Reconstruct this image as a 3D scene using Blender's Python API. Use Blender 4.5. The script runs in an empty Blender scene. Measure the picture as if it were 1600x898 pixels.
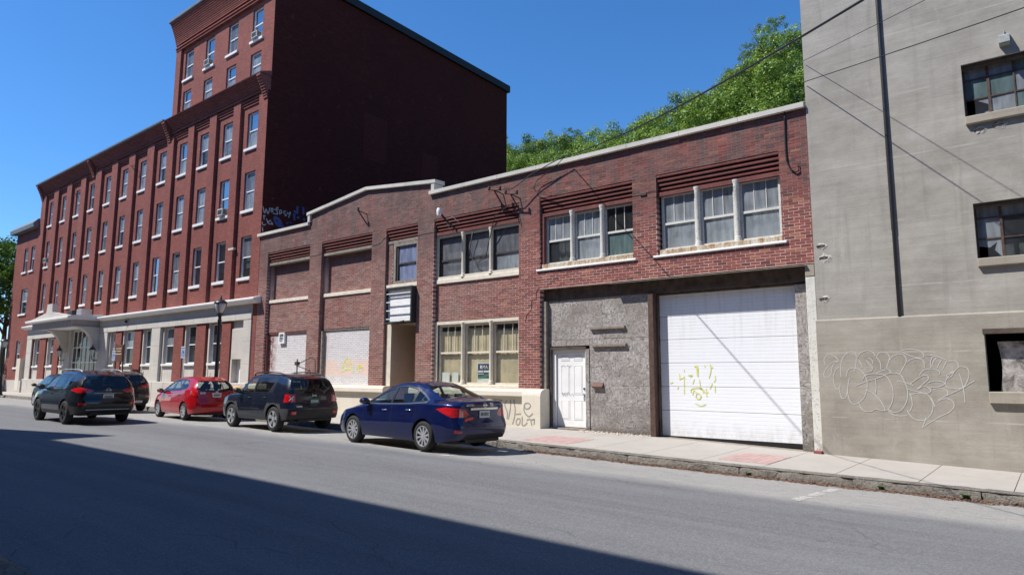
import bpy, bmesh, math, random
from mathutils import Vector, Matrix, noise
random.seed(7)
R = math.radians
scene = bpy.context.scene
col = scene.collection

# ------------------------------------------------------------------ camera
cd_ = bpy.data.cameras.new('camera')
cd_.sensor_width = 36.0
cd_.lens = 23.51
cd_.clip_start = 0.1
cd_.clip_end = 2000
camera = bpy.data.objects.new('camera', cd_)
col.objects.link(camera)
camera.matrix_world = Matrix(((0.77956, 0.07849, 0.62139, 0.0),
                              (0.62632, -0.10344, -0.77268, -15.2),
                              (0.00363, 0.99153, -0.12980, 1.48),
                              (0, 0, 0, 1)))
scene.camera = camera

# ------------------------------------------------------------------ sky, sun, exposure
SUN = Vector((0.85, 1.0, -1.85)).normalized()          # the way the light travels
world = bpy.data.worlds.new('World')
scene.world = world
world.use_nodes = True
wn = world.node_tree
sky_node = wn.nodes.new('ShaderNodeTexSky')
sky_node.sky_type = 'NISHITA'
sky_node.sun_disc = False
sky_node.sun_elevation = math.asin(-SUN.z)
sky_node.sun_rotation = math.atan2(-SUN.x, -SUN.y)
sky_node.air_density = 1.0
sky_node.dust_density = 0.0
sky_node.ozone_density = 10.0
bg = wn.nodes['Background']
bg.inputs[1].default_value = 0.118
hsv = wn.nodes.new('ShaderNodeHueSaturation')
hsv.inputs['Saturation'].default_value = 1.12
hsv.inputs['Value'].default_value = 1.14
wn.links.new(sky_node.outputs[0], hsv.inputs['Color'])
wn.links.new(hsv.outputs[0], bg.inputs[0])
sl = bpy.data.lights.new('sun', 'SUN')
sl.energy = 4.9
sl.angle = R(0.53)
sl.color = (1.0, 0.955, 0.89)
sun = bpy.data.objects.new('sun', sl)
sun.rotation_euler = SUN.to_track_quat('-Z', 'Y').to_euler()
sun.location = (-10, -25, 40)
col.objects.link(sun)
scene.view_settings.view_transform = 'Standard'
scene.view_settings.look = 'None'
scene.view_settings.gamma = 1.0
scene.view_settings.use_curve_mapping = False
scene.view_settings.exposure = 0.42
scene.cycles.diffuse_bounces = 2

# ------------------------------------------------------------------ mesh helpers
class MB:
    def __init__(s):
        s.v = []; s.f = []; s.m = []
    def quad(s, a, b, c, d, mi=0):
        n = len(s.v); s.v += [a, b, c, d]; s.f.append((n, n+1, n+2, n+3)); s.m.append(mi); return s
    def poly(s, pts, mi=0):
        n = len(s.v); s.v += list(pts); s.f.append(tuple(range(n, n+len(pts)))); s.m.append(mi); return s
    def box(s, x0, x1, y0, y1, z0, z1, mi=0, skip=''):
        n = len(s.v)
        s.v += [(x0,y0,z0),(x1,y0,z0),(x1,y1,z0),(x0,y1,z0),(x0,y0,z1),(x1,y0,z1),(x1,y1,z1),(x0,y1,z1)]
        for k, q in (('b',(0,3,2,1)),('t',(4,5,6,7)),('f',(0,1,5,4)),('r',(1,2,6,5)),('k',(2,3,7,6)),('l',(3,0,4,7))):
            if k not in skip:
                s.f.append(tuple(n+i for i in q)); s.m.append(mi)
        return s
    def bbox(s, x0, x1, y0, y1, z0, z1, c=0.01, mi=0):
        # box with a chamfered front (-y) edge loop
        n = len(s.v)
        s.v += [(x0+c,y0,z0+c),(x1-c,y0,z0+c),(x1-c,y0,z1-c),(x0+c,y0,z1-c),
                (x0,y0+c,z0),(x1,y0+c,z0),(x1,y0+c,z1),(x0,y0+c,z1),
                (x0,y1,z0),(x1,y1,z0),(x1,y1,z1),(x0,y1,z1)]
        fs = [(0,1,2,3)]
        for k in range(4):
            j = (k+1) % 4
            fs.append((4+k,4+j,j,k)); fs.append((8+k,8+j,4+j,4+k))
        fs.append((11,10,9,8))
        for q in fs: s.f.append(tuple(n+i for i in q)); s.m.append(mi)
        return s
    def prism(s, prof, a, b, axis='x', mi=0):
        # prof: list of 2d points; extruded along axis from a to b
        def p(u, t):
            if axis == 'x': return (t, u[0], u[1])
            if axis == 'y': return (u[0], t, u[1])
            return (u[0], u[1], t)
        n = len(s.v); k = len(prof)
        s.v += [p(u, a) for u in prof] + [p(u, b) for u in prof]
        for i in range(k):
            j = (i+1) % k
            s.f.append((n+i, n+j, n+k+j, n+k+i)); s.m.append(mi)
        s.f.append(tuple(n+i for i in range(k))[::-1]); s.m.append(mi)
        s.f.append(tuple(n+k+i for i in range(k))); s.m.append(mi)
        return s
    def tube(s, pts, r, n=8, mi=0, cap=True):
        pts = [Vector(p) for p in pts]; rings = []
        rr = r if isinstance(r, (list, tuple)) else [r]*len(pts)
        for i, p in enumerate(pts):
            d = (pts[min(i+1, len(pts)-1)] - pts[max(i-1, 0)])
            if d.length < 1e-9: d = Vector((0,0,1))
            d.normalize()
            u = d.cross(Vector((0,0,1)) if abs(d.z) < .95 else Vector((1,0,0))).normalized(); w = d.cross(u)
            b = len(s.v)
            for k in range(n):
                a = 2*math.pi*k/n
                s.v.append(tuple(p + (u*math.cos(a)+w*math.sin(a))*rr[i]))
            rings.append(b)
        for a, b in zip(rings, rings[1:]):
            for k in range(n):
                j = (k+1) % n
                s.f.append((a+k, a+j, b+j, b+k)); s.m.append(mi)
        if cap:
            s.f.append(tuple(rings[0]+k for k in range(n))[::-1]); s.m.append(mi)
            s.f.append(tuple(rings[-1]+k for k in range(n))); s.m.append(mi)
        return s
    def lathe(s, prof, c=(0,0,0), axis='z', n=24, mi=0):
        # prof: (radius, height) list
        base = len(s.v)
        for (r, h) in prof:
            for k in range(n):
                a = 2*math.pi*k/n
                x, y = r*math.cos(a), r*math.sin(a)
                if axis == 'z': s.v.append((c[0]+x, c[1]+y, c[2]+h))
                elif axis == 'y': s.v.append((c[0]+x, c[1]+h, c[2]+y))
                else: s.v.append((c[0]+h, c[1]+x, c[2]+y))
        for i in range(len(prof)-1):
            for k in range(n):
                j = (k+1) % n
                s.f.append((base+i*n+k, base+i*n+j, base+(i+1)*n+j, base+(i+1)*n+k)); s.m.append(mi)
        return s
    def ribbon(s, pts, w, nrm, mi=0):
        # flat stroke on a plane with normal nrm
        pts = [Vector(p) for p in pts]; nrm = Vector(nrm); L = []
        for i, p in enumerate(pts):
            d = (pts[min(i+1, len(pts)-1)] - pts[max(i-1, 0)]).normalized()
            q = nrm.cross(d).normalized()*w/2
            L.append((p+q, p-q))
        b = len(s.v)
        for a, c in L: s.v += [tuple(a), tuple(c)]
        for i in range(len(L)-1):
            s.f.append((b+2*i, b+2*i+1, b+2*i+3, b+2*i+2)); s.m.append(mi)
        return s
    def mesh(s, name, mats, smooth=False, angle=None):
        me = bpy.data.meshes.new(name)
        me.from_pydata([tuple(v) for v in s.v], [], s.f)
        for m in (mats if isinstance(mats, (list, tuple)) else [mats]): me.materials.append(m)
        if any(s.m): me.polygons.foreach_set('material_index', s.m)
        bm = bmesh.new(); bm.from_mesh(me)
        bmesh.ops.remove_doubles(bm, verts=bm.verts, dist=1e-5)
        bmesh.ops.recalc_face_normals(bm, faces=bm.faces)
        bm.to_mesh(me); bm.free()
        if smooth or angle:
            me.polygons.foreach_set('use_smooth', [True]*len(me.polygons))
            if angle: me.set_sharp_from_angle(angle=R(angle))
        me.update()
        return me

WLOC = {}
def empty(name, loc, rz=0.0):
    o = bpy.data.objects.new(name, None); o.location = loc; o.rotation_euler = (0, 0, rz)
    o.empty_display_size = 0.3
    col.objects.link(o); WLOC[o] = Matrix.Translation(loc) @ Matrix.Rotation(rz, 4, 'Z')
    return o
def tag(o, label=None, cat=None, group=None, kind=None):
    if label: o['label'] = label
    if cat: o['category'] = cat
    if group: o['group'] = group
    if kind: o['kind'] = kind
    return o
def link(name, me, parent=None, local=False, loc=(0,0,0)):
    """one mesh object; verts are in world coordinates unless local"""
    o = bpy.data.objects.new(name, me); o.location = loc
    col.objects.link(o); WLOC[o] = Matrix.Translation(loc)
    if parent is not None:
        o.parent = parent
        if local: WLOC[o] = WLOC[parent] @ Matrix.Translation(loc)
        else: o.matrix_parent_inverse = WLOC[parent].inverted()
    return o
def put(name, mb, mats, parent=None, local=False, smooth=False, angle=None, loc=(0,0,0)):
    return link(name, mb.mesh(name, mats, smooth, angle), parent, local, loc)
def thing(name, loc, label, cat, group=None, rz=0.0):
    return tag(empty(name, loc, rz), label, cat, group)
def text_mesh(txt, size, mat, extrude=0.002, align='CENTER', xs=1.0):
    cu = bpy.data.curves.new('lettering', 'FONT'); cu.body = txt; cu.size = size; cu.extrude = extrude
    cu.align_x = align; cu.align_y = 'CENTER'; cu.space_character = 1.05
    o = bpy.data.objects.new('lettering', cu); col.objects.link(o)
    me = bpy.data.meshes.new_from_object(o); bpy.data.objects.remove(o)
    me.name = 'lettering'
    me.materials.clear(); me.materials.append(mat)
    me.transform(Matrix.Diagonal((xs, 1, 1, 1)))
    return me
def interp(tab, x):
    if x <= tab[0][0]: return tab[0][1]
    for (a, b), (c, d) in zip(tab, tab[1:]):
        if x <= c: return b + (d-b)*(x-a)/(c-a)
    return tab[-1][1]
def sstep(a, b, x):
    t = max(0, min(1, (x-a)/(b-a))); return t*t*(3-2*t)

# ------------------------------------------------------------------ material helpers
class NT:
    def __init__(s, name):
        s.mat = bpy.data.materials.new(name); s.mat.use_nodes = True
        s.t = s.mat.node_tree; s.n = s.t.nodes; s.b = s.n['Principled BSDF']; s.out = s.n['Material Output']
        s._pos = None
    def add(s, typ, **kw):
        nd = s.n.new(typ)
        for k, v in kw.items(): setattr(nd, k, v)
        return nd
    def l(s, a, b): s.t.links.new(a, b)
    def val(s, x, sock):
        if hasattr(x, 'is_linked') or hasattr(x, 'links'): s.l(x, sock)
        else: sock.default_value = x
    @property
    def pos(s):
        if s._pos is None: s._pos = s.add('ShaderNodeNewGeometry')
        return s._pos.outputs['Position']
    @property
    def nor(s):
        s.pos; return s._pos.outputs['Normal']
    def obj(s):
        return s.add('ShaderNodeTexCoord').outputs['Object']
    def math(s, op, a, b=0.0, c=None, clamp=False):
        m = s.add('ShaderNodeMath', operation=op, use_clamp=clamp)
        s.val(a, m.inputs[0]); s.val(b, m.inputs[1])
        if c is not None: s.val(c, m.inputs[2])
        return m.outputs[0]
    def sep(s, v):
        x = s.add('ShaderNodeSeparateXYZ'); s.l(v, x.inputs[0]); return x.outputs
    def comb(s, x, y, z=0.0):
        c = s.add('ShaderNodeCombineXYZ'); s.val(x, c.inputs[0]); s.val(y, c.inputs[1]); s.val(z, c.inputs[2]); return c.outputs[0]
    def scale(s, v, sc):
        m = s.add('ShaderNodeMapping'); s.l(v, m.inputs[0]); m.inputs['Scale'].default_value = sc; return m.outputs[0]
    def noise(s, v, sc, det=3.0, rough=0.55, dist=0.0):
        n = s.add('ShaderNodeTexNoise'); s.l(v, n.inputs['Vector']); n.inputs['Scale'].default_value = sc
        n.inputs['Detail'].default_value = det; n.inputs['Roughness'].default_value = rough; n.inputs['Distortion'].default_value = dist
        return n.outputs['Fac']
    def vor(s, v, sc, feat='F1', out='Distance', rnd=1.0):
        n = s.add('ShaderNodeTexVoronoi', feature=feat); s.l(v, n.inputs['Vector']); n.inputs['Scale'].default_value = sc
        n.inputs['Randomness'].default_value = rnd
        return n.outputs[out]
    def ramp(s, f, a, b):
        m = s.add('ShaderNodeMapRange', clamp=True); s.l(f, m.inputs['Value'])
        m.inputs['From Min'].default_value = a; m.inputs['From Max'].default_value = b
        return m.outputs[0]
    def mix(s, f, a, b, mode='MIX'):
        m = s.add('ShaderNodeMix', data_type='RGBA', blend_type=mode)
        s.val(f, m.inputs[0])
        for x, k in ((a, 6), (b, 7)):
            if isinstance(x, tuple): m.inputs[k].default_value = (*x, 1.0)
            else: s.l(x, m.inputs[k])
        return m.outputs[2]
    def bump(s, h, dist=0.01, st=1.0, chain=None):
        b = s.add('ShaderNodeBump'); s.l(h, b.inputs['Height']); b.inputs['Distance'].default_value = dist; b.inputs['Strength'].default_value = st
        if chain is not None: s.l(chain, b.inputs['Normal'])
        return b.outputs[0]
    def fin(s, color=None, rough=None, normal=None, spec=None, metal=None):
        for nm, x in (('Base Color', color), ('Roughness', rough), ('Normal', normal), ('Specular IOR Level', spec), ('Metallic', metal)):
            if x is None: continue
            if isinstance(x, tuple): s.b.inputs[nm].default_value = (*x, 1.0)
            elif isinstance(x, (int, float)): s.b.inputs[nm].default_value = x
            else: s.l(x, s.b.inputs[nm])
        return s.mat

def plain(name, c, rough=0.6, var=0.12, sc=3.0, bump=0.0, bsc=40.0, spec=0.4, metal=0.0, local=False):
    t = NT(name); p = t.obj() if local else t.pos
    f = t.ramp(t.noise(p, sc, 4), .3, .7)
    lo = tuple(x*(1-var) for x in c); hi = tuple(min(1, x*(1+var)) for x in c)
    colr = t.mix(f, lo, hi)
    nm = t.bump(t.noise(p, bsc, 4), bump) if bump else None
    return t.fin(colr, rough, nm, spec, metal)

def pane_mat(name, tint, dust=0.25, dustc=(.35,.38,.4), refl=0.0, rough=0.03):
    """window glass: tinted see-through, fresnel reflection, a film of dust"""
    t = NT(name); n = t.n; n.remove(t.b)
    tr = t.add('ShaderNodeBsdfTransparent'); tr.inputs[0].default_value = (*tint, 1)
    gl = t.add('ShaderNodeBsdfGlossy'); gl.inputs['Roughness'].default_value = rough
    df = t.add('ShaderNodeBsdfDiffuse')
    streak = t.noise(t.scale(t.pos, (9, 9, 1.3)), 1.0, 5)
    blot = t.noise(t.pos, 4.0, 4)
    dd = t.mix(blot, tuple(x*.7 for x in dustc), tuple(min(1, x*1.25) for x in dustc))
    t.l(dd, df.inputs[0])
    m1 = t.add('ShaderNodeMixShader')
    fac = t.math('MULTIPLY', t.math('ADD', t.ramp(streak, .2, .8), .5), dust, clamp=True)
    t.l(fac, m1.inputs[0]); t.l(tr.outputs[0], m1.inputs[1]); t.l(df.outputs[0], m1.inputs[2])
    lw = t.add('ShaderNodeLayerWeight'); lw.inputs[0].default_value = .5
    fr = t.math('ADD', t.math('MULTIPLY', t.math('POWER', lw.outputs['Facing'], 5.0), .92), .05)
    m2 = t.add('ShaderNodeMixShader')
    t.l(t.math('ADD', fr, refl, clamp=True), m2.inputs[0])
    t.l(m1.outputs[0], m2.inputs[1]); t.l(gl.outputs[0], m2.inputs[2])
    t.l(m2.outputs[0], t.out.inputs[0])
    return t.mat

# ------------------------------------------------------------------ materials
BW, BH = 0.222, 0.070                                   # brick pitch
M = {}
def brick_ids(t, u, v):
    row = t.math('FLOOR', t.math('DIVIDE', v, BH))
    half = t.math('MULTIPLY', t.math('PINGPONG', row, 1.0), 0.5)
    uu = t.math('ADD', t.math('DIVIDE', u, BW), half)
    wn_ = t.add('ShaderNodeTexWhiteNoise', noise_dimensions='2D')
    t.l(t.comb(t.math('FLOOR', uu), row), wn_.inputs['Vector'])
    return wn_.outputs['Value'], wn_.outputs['Color'], uu
def brick_single():
    t = NT('fired_brick'); x, y, z = t.sep(t.pos)
    val, colr, _ = brick_ids(t, x, z)
    r2 = t.sep(colr)[1]
    a = t.mix(val, (.315,.096,.078), (.20,.066,.056))
    a = t.mix(t.ramp(r2, .93, .96), a, (.38,.16,.10))
    a = t.mix(t.math('MULTIPLY', t.ramp(r2, .16, .06), .75), a, (.085,.045,.047))
    # repainted lower right keeps its red; the left and the parapet are weathered and sooty
    old = t.math('MULTIPLY', t.ramp(x, -11.0, -14.5), .85)
    n1 = t.noise(t.pos, 1.1, 5, .6)
    a = t.mix(t.math('MULTIPLY', old, t.ramp(n1, .25, .65)), a, (.255,.165,.14))
    soot = t.math('MULTIPLY', t.ramp(z, 4.6, 6.4), t.ramp(t.noise(t.scale(t.pos, (2.1, 1, .40)), 1.1, 7, .68), .40, .60))
    a = t.mix(t.math('MULTIPLY', soot, .82), a, (.115,.09,.082))
    efl = t.ramp(t.noise(t.pos, 2.3, 7, .75, .6), .60, .72)
    a = t.mix(t.math('MULTIPLY', efl, t.math('ADD', t.math('MULTIPLY', old, .9), .06)), a, (.50,.45,.42))
    spk = t.math('MULTIPLY', t.ramp(t.noise(t.pos, 9, 5, .75), .55, .68), t.math('ADD', t.math('MULTIPLY', old, .5), .12))
    a = t.mix(spk, a, (.09,.06,.058))
    a = t.mix(t.math('MULTIPLY', t.noise(t.pos, 60, 3), .35), a, (.10,.04,.035))
    return t.fin(a, .85, t.bump(t.noise(t.pos, 90, 4), .003), .25)
def mortar_low():
    t = NT('mortar'); x, y, z = t.sep(t.pos)
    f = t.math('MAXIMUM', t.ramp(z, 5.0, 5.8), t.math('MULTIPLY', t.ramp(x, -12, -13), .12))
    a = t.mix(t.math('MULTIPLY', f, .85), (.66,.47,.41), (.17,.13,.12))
    a = t.mix(t.math('MULTIPLY', t.ramp(t.noise(t.pos, 2.5, 5), .45, .7), .35), a, (.2,.14,.13))
    return t.fin(a, .95, t.bump(t.noise(t.pos, 120, 3), .004), .1)
def brick_proc(name, c1, c2, mort, soot=.3, sootc=(.06,.03,.03), sx=False, off=.002):
    t = NT(name); x, y, z = t.sep(t.pos); nx = t.sep(t.nor)[0]
    side = t.ramp(t.math('ABSOLUTE', nx), .6, .7)
    u = t.math('ADD', t.math('MULTIPLY', x, t.math('SUBTRACT', 1.0, side)), t.math('MULTIPLY', y, side))
    b = t.add('ShaderNodeTexBrick', offset=.5, squash=1.0)
    t.l(t.comb(u, z), b.inputs['Vector'])
    b.inputs['Scale'].default_value = 1.0; b.inputs['Brick Width'].default_value = BW; b.inputs['Row Height'].default_value = BH
    b.inputs['Mortar Size'].default_value = .006; b.inputs['Mortar Smooth'].default_value = .2; b.inputs['Bias'].default_value = -.1
    b.inputs['Color1'].default_value = (*c1, 1); b.inputs['Color2'].default_value = (*c2, 1); b.inputs['Mortar'].default_value = (*mort, 1)
    n1 = t.noise(t.scale(t.pos, (1, 1, .6)), .9, 6, .62)
    a = t.mix(t.math('MULTIPLY', t.ramp(n1, .42, .7), soot), b.outputs['Color'], sootc)
    a = t.mix(t.math('MULTIPLY', t.ramp(t.noise(t.pos, 11, 6, .75), .3, .75), .55), a, tuple(v*.55 for v in c2))
    a = t.mix(t.math('MULTIPLY', t.ramp(t.noise(t.pos, 2.6, 6, .7), .6, .72), .3), a, tuple(min(1, v*1.5+.06) for v in c1))
    return t.fin(a, .9, t.bump(b.outputs['Fac'], -.006), .2)
M['brick'] = brick_single(); M['mortar'] = mortar_low()
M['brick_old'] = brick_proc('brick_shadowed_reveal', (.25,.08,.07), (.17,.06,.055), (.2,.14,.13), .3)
M['brick_big'] = brick_proc('brick_of_tall_building', (.315,.092,.072), (.215,.064,.053), (.32,.175,.15), .38, (.115,.045,.04))
M['brick_side_shaded'] = brick_proc('shade_darkened_side_brick', (.085,.017,.012), (.055,.011,.008), (.085,.03,.023), .3, (.03,.008,.006))  # shade put into the colour, far darker than the front brick
M['brick_patch'] = brick_proc('bricked_up_opening', (.105,.022,.015), (.075,.016,.011), (.10,.04,.03), .2, (.06,.015,.01))  # follows the shade-darkened side wall, slightly lighter
M['roof_black'] = plain('black_roof_flashing', (.014,.013,.013), .6, .2, 4)
M['brick_far'] = brick_proc('brick_across', (.25,.12,.09), (.2,.09,.07), (.3,.25,.22), .3)

def white_brick():
    t = NT('painted_brick'); x, y, z = t.sep(t.pos)
    b = t.add('ShaderNodeTexBrick', offset=.5); t.l(t.comb(x, z), b.inputs['Vector'])
    b.inputs['Scale'].default_value = 1; b.inputs['Brick Width'].default_value = BW; b.inputs['Row Height'].default_value = BH; b.inputs['Mortar Size'].default_value = .006
    b.inputs['Color1'].default_value = (.72,.70,.69,1); b.inputs['Color2'].default_value = (.62,.60,.60,1); b.inputs['Mortar'].default_value = (.46,.43,.42,1)
    peel = t.ramp(t.noise(t.pos, 5.5, 8, .75), .60, .66)
    edge = t.ramp(t.math('ABSOLUTE', t.math('ADD', x, 23.75)), .95, 1.35)
    edge2 = t.ramp(x, -21.2, -22.0)
    pl = t.math('MULTIPLY', t.math('ADD', t.math('MULTIPLY', peel, .35), t.math('MULTIPLY', t.ramp(t.noise(t.pos, 4.5, 7, .7), .38, .55), t.math('MULTIPLY', edge, edge2))), 1.0, clamp=True)
    a = t.mix(pl, b.outputs['Color'], (.23,.085,.075))
    rec = t.math('MULTIPLY', t.math('MULTIPLY', t.ramp(x, -21.9, -21.8), t.ramp(z, 2.02, 2.0)), t.math('MULTIPLY', t.ramp(z, 1.42, 1.44), t.ramp(t.noise(t.pos, 2.2, 3), .35, .5)))
    a = t.mix(t.math('MULTIPLY', rec, .6), a, (.80,.55,.42))
    return t.fin(a, .8, t.bump(b.outputs['Fac'], -.006), .25)
M['white_brick'] = white_brick()

def concrete(name, c, c2, board=.3, grime=.35, vert=False, pits=True):
    t = NT(name); p = t.pos; x, y, z = t.sep(p)
    big = t.ramp(t.noise(t.scale(p, (.6, .6, 1.0)), 1.3, 8, .7), .36, .64)
    a = t.mix(big, c, c2)
    lines = t.noise(t.comb(t.math('MULTIPLY', x, .35), 0.0, t.math('MULTIPLY', z, 9.0)), 1.0, 4, .6)
    a = t.mix(t.math('MULTIPLY', t.ramp(lines, .45, .75), board), a, tuple(v*.72 for v in c))
    seam = t.math('ABSOLUTE', t.math('SUBTRACT', t.math('FRACT', t.math('DIVIDE', t.math('ADD', z, t.math('MULTIPLY', t.noise(p, 1.2, 3), .03)), 1.32)), .5))
    sm = t.math('MULTIPLY', t.ramp(seam, .014, .004), t.ramp(t.noise(t.scale(p, (1.5, 1, 4)), 1.3, 4), .42, .6))
    a = t.mix(t.math('MULTIPLY', sm, .45 if board > .1 else .25), a, (.60,.57,.52))
    run = t.ramp(t.noise(t.comb(t.math('MULTIPLY', x, 5.0), 0.0, t.math('MULTIPLY', z, .35)), 1.0, 5, .6), .55, .8)
    a = t.mix(t.math('MULTIPLY', run, grime), a, tuple(v*.6 for v in c2))
    pit = t.ramp(t.noise(p, 26, 6, .75), .60, .68)
    patch = t.ramp(t.noise(t.scale(p, (.7, .7, 2.0)), 1.1, 5), .50, .64)
    fac = t.math('MULTIPLY', pit, patch)
    a = t.mix(fac, a, (.62,.60,.56))
    drip = t.ramp(t.noise(t.comb(t.math('MULTIPLY', x, 2.2), 0.0, t.math('MULTIPLY', z, .5)), 1.7, 6, .7), .60, .72)
    a = t.mix(t.math('MULTIPLY', drip, .35), a, tuple(min(1, v*1.35) for v in c))
    a = t.mix(t.math('MULTIPLY', t.noise(p, 55, 3), .25), a, tuple(v*.6 for v in c))
    h = t.math('ADD', t.math('MULTIPLY', lines, .7), t.math('ADD', t.math('MULTIPLY', fac, -.5), t.math('MULTIPLY', t.noise(p, 30, 4), .25)))
    return t.fin(a, .92, t.bump(h, .009), .2)
M['concrete_up'] = concrete('board_formed_concrete', (.425,.402,.358), (.275,.255,.22), .14, .45)
M['concrete_low'] = concrete('painted_concrete', (.40,.368,.315), (.265,.24,.20), .12, .4)
M['concrete_pier'] = concrete('smooth_concrete', (.42,.398,.355), (.295,.275,.24), .03, .55)
M['grey_stone'] = plain('grey_fascia', (.36,.34,.345), .8, .08, 3)  # canopy fascia, greyer than the limestone around it
M['cast_sill'] = concrete('cast_concrete_sill', (.42,.37,.30), (.3,.27,.22), .1, .4)
M['limestone'] = concrete('pale_limestone', (.60,.565,.51), (.50,.47,.43), .05, .35)
M['coping'] = concrete('weathered_coping_stone', (.66,.63,.57), (.52,.50,.45), .05, .5)
M['cream'] = concrete('cream_painted_masonry', (.72,.66,.55), (.62,.56,.46), .04, .3)
M['sill_cream'] = plain('cream_painted_stone', (.70,.64,.53), .7, .12, 6, .004, 60)

def sidewalk_mat():
    t = NT('pavement_concrete'); p = t.pos
    oi = t.add('ShaderNodeObjectInfo')
    a = t.mix(t.ramp(t.noise(p, 1.3, 6, .65), .3, .7), (.445,.41,.37), (.375,.35,.315))
    a = t.mix(t.math('MULTIPLY', oi.outputs['Random'], .28), a, (.40,.37,.33))
    st = t.ramp(t.noise(p, 5.0, 6, .7), .58, .72)
    a = t.mix(t.math('MULTIPLY', st, .55), a, (.26,.24,.215))
    gum = t.ramp(t.vor(p, 3.1, 'F1', 'Distance'), .05, .035)
    a = t.mix(t.math('MULTIPLY', gum, .5), a, (.2,.19,.175))
    a = t.mix(t.math('MULTIPLY', t.noise(p, 180, 2), .3), a, (.3,.28,.25))
    return t.fin(a, .9, t.bump(t.noise(p, 120, 3), .004), .2)
M['sidewalk'] = sidewalk_mat()
def asphalt():
    t = NT('asphalt'); p = t.pos; x, y, z = t.sep(p)
    a = t.mix(t.ramp(t.noise(t.scale(p, (.35, 1, 1)), .8, 6, .6), .3, .7), (.128,.130,.136), (.158,.160,.167))
    # lanes run along x: polished wheel tracks, a darker strip between, dusty parking strip by the kerb
    n = t.math('MULTIPLY', t.math('SUBTRACT', t.noise(t.scale(p, (.25, .8, 1)), 1.0, 4), .5), 1.1)
    yy = t.math('ADD', y, n)
    strip = t.math('MULTIPLY', t.ramp(yy, -5.7, -5.0), .9)
    grit = t.noise(t.scale(p, (.5, 1, 1)), 7, 5, .7)
    a = t.mix(t.math('MULTIPLY', strip, t.ramp(grit, .05, .5)), a, (.34,.325,.30))
    wt = t.math('MULTIPLY', t.ramp(t.math('ABSOLUTE', t.math('ADD', yy, 7.0)), .9, .2), .35)
    a = t.mix(wt, a, (.098,.098,.101))
    a = t.mix(t.math('MULTIPLY', t.ramp(t.math('ABSOLUTE', t.math('ADD', yy, 10.6)), .8, .2), .3), a, (.10,.10,.103))
    lng = t.noise(t.comb(t.math('MULTIPLY', x, .07), t.math('MULTIPLY', y, 2.6), 0.0), 1.0, 6, .7)
    a = t.mix(t.math('MULTIPLY', t.ramp(lng, .45, .7), .45), a, (.205,.207,.212))
    a = t.mix(t.math('MULTIPLY', t.ramp(lng, .45, .25), .4), a, (.09,.09,.093))
    spot = t.ramp(t.noise(p, 3.2, 6, .7), .68, .74)
    a = t.mix(t.math('MULTIPLY', spot, .5), a, (.055,.055,.057))
    agg = t.vor(p, 75.0, 'F1', 'Color'); ag = t.sep(agg)[0]
    a = t.mix(t.math('MULTIPLY', t.ramp(ag, .72, .95), .32), a, (.32,.32,.31))
    a = t.mix(t.math('MULTIPLY', t.ramp(ag, .3, .05), .32), a, (.05,.05,.053))
    fine = t.noise(p, 160, 2, .8)
    a = t.mix(t.math('MULTIPLY', t.ramp(fine, .5, .75), .35), a, (.28,.275,.265))
    crv = t.add('ShaderNodeTexVoronoi', feature='DISTANCE_TO_EDGE')
    wv = t.add('ShaderNodeVectorMath', operation='ADD'); t.l(t.scale(p, (.22, .5, .3)), wv.inputs[0])
    nz = t.add('ShaderNodeTexNoise'); t.l(p, nz.inputs['Vector']); nz.inputs['Scale'].default_value = 1.2; nz.inputs['Detail'].default_value = 5
    sc_ = t.add('ShaderNodeVectorMath', operation='SCALE'); t.l(nz.outputs['Color'], sc_.inputs[0]); sc_.inputs['Scale'].default_value = .35
    t.l(sc_.outputs[0], wv.inputs[1]); t.l(wv.outputs[0], crv.inputs['Vector']); crv.inputs['Scale'].default_value = 1.0
    crack = t.math('MULTIPLY', t.ramp(crv.outputs['Distance'], .006, .002), t.ramp(t.noise(p, .5, 3), .45, .6))
    a = t.mix(t.math('MULTIPLY', crack, .32), a, (.05,.05,.05))
    stain = t.ramp(t.noise(t.scale(p, (.6, 1.2, 1)), 1.7, 5, .65), .66, .74)
    a = t.mix(t.math('MULTIPLY', stain, .45), a, (.07,.068,.066))
    h = t.math('ADD', t.math('MULTIPLY', ag, .6), t.math('MULTIPLY', crack, -1.0))
    return t.fin(a, .92, t.bump(h, .004), .22)
M['asphalt'] = asphalt()
def paint_line():
    t = NT('worn_road_paint'); p = t.pos
    tr = t.add('ShaderNodeBsdfTransparent'); ms = t.add('ShaderNodeMixShader')
    w = t.math('MULTIPLY', t.ramp(t.noise(p, 16, 6, .75), .38, .56), .7)
    t.fin((.62,.60,.55), .8)
    t.l(w, ms.inputs[0]); t.l(tr.outputs[0], ms.inputs[1]); t.l(t.b.outputs[0], ms.inputs[2]); t.l(ms.outputs[0], t.out.inputs[0])
    return t.mat
M['road_paint'] = paint_line()
def granite():
    t = NT('granite_kerb'); p = t.pos
    a = t.mix(t.ramp(t.noise(p, 5, 6, .7), .3, .7), (.20,.185,.16), (.38,.35,.31))
    a = t.mix(t.math('MULTIPLY', t.ramp(t.noise(p, 26, 5, .8), .5, .62), .7), a, (.07,.065,.058))
    a = t.mix(t.math('MULTIPLY', t.ramp(t.noise(p, 2.2, 5), .5, .68), .5), a, (.40,.37,.31))
    return t.fin(a, .95, t.bump(t.noise(p, 22, 7, .75), .08), .15)
M['granite'] = granite()
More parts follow.
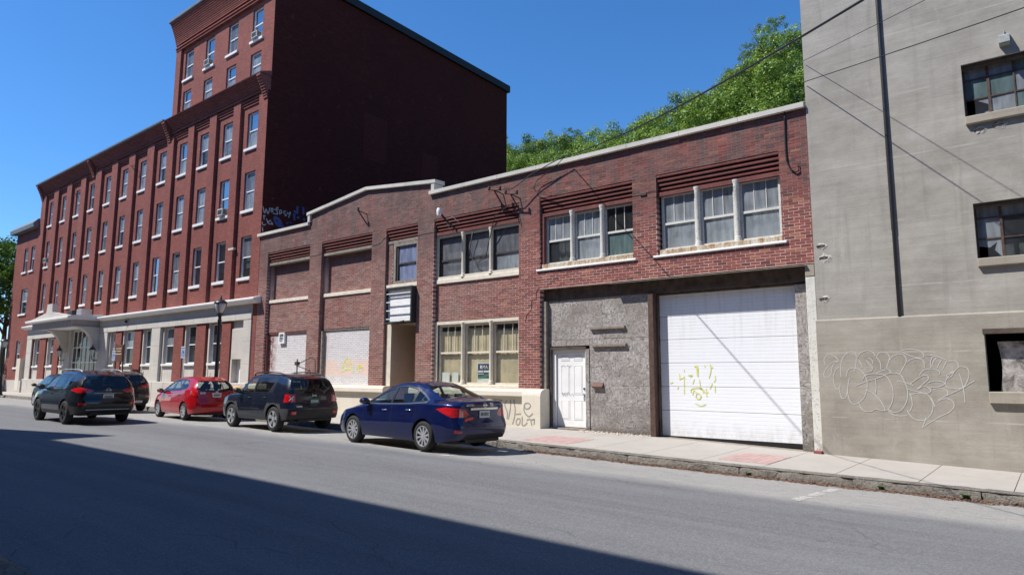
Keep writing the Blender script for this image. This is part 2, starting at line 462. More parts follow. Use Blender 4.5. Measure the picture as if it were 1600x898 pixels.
def osb():
    t = NT('weathered_strand_board'); p = t.pos; x, y, z = t.sep(p)
    oi = t.add('ShaderNodeObjectInfo')
    v = t.comb(x, z, t.math('MULTIPLY', oi.outputs['Random'], 9.0))
    wv = t.noise(v, 3.0, 3)
    v1 = t.vor(t.scale(v, (15, 40, 1)), 1.0, 'F1', 'Color'); v2 = t.vor(t.scale(v, (40, 16, 1)), 1.0, 'F1', 'Color')
    sel = t.ramp(t.noise(v, 7, 2), .47, .53)
    f = t.mix(sel, v1, v2); f0 = t.sep(f)[0]
    a = t.mix(f0, (.245,.225,.21), (.44,.41,.39))
    a = t.mix(t.math('MULTIPLY', t.ramp(t.sep(f)[1], .8, .95), .8), a, (.56,.53,.50))
    a = t.mix(t.math('MULTIPLY', t.ramp(t.sep(f)[2], .25, .05), .7), a, (.07,.06,.055))
    a = t.mix(t.math('MULTIPLY', t.ramp(t.noise(v, 1.4, 5, .6), .40, .70), .6), a, (.235,.205,.175))
    a = t.mix(t.math('MULTIPLY', t.ramp(t.noise(v, 4.0, 5, .7), .55, .7), .4), a, (.50,.48,.47))
    a = t.mix(t.math('MULTIPLY', t.ramp(t.noise(v, .9, 5, .65), .52, .68), .5), a, (.13,.115,.10))
    bot = t.math('MULTIPLY', t.ramp(t.math('ADD', z, t.math('MULTIPLY', wv, .25)), .36, .16), .6)
    a = t.mix(bot, a, (.09,.075,.06))
    return t.fin(a, .9, t.bump(f0, .006), .2)
M['osb'] = osb()
M['old_wood'] = plain('weathered_timber', (.085,.062,.048), .85, .45, 5, .006, 30)
M['grey_wood'] = plain('grey_timber', (.24,.205,.17), .85, .3, 8, .004, 40)
def old_white():
    t = NT('peeling_white_paint'); p = t.pos
    pe = t.ramp(t.noise(p, 26, 6, .75), .56, .64)
    a = t.mix(pe, (.64,.63,.58), (.20,.175,.15))
    a = t.mix(t.math('MULTIPLY', t.ramp(t.noise(p, 3, 4), .5, .7), .35), a, (.35,.32,.28))
    return t.fin(a, .8, t.bump(t.noise(p, 40, 4), .004), .25)
M['old_white'] = old_white()
def rusty_sill():
    t = NT('rust_stained_sill'); p = t.pos; x, y, z = t.sep(p)
    r = t.ramp(t.noise(t.comb(t.math('MULTIPLY', x, 9), 0.0, t.math('MULTIPLY', z, 3)), 1.0, 5, .7), .42, .62)
    a = t.mix(r, (.58,.54,.44), (.30,.165,.065))
    a = t.mix(t.ramp(t.noise(p, 22, 5, .7), .6, .7), a, (.12,.08,.05))
    return t.fin(a, .85, t.bump(t.noise(p, 40, 4), .004), .2)
M['rusty_sill'] = rusty_sill()
M['white'] = plain('white_paint', (.80,.80,.79), .5, .05, 4, .001, 60)
M['ac_white'] = plain('yellowed_casing', (.55,.54,.50), .5, .15, 8)
M['white_frame'] = plain('white_window_frame', (.76,.77,.77), .45, .06, 5)
M['white_trim'] = plain('white_painted_cornice', (.72,.71,.69), .6, .06, 2)
M['cream_wood'] = plain('cream_painted_wood', (.66,.60,.49), .6, .1, 6, .002, 60)
M['dark_frame'] = plain('dark_brown_frame', (.05,.042,.038), .6, .3, 6)
M['steel_sash'] = plain('rusty_steel_sash', (.085,.05,.038), .7, .35, 12, .003, 60)
M['black'] = plain('black_paint', (.018,.018,.02), .4, .2, 6)
M['black_metal'] = plain('black_metal', (.03,.031,.034), .5, .2, 4)
M['roof_metal'] = plain('grey_roof_flashing', (.15,.16,.18), .5, .15, 2)
M['roof_felt'] = plain('roof_felt', (.06,.06,.06), .9, .2, 3)
M['dark_inside'] = plain('unlit_room', (.028,.027,.026), .9, .2, 1)
M['tan_wall'] = plain('tan_plaster', (.44,.33,.25), .85, .08, 2, .002, 40)
M['tan_board'] = plain('tan_plywood', (.60,.50,.33), .8, .25, 2.2)
M['curtain'] = plain('pale_curtain', (.50,.52,.53), .9, .12, 4)
M['blind'] = plain('pale_roller_blind', (.46,.49,.52), .9, .08, 2)
M['blind_dark'] = plain('grey_roller_blind', (.24,.26,.28), .9, .1, 2)
M['paper'] = plain('white_paper', (.75,.78,.78), .8, .04, 5)
M['cable'] = plain('black_cable', (.015,.015,.016), .5, .2, 5)
M['iron'] = plain('rusty_iron', (.06,.045,.04), .8, .3, 20)
M['dull_zinc'] = plain('dull_zinc', (.26,.28,.27), .6, .25, 12)
M['galv'] = plain('galvanised_steel', (.42,.43,.44), .45, .15, 20, metal=.6)
M['spray_white'] = plain('white_spray_paint', (.47,.455,.43), .7, .1, 20)
M['spray_pale'] = plain('pale_chalky_paint', (.36,.36,.40), .7, .2, 20)
M['spray_blue'] = plain('blue_spray_paint', (.06,.08,.22), .7, .25, 20)
M['spray_yellow'] = plain('yellow_green_spray_paint', (.68,.68,.16), .7, .1, 20)
M['spray_grey'] = plain('grey_marker_paint', (.27,.26,.235), .8, .3, 20)
M['ink'] = plain('marker_ink', (.13,.13,.17), .7, .2, 20)
M['sign_blue'] = plain('navy_sign_print', (.022,.035,.11), .4, .05, 4)
M['sign_green'] = plain('green_sign_print', (.03,.22,.10), .4, .05, 4)
M['hc_blue'] = plain('blue_sign_print', (.02,.09,.42), .4, .05, 4)
M['brown_sign'] = plain('brown_wooden_sign', (.10,.038,.02), .6, .15, 8)
M['red_paver'] = plain('red_clay_paver', (.42,.285,.26), .9, .18, 6, .003, 70)
M['stucco_dirt'] = plain('crumbled_plaster', (.55,.47,.40), .95, .2, 30, .01, 60)
M['grass'] = plain('weed_leaves', (.07,.15,.03), .7, .3, 30)
M['litter'] = plain('dry_leaf_litter', (.17,.095,.06), .9, .45, 60)
M['lamp_glass'] = plain('frosted_lamp_glass', (.5,.5,.48), .25, .1, 5)
M['orange_tan'] = plain('tan_canvas', (.55,.36,.17), .85, .12, 6)
M['soil'] = plain('bare_ground', (.13,.11,.075), .95, .3, .4)
def hill_mat():
    t = NT('wooded_slope'); p = t.pos
    return t.fin(t.mix(t.noise(p, .8, 6), (.03,.05,.015), (.07,.09,.03)), .95)
M['hill'] = hill_mat()
def bark():
    t = NT('bark'); p = t.pos
    return t.fin(t.mix(t.noise(t.scale(p, (6, 6, 1.2)), 2, 5), (.06,.045,.035), (.16,.13,.105)), .95, t.bump(t.noise(t.scale(p, (8, 8, 1.5)), 3, 5), .04), .1)
M['bark'] = bark()
def leaf(name, c1, c2):
    t = NT(name); n = t.n; n.remove(t.b)
    g = t._pos = t.add('ShaderNodeNewGeometry')
    oi = t.add('ShaderNodeObjectInfo')
    f = t.math('ADD', t.math('MULTIPLY', g.outputs['Random Per Island'], .7), t.math('MULTIPLY', oi.outputs['Random'], .3))
    a = t.mix(f, c1, c2)
    d = t.add('ShaderNodeBsdfDiffuse'); tl = t.add('ShaderNodeBsdfTranslucent'); gl = t.add('ShaderNodeBsdfGlossy'); gl.inputs['Roughness'].default_value = .45
    t.l(a, d.inputs[0]); t.l(t.mix(.35, a, (.16,.24,.01)), tl.inputs[0]); gl.inputs[0].default_value = (.5,.55,.45,1)
    m = t.add('ShaderNodeMixShader'); m.inputs[0].default_value = .38; t.l(d.outputs[0], m.inputs[1]); t.l(tl.outputs[0], m.inputs[2])
    m2 = t.add('ShaderNodeMixShader'); m2.inputs[0].default_value = .05; t.l(m.outputs[0], m2.inputs[1]); t.l(gl.outputs[0], m2.inputs[2])
    t.l(m2.outputs[0], t.out.inputs[0]); return t.mat
M['leaf_a'] = leaf('maple_leaf', (.095,.18,.024), (.30,.42,.08))
M['leaf_b'] = leaf('dull_leaf', (.06,.125,.03), (.17,.25,.07))
M['leaf_c'] = leaf('shade_leaf', (.035,.085,.015), (.10,.20,.03))
M['p_dark'] = pane_mat('dark_window_pane', (.35,.38,.38), .10, (.25,.27,.28))
M['p_dust'] = pane_mat('dusty_window_pane', (.60,.64,.66), .48, (.43,.475,.51))
M['p_clear'] = pane_mat('shop_window_pane', (.86,.88,.85), .12, (.36,.38,.36))
M['p_sky'] = pane_mat('coated_window_pane', (.35,.42,.5), .05, (.4,.45,.5), refl=.42)
M['p_sky_film'] = pane_mat('painted_sky_pane', (.6,.65,.8), .62, (.30,.35,.52))  # sky reflection put into the film colour as lavender blue
M['p_teal'] = pane_mat('grimy_green_pane', (.25,.33,.33), .50, (.20,.29,.29))
M['p_screen'] = pane_mat('screened_window_pane', (.55,.56,.58), .45, (.25,.26,.285))
def scorched():
    t = NT('scorched_board'); p = t.pos
    a = t.mix(t.ramp(t.noise(p, 4.5, 7, .72, .5), .35, .68), (.07,.064,.06), (.56,.52,.49))
    a = t.mix(t.ramp(t.noise(p, 30, 4), .6, .75), a, (.5,.5,.5))
    return t.fin(a, .85, t.bump(t.noise(p, 25, 4), .006))
M['scorched'] = scorched()
M['spalled'] = plain('fresh_spalled_concrete', (.50,.47,.42), .95, .25, 30, .02, 40)
def garage_white():
    t = NT('dirty_white_door'); p = t.pos; x, y, z = t.sep(p)
    run = t.ramp(t.noise(t.comb(t.math('MULTIPLY', x, 9.0), 0.0, t.math('MULTIPLY', z, .6)), 1.0, 5, .65), .5, .8)
    a = t.mix(t.math('MULTIPLY', run, t.ramp(z, 1.4, 3.4)), (.80,.82,.85), (.60,.59,.56))
    a = t.mix(t.math('MULTIPLY', t.noise(p, 3, 5), .12), a, (.5,.5,.48))
    low = t.math('MULTIPLY', t.ramp(z, .5, .05), t.ramp(t.noise(t.scale(p, (3, 1, 1.2)), 2.2, 6, .7), .42, .7))
    a = t.mix(t.math('MULTIPLY', low, .45), a, (.42,.37,.30))
    a = t.mix(t.math('MULTIPLY', t.ramp(t.noise(p, 13, 6, .7), .66, .72), .3), a, (.36,.30,.24))
    return t.fin(a, .55, None, .35)
M['garage_white'] = garage_white()

# ------------------------------------------------------------------ ground, road, pavements
ZW = [(-200,.55),(-55,.20),(-20,.08),(-12,.05),(-7.7,.0),(-3.85,-.115),(-.5,-.20),(10,-.42),(80,-1.7)]   # pavement at the wall
ZK = [(-200,.48),(-55,.15),(-24,.06),(-16,.015),(-9.7,-.022),(-6.5,-.076),(-4,-.117),(-.46,-.159),(10,-.36),(80,-1.6)]  # kerb top
YK = [(-60,-2.1),(-25,-2.35),(-12,-3.02),(-6,-3.1),(80,-3.1)]
def zw(x): return interp(ZW, x)
def zk(x): return interp(ZK, x)
def yk(x): return interp(YK, x)
def zroad(x, y):
    d0 = yk(x) - y; d1 = y + 13.25
    return zk(x) - .158 + .034*max(0, min(min(d0, 2.2), d1))
YF = -13.25                                                  # far kerb
def zside(x, y):
    a = (y - yk(x)) / (0 - yk(x)); return zk(x) + (zw(x)-zk(x))*a

xs = sorted(set([-200,-150,-110,-85,-70] + [x*1.5 for x in range(-40, 20)] + [35,45,60,80]))
g = MB()
ys_ = [0.02,0.14,.26,.38,.5,.62,.74,.86,.97]
rows = []
for x in xs:
    r = []
    a, b = yk(x)+.03, YF-.03
    for k in range(13):
        y = a + (b-a)*k/12
        r.append((x, y, zroad(x, y)))
    rows.append(r)
for r0, r1 in zip(rows, rows[1:]):
    for k in range(12): g.quad(r0[k], r1[k], r1[k+1], r0[k+1])
road = tag(put('road', g, M['asphalt'], smooth=True), kind='structure')
g = MB(); S = 900
N = 24
for i in range(N):
    for j in range(N):
        x0 = -S+2*S*i/N; x1 = -S+2*S*(i+1)/N; y0 = -S+2*S*j/N; y1 = -S+2*S*(j+1)/N
        g.quad((x0,y0,-2.4),(x1,y0,-2.4),(x1,y1,-2.4),(x0,y1,-2.4))
tag(put('ground', g, M['soil']), kind='structure')
# pavement bed and slabs
g = MB()
for a, b in zip(xs, xs[1:]):
    g.quad((a,yk(a),zk(a)-.012),(b,yk(b),zk(b)-.012),(b,.6,zw(b)-.012),(a,.6,zw(a)-.012))
sidewalk = tag(put('sidewalk', g, M['grey_wood']), kind='structure')
J = [-1.775-1.195*k for k in range(-8, 42)]                  # joint positions
J = sorted(J)
kb = .20
for a, b in zip(J, J[1:]):
    if b > -4.5 and a < -4.1 and False: continue
    a2, b2 = a+.006, b-.006
    g = MB()
    ya, yb2 = yk(a2)+kb+.008, yk(b2)+kb+.008
    ym = -.015
    for (y0a, y0b, y1a, y1b) in ((ya, yb2, ym, ym),):
        p = [(a2,y0a,zside(a2,y0a)),(b2,y0b,zside(b2,y0b)),(b2,y1b,zside(b2,y1b)),(a2,y1a,zside(a2,y1a))]
        g.poly(p)
        for i in range(4):
            u, v = p[i], p[(i+1) % 4]
            g.quad((u[0],u[1],u[2]-.03),(v[0],v[1],v[2]-.03),v,u)
    put('slab', g, M['sidewalk'], sidewalk)
# plain run of pavement beyond the near slabs
g = MB()
for a, b in ((-200,-120),(-120,-80),(-80,J[0])):
    g.quad((a,yk(a)+kb,zk(a)),(b,yk(b)+kb,zk(b)),(b,-.015,zw(b)),(a,-.015,zw(a)))
for a, b in ((J[-1],25),(25,50),(50,80)):
    g.quad((a,yk(a)+kb,zk(a)),(b,yk(b)+kb,zk(b)),(b,-.015,zw(b)),(a,-.015,zw(a)))
put('pavement_run', g, M['sidewalk'], sidewalk)
# red paver insets
for n_, (x0, x1, y0, y1) in enumerate(((-5.12,-4.18,-2.55,-1.15),(-9.85,-8.55,-2.62,-1.45))):
    k = 7 if n_ == 0 else 6
    for i in range(k):
        for j in range(2 if n_ == 0 else 2):
            a = x0+(x1-x0)*i/k+.003; b = x0+(x1-x0)*(i+1)/k-.003
            c = y0+(y1-y0)*j/2+.003; d = y0+(y1-y0)*(j+1)/2-.003
            m = MB().poly([(a,c,zside(a,c)+.006),(b,c,zside(b,c)+.006),(b,d,zside(b,d)+.006),(a,d,zside(a,d)+.006)])
            for (u, v) in (((a,c),(b,c)),((b,c),(b,d)),((b,d),(a,d)),((a,d),(a,c))):
                m.quad((u[0],u[1],zside(*u)-.01),(v[0],v[1],zside(*v)-.01),(v[0],v[1],zside(*v)+.006),(u[0],u[1],zside(*u)+.006))
            put('paver', m, M['red_paver'], sidewalk)
# rough granite kerb, stone by stone
kerb = tag(put('kerb', MB().quad((-200,yk(-200)+.1,-.1),(-199.5,yk(-200)+.1,-.1),(-199.5,yk(-200)+.2,-.1),(-200,yk(-200)+.2,-.1)), M['granite']), kind='structure')
rk = random.Random(3)
def kerb_stone(x0, x1, yfun, sgn, rough=.042):
    nx = max(3, int((x1-x0)/.06)); prof = [(-.02,-.30),(-.012,-.12),(.0,-.035),(.028,.0),(.11,.004),(kb,.0)]
    g = MB(); ring = []
    seed = rk.random()*100
    for i in range(nx+1):
        x = x0+.006+(x1-x0-.012)*i/nx; r = []
        for (dy, dz) in prof:
            q = noise.noise(Vector((x*5.0, dy*14+seed, dz*16)))*rough + noise.noise(Vector((x*17, dy*30, dz*40+seed)))*rough*.5
            f = 1.0 if dz < -.01 else .35
            e = .012 if i in (0, nx) else 0
            r.append((x, yfun(x)+sgn*(dy+q*f+e*.6), zk(x)+dz+q*.35*f-(e if dz > -.05 else 0)))
        ring.append(r)
    for a, b in zip(ring, ring[1:]):
        for j in range(len(prof)-1): g.quad(a[j], b[j], b[j+1], a[j+1])
    g.poly(ring[0]); g.poly(ring[-1])
    return g
x = -42.0
while x < 9:
    w = rk.uniform(1.1, 2.3)
    put('kerb_stone', kerb_stone(x, x+w, yk, 1), M['granite'], kerb, smooth=True, angle=50)
    x += w
put('kerb_stone', kerb_stone(-75, -42, yk, 1, .01), M['granite'], kerb); put('kerb_stone', kerb_stone(9, 60, yk, 1, .01), M['granite'], kerb)
# the near side of the street, in the shade
g = MB()
for a, b in zip(xs, xs[1:]):
    g.quad((a,YF-.2,zk(a)),(b,YF-.2,zk(b)),(b,-17.4,zk(b)+.06),(a,-17.4,zk(a)+.06))
tag(put('sidewalk_near', g, M['sidewalk']), kind='structure')
x = -60.0
while x < 12:
    w = rk.uniform(1.5, 2.6)
    put('kerb_stone', kerb_stone(x, x+w, lambda q: YF, -1), M['granite'], kerb, smooth=True, angle=50); x += w
# worn paint marks
def mark(name, pts):
    g = MB()
    P = [(x_, y_, zroad(x_, y_)+.005) for x_, y_ in pts]; g.poly(P)
    return tag(put(name, g, M['road_paint']), kind='structure')
for k in range(3):
    y0 = -5.35+k*.62; mark('parking_mark', [(-2.98+.04*k,y0),(-2.84+.04*k,y0),(-2.81+.04*k,y0+.5),(-2.95+.04*k,y0+.5)])
mark('parking_mark', [(-9.62,-5.5),(-9.5,-5.5),(-9.42,-3.75),(-9.54,-3.75)])
mark('parking_mark', [(-15.4,-5.45),(-15.3,-5.45),(-15.3,-3.6),(-15.4,-3.6)])
for a in range(6): mark('lane_line', [(-62+a*5.0,-5.35),(-58.4+a*5.0,-5.35),(-58.4+a*5.0,-5.22),(-62+a*5.0,-5.22)]) if a < 5 else None
# leaf litter and grit lying in the gutter
g = MB(); rl = random.Random(5)
for k in range(9000):
    x = rl.uniform(-9.3, 4.0); t = abs(rl.gauss(0, .17))
    wv = .10+.09*noise.noise(Vector((x*1.3, 0, 0)))+.07*noise.noise(Vector((x*4, 3, 0)))
    if t > wv*1.9+.08: continue
    y = yk(x)-.015-t; s = rl.uniform(.008, .03); a = rl.uniform(0, 6.3); z = zroad(x, y)+rl.uniform(.003, .025)*(1-t*2)
    dx, dy = math.cos(a)*s, math.sin(a)*s
    g.quad((x-dx,y-dy,z),(x+dy*.6,y-dx*.6,z+rl.uniform(-.006,.012)),(x+dx,y+dy,z+rl.uniform(0,.01)),(x-dy*.6,y+dx*.6,z+rl.uniform(-.004,.01)))
tag(put('leaf_litter', g, M['litter']), 'brown dry leaves and grit along the granite kerb', kind='stuff')
def weed(x, n, h, lab):
    g = MB(); y = yk(x)-.04; z0 = zroad(x, y)
    for k in range(n):
        a = rl.uniform(0, 6.28); L = h*rl.uniform(.6, 1.1); w = .022
        d = Vector((math.cos(a), math.sin(a)-.3, 0)); s = d.cross(Vector((0,0,1)))*w
        b = Vector((x, y, z0)); m_ = b + d*L*.35 + Vector((0,0,L*.7)); e = b + d*L*.8 + Vector((0,0,L*.75))
        g.quad(tuple(b-s*.3), tuple(b+s*.3), tuple(m_+s), tuple(m_-s)); g.poly([tuple(m_-s), tuple(m_+s), tuple(e)])
    tag(put('weed', g, M['grass']), lab, 'weed', 'weeds growing out of the kerb')
weed(-2.25, 14, .10, 'small green weed against the kerb below the parking mark')
weed(-1.15, 16, .11, 'green weed at the kerb under the white wall graffiti')
weed(-4.35, 10, .09, 'tiny green weed at the kerb by the red pavers near the garage')
# wooded slope behind the low building
g = MB(); nx, ny = 40, 16
def hz(x, y):
    return interp([(20,-.5),(26,2),(34,9),(46,17),(60,22),(90,26),(160,30)], y) + .6*noise.noise(Vector((x*.07, y*.07, 0)))*3
for i in range(nx):
    for j in range(ny):
        X = [-150+220*(i+k)/nx for k in (0, 1)]; Y = [21+140*((j+k)/ny)**1.5 for k in (0, 1)]
        g.quad((X[0],Y[0],hz(X[0],Y[0])),(X[1],Y[0],hz(X[1],Y[0])),(X[1],Y[1],hz(X[1],Y[1])),(X[0],Y[1],hz(X[0],Y[1])))
tag(put('hillside', g, M['hill'], smooth=True), kind='structure')

# ------------------------------------------------------------------ low brick building
def ax(x, Y): return x*(1+Y/15.2)
def az(z, Y): return 1.48+(z-1.48)*(1+Y/15.2)
LB = thing('brick_building', (-15, 0, 0), 'low two-storey red brick building with white garage door and stepped gable parapet', 'building')
BRICKS = []
wallmb = MB()
def brick_panel(x0, x1, z0, z1, y, depth=.1, top=None, back=True, dy=.0035, ends=''):
    if back:
        if top is None: wallmb.box(x0+.004, x1-.004, y+dy, y+depth+.05, z0+.004, z1-.002)
        else:
            n = 14; pr = [(x0+.004+(x1-x0-.008)*i/n) for i in range(n+1)]
            prof = [(x0+.004, z0)]+[(q, top(q)-.002) for q in pr][::1]
            prof = [(x0+.004, z0), (x1-.004, z0)]+[(q, top(q)-.002) for q in reversed(pr)]
            wallmb.prism(prof, y+dy, y+depth+.05, 'y')
    r0 = int(math.floor(z0/BH+1e-6)); r1 = int(math.ceil((z1)/BH-1e-6))
    for r in range(r0, r1):
        half = .5*(abs(r) % 2)
        za = max(z0, r*BH+.007); zb = min(z1, (r+1)*BH-.007)
        if zb-za < .02: continue
        i0 = int(math.floor(x0/BW+half)); i1 = int(math.floor(x1/BW+half))
        for i in range(i0, i1+1):
            xa = max(x0, (i-half)*BW+.007); xb = min(x1, (i+1-half)*BW-.007)
            if xb-xa < .03: continue
            zt = zb
            if top is not None:
                zt = min(zb, top((xa+xb)/2)-.004)
                if zt-za < .02: continue
            jit = random.uniform(-.0025, .0025)
            BRICKS.append((xa, xb, za, zt, y+jit, depth))
def ztop(x):
    if x < -22.5: return 7.32
    if x < -15.5: return interp([(-22.5,7.73),(-19.02,8.14),(-15.5,7.77)], x)
    return 7.41
XL, XR = -26.08, -3.845
BAY = [(-25.42,-22.42),(-21.65,-18.66),(-17.90,-16.29),(-15.52,-11.97),(-11.21,-8.21),(-7.53,-4.48)]
BT = 6.55
brick_panel(XL, -22.5, BT, 8.3, 0, .28, lambda x: 7.32)
brick_panel(-22.5, -15.5, BT, 8.3, 0, .28, ztop)
brick_panel(-15.5, XR, BT, 8.3, 0, .28, lambda x: 7.41)
for a, b in ((XL,-25.42),(-22.42,-21.65),(-18.66,-17.90),(-16.29,-15.52),(-11.97,-11.21)): brick_panel(a, b, 1.1, BT, 0, .3)
brick_panel(-8.21, -7.53, 4.41, BT, 0, .3); brick_panel(-4.48, XR, 4.41, BT, 0, .3)
brick_panel(-11.21, XR, 3.90, 4.41, 0, .2)
for a, b in (BAY[0], BAY[1]):
    brick_panel(a, b, 3.18, 4.40, .15, .1); brick_panel(a+.03, b-.03, 4.53, 6.0, .30, .1)
    # stepped side jamb beside the blind window
    wallmb.box(a, a+.10, .14, .42, 4.53, 6.02); wallmb.box(b-.06, b, .14, .42, 4.53, 6.02)
brick_panel(BAY[3][0], BAY[3][1], 3.19, 4.40, .15, .1)
brick_panel(BAY[2][0], BAY[2][0]+.28, 4.56, 6.0, .09, .1)
# pick the bricks that show largest, the rest is one mass
def shows(b):
    cx, cz = (b[0]+b[1])/2, (b[2]+b[3])/2
    d = math.sqrt(cx*cx+(15.2+b[4])**2+(cz-1.48)**2); return (15.2/d)/(d*d)
full = [b for b in BRICKS if b[1]-b[0] > .205 and b[3]-b[2] > .0555]
full.sort(key=shows, reverse=True); near = set(full[:300])
one = MB(); w_, h_ = BW-.014, BH-.014
one.box(0, w_, 0, .1, 0, h_, skip='k'); one_me = one.mesh('brick', M['brick'])
rest = MB()
for b in BRICKS:
    if b in near: link('brick', one_me, LB, loc=(b[0], b[4], b[2]))
    else: rest.box(b[0], b[1], b[4], b[4]+b[5], b[2], b[3], skip='k')
rm = bpy.data.meshes.new('brickwork'); rm.from_pydata(rest.v, [], rest.f); rm.materials.append(M['brick'])
tag(link('brickwork', rm, LB), kind='stuff')
# masses behind the face
wallmb.box(XL, XR+.0, .46, .7, 6.0, 7.25)
put('wall', wallmb, M['mortar'], LB)
g = MB()
g.box(XL+.02, XR-.02, .75, 19, 6.85, 7.0); g.box(XL+.02, XL+.3, .5, 19, -2.3, 6.85); g.box(XR-.3, XR-.02, .5, 19, -2.3, 6.85); g.box(XL+.3, XR-.3, 18.7, 19, -2.3, 6.85)
put('roof', g, M['roof_felt'], LB)
# stepped corbel courses and lintel over every bay
for a, b in BAY:
    for k in range(4):
        zt = BT-.012-k*.105
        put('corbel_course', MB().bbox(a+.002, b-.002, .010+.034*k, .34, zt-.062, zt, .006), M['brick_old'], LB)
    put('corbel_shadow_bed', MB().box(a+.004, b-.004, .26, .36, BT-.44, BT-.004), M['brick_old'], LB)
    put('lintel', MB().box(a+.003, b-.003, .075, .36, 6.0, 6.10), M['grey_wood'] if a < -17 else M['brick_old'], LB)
# coping stones
def coping(x0, x1, f, n, side=''):
    for i in range(n):
        a = x0+(x1-x0)*i/n+.004; b = x0+(x1-x0)*(i+1)/n-.004
        e = random.uniform(-.006, .006)
        g = MB(); pr = [(-.10,.0),(-.10,.115),(.36,.135),(.36,.0)]
        A = [(a, y+e, f(a)+z) for y, z in pr]; B_ = [(b, y+e, f(b)+z) for y, z in pr]
        for k in range(4): g.quad(A[k], B_[k], B_[(k+1) % 4], A[(k+1) % 4])
        g.poly(A); g.poly(B_)
        put('coping_stone', g, M['coping'], LB)
coping(-26.2, -22.50, lambda x: 7.32, 3)
coping(-22.62, -19.02, lambda x: interp([(-22.62,7.715),(-19.02,8.14)], x), 3); coping(-19.02, -15.42, lambda x: interp([(-22.5,7.73),(-19.02,8.14),(-15.4,7.76)], x), 3)
coping(-15.72, XR-.02, lambda x: 7.41, 8)
for x0, z0, z1 in ((-22.56,7.44,7.73),(-15.62,7.53,7.76)): put('coping_stone', MB().box(x0, x0+.14, -.085, .34, z0, z1), M['coping'], LB)
# sills
def sill(a, b, z0, z1, y0, y1, m): return put('sill', MB().bbox(a, b, y0, y1, z0, z1, .012), m, LB)
for i in (0, 1): sill(BAY[i][0]+.003, BAY[i][1]-.003, 4.40, 4.53, .11, .45, M['sill_cream'])
sill(BAY[2][0]+.03, BAY[2][1]+.02, 4.42, 4.55, .03, .33, M['sill_cream'])
sill(BAY[3][0]+.003, BAY[3][1]-.003, 4.40, 4.54, .10, .38, M['sill_cream'])
for a, b in ((-11.31,-8.12),(-7.64,-4.38)):
    sill(a, b, 4.41, 4.465, -.05, .05, M['white']); sill(a+.16, b-.1, 4.468, 4.60, .02, .4, M['rusty_sill'])
# painted brick infill of the two left bays
for (a, b), z1 in ((BAY[0], 3.10), (BAY[1], 3.12)):
    put('painted_infill', MB().box(a-.0, b, .21, .40, 1.0, z1), M['white_brick'], LB)
    put('soffit_strip', MB().box(a+.002, b-.002, .165, .42, z1+.004, 3.176), M['brick_old'] if a < -22 else M['grey_wood'], LB)
g = MB().box(BAY[1][0], BAY[1][0]+.14, .08, .208, 1.1, 3.11); put('jamb', g, M['grey_wood'], LB)
g = MB().box(BAY[0][0], BAY[0][0]+.10, .08, .208, 1.1, 3.09); put('jamb', g, M['brick_old'], LB)
# cream plinth with a moulded ledge
def plinth(x0, x1):
    zb = min(zw(x0), zw(x1))-.1
    put('plinth', MB().box(x0, x1, -.09, .46, zb, .86), M['cream'], LB)
    put('plinth_ledge', MB().prism([(-.20,.87),(-.215,.90),(-.21,1.02),(-.17,1.075),(-.05,1.10),(.46,1.10),(.46,.87)], x0, x1, 'x'), M['cream'], LB)
plinth(XL, -17.62); plinth(-16.36, -11.66)
g = MB()
pr = [(-.25,-.1),(-.25,.90),(-.235,.985),(-.17,1.06),(-.05,1.098),(.3,1.098),(.3,-.1)]
g.prism(pr, -11.655, -11.02, 'x'); put('plinth_end_block', g, M['cream'], LB, angle=35)
# ---- windows
def frame_rect(g, x0, x1, z0, z1, y, w, d, mi=0):
    g.box(x0, x0+w, y, y+d, z0, z1, mi); g.box(x1-w, x1, y, y+d, z0, z1, mi)
    g.box(x0+w, x1-w, y+.001, y+d, z1-w, z1, mi); g.box(x0+w, x1-w, y+.001, y+d, z0, z0+w, mi)
def sash_window(parent, x0, x1, z0, z1, y, rail, fm, pm_up, pm_lo, lights=1, w=.055, name='window', extra=None, tilt=0.0):
    """one double-hung window: frame, meeting rail, glazing bars, panes"""
    g = MB(); frame_rect(g, x0, x1, z0, z1, y, w, .10)
    g.box(x0+w, x1-w, y+.012, y+.07, rail-.025, rail+.03)
    for k in range(1, lights):
        xb = x0+w+(x1-x0-2*w)*k/lights; g.box(xb-.009, xb+.009, y+.02, y+.05, rail+.03, z1-w)
    f = put(name, g, fm, parent)
    for (a, b, pm, yy, n) in ((rail+.028, z1-w, pm_up, y+.034, lights), (z0+w, rail-.023, pm_lo, y+.052, 1)):
        for k in range(n):
            xa = x0+w+(x1-x0-2*w)*k/n; xb = x0+w+(x1-x0-2*w)*(k+1)/n
            t = random.uniform(-.004, .004)
            put('pane', MB().quad((xa,yy+t,a),(xb,yy-t,a),(xb,yy-t+tilt,b),(xa,yy+t+tilt,b)), pm, f)
    return f
def colonnette(x, z0, z1, y, m):
    h = z1-z0; r = .062
    pr = [(.0,0),(.085,0),(.085,.05),(.075,.07),(.08,.10),(r,.12),(r,h-.16),(.072,h-.14),(.066,h-.11),(.085,h-.06),(.09,h-.03),(.09,h),(.0,h)]
    put('colonnette', MB().lathe(pr, (x, y, z0), n=14), m, LB, angle=40)
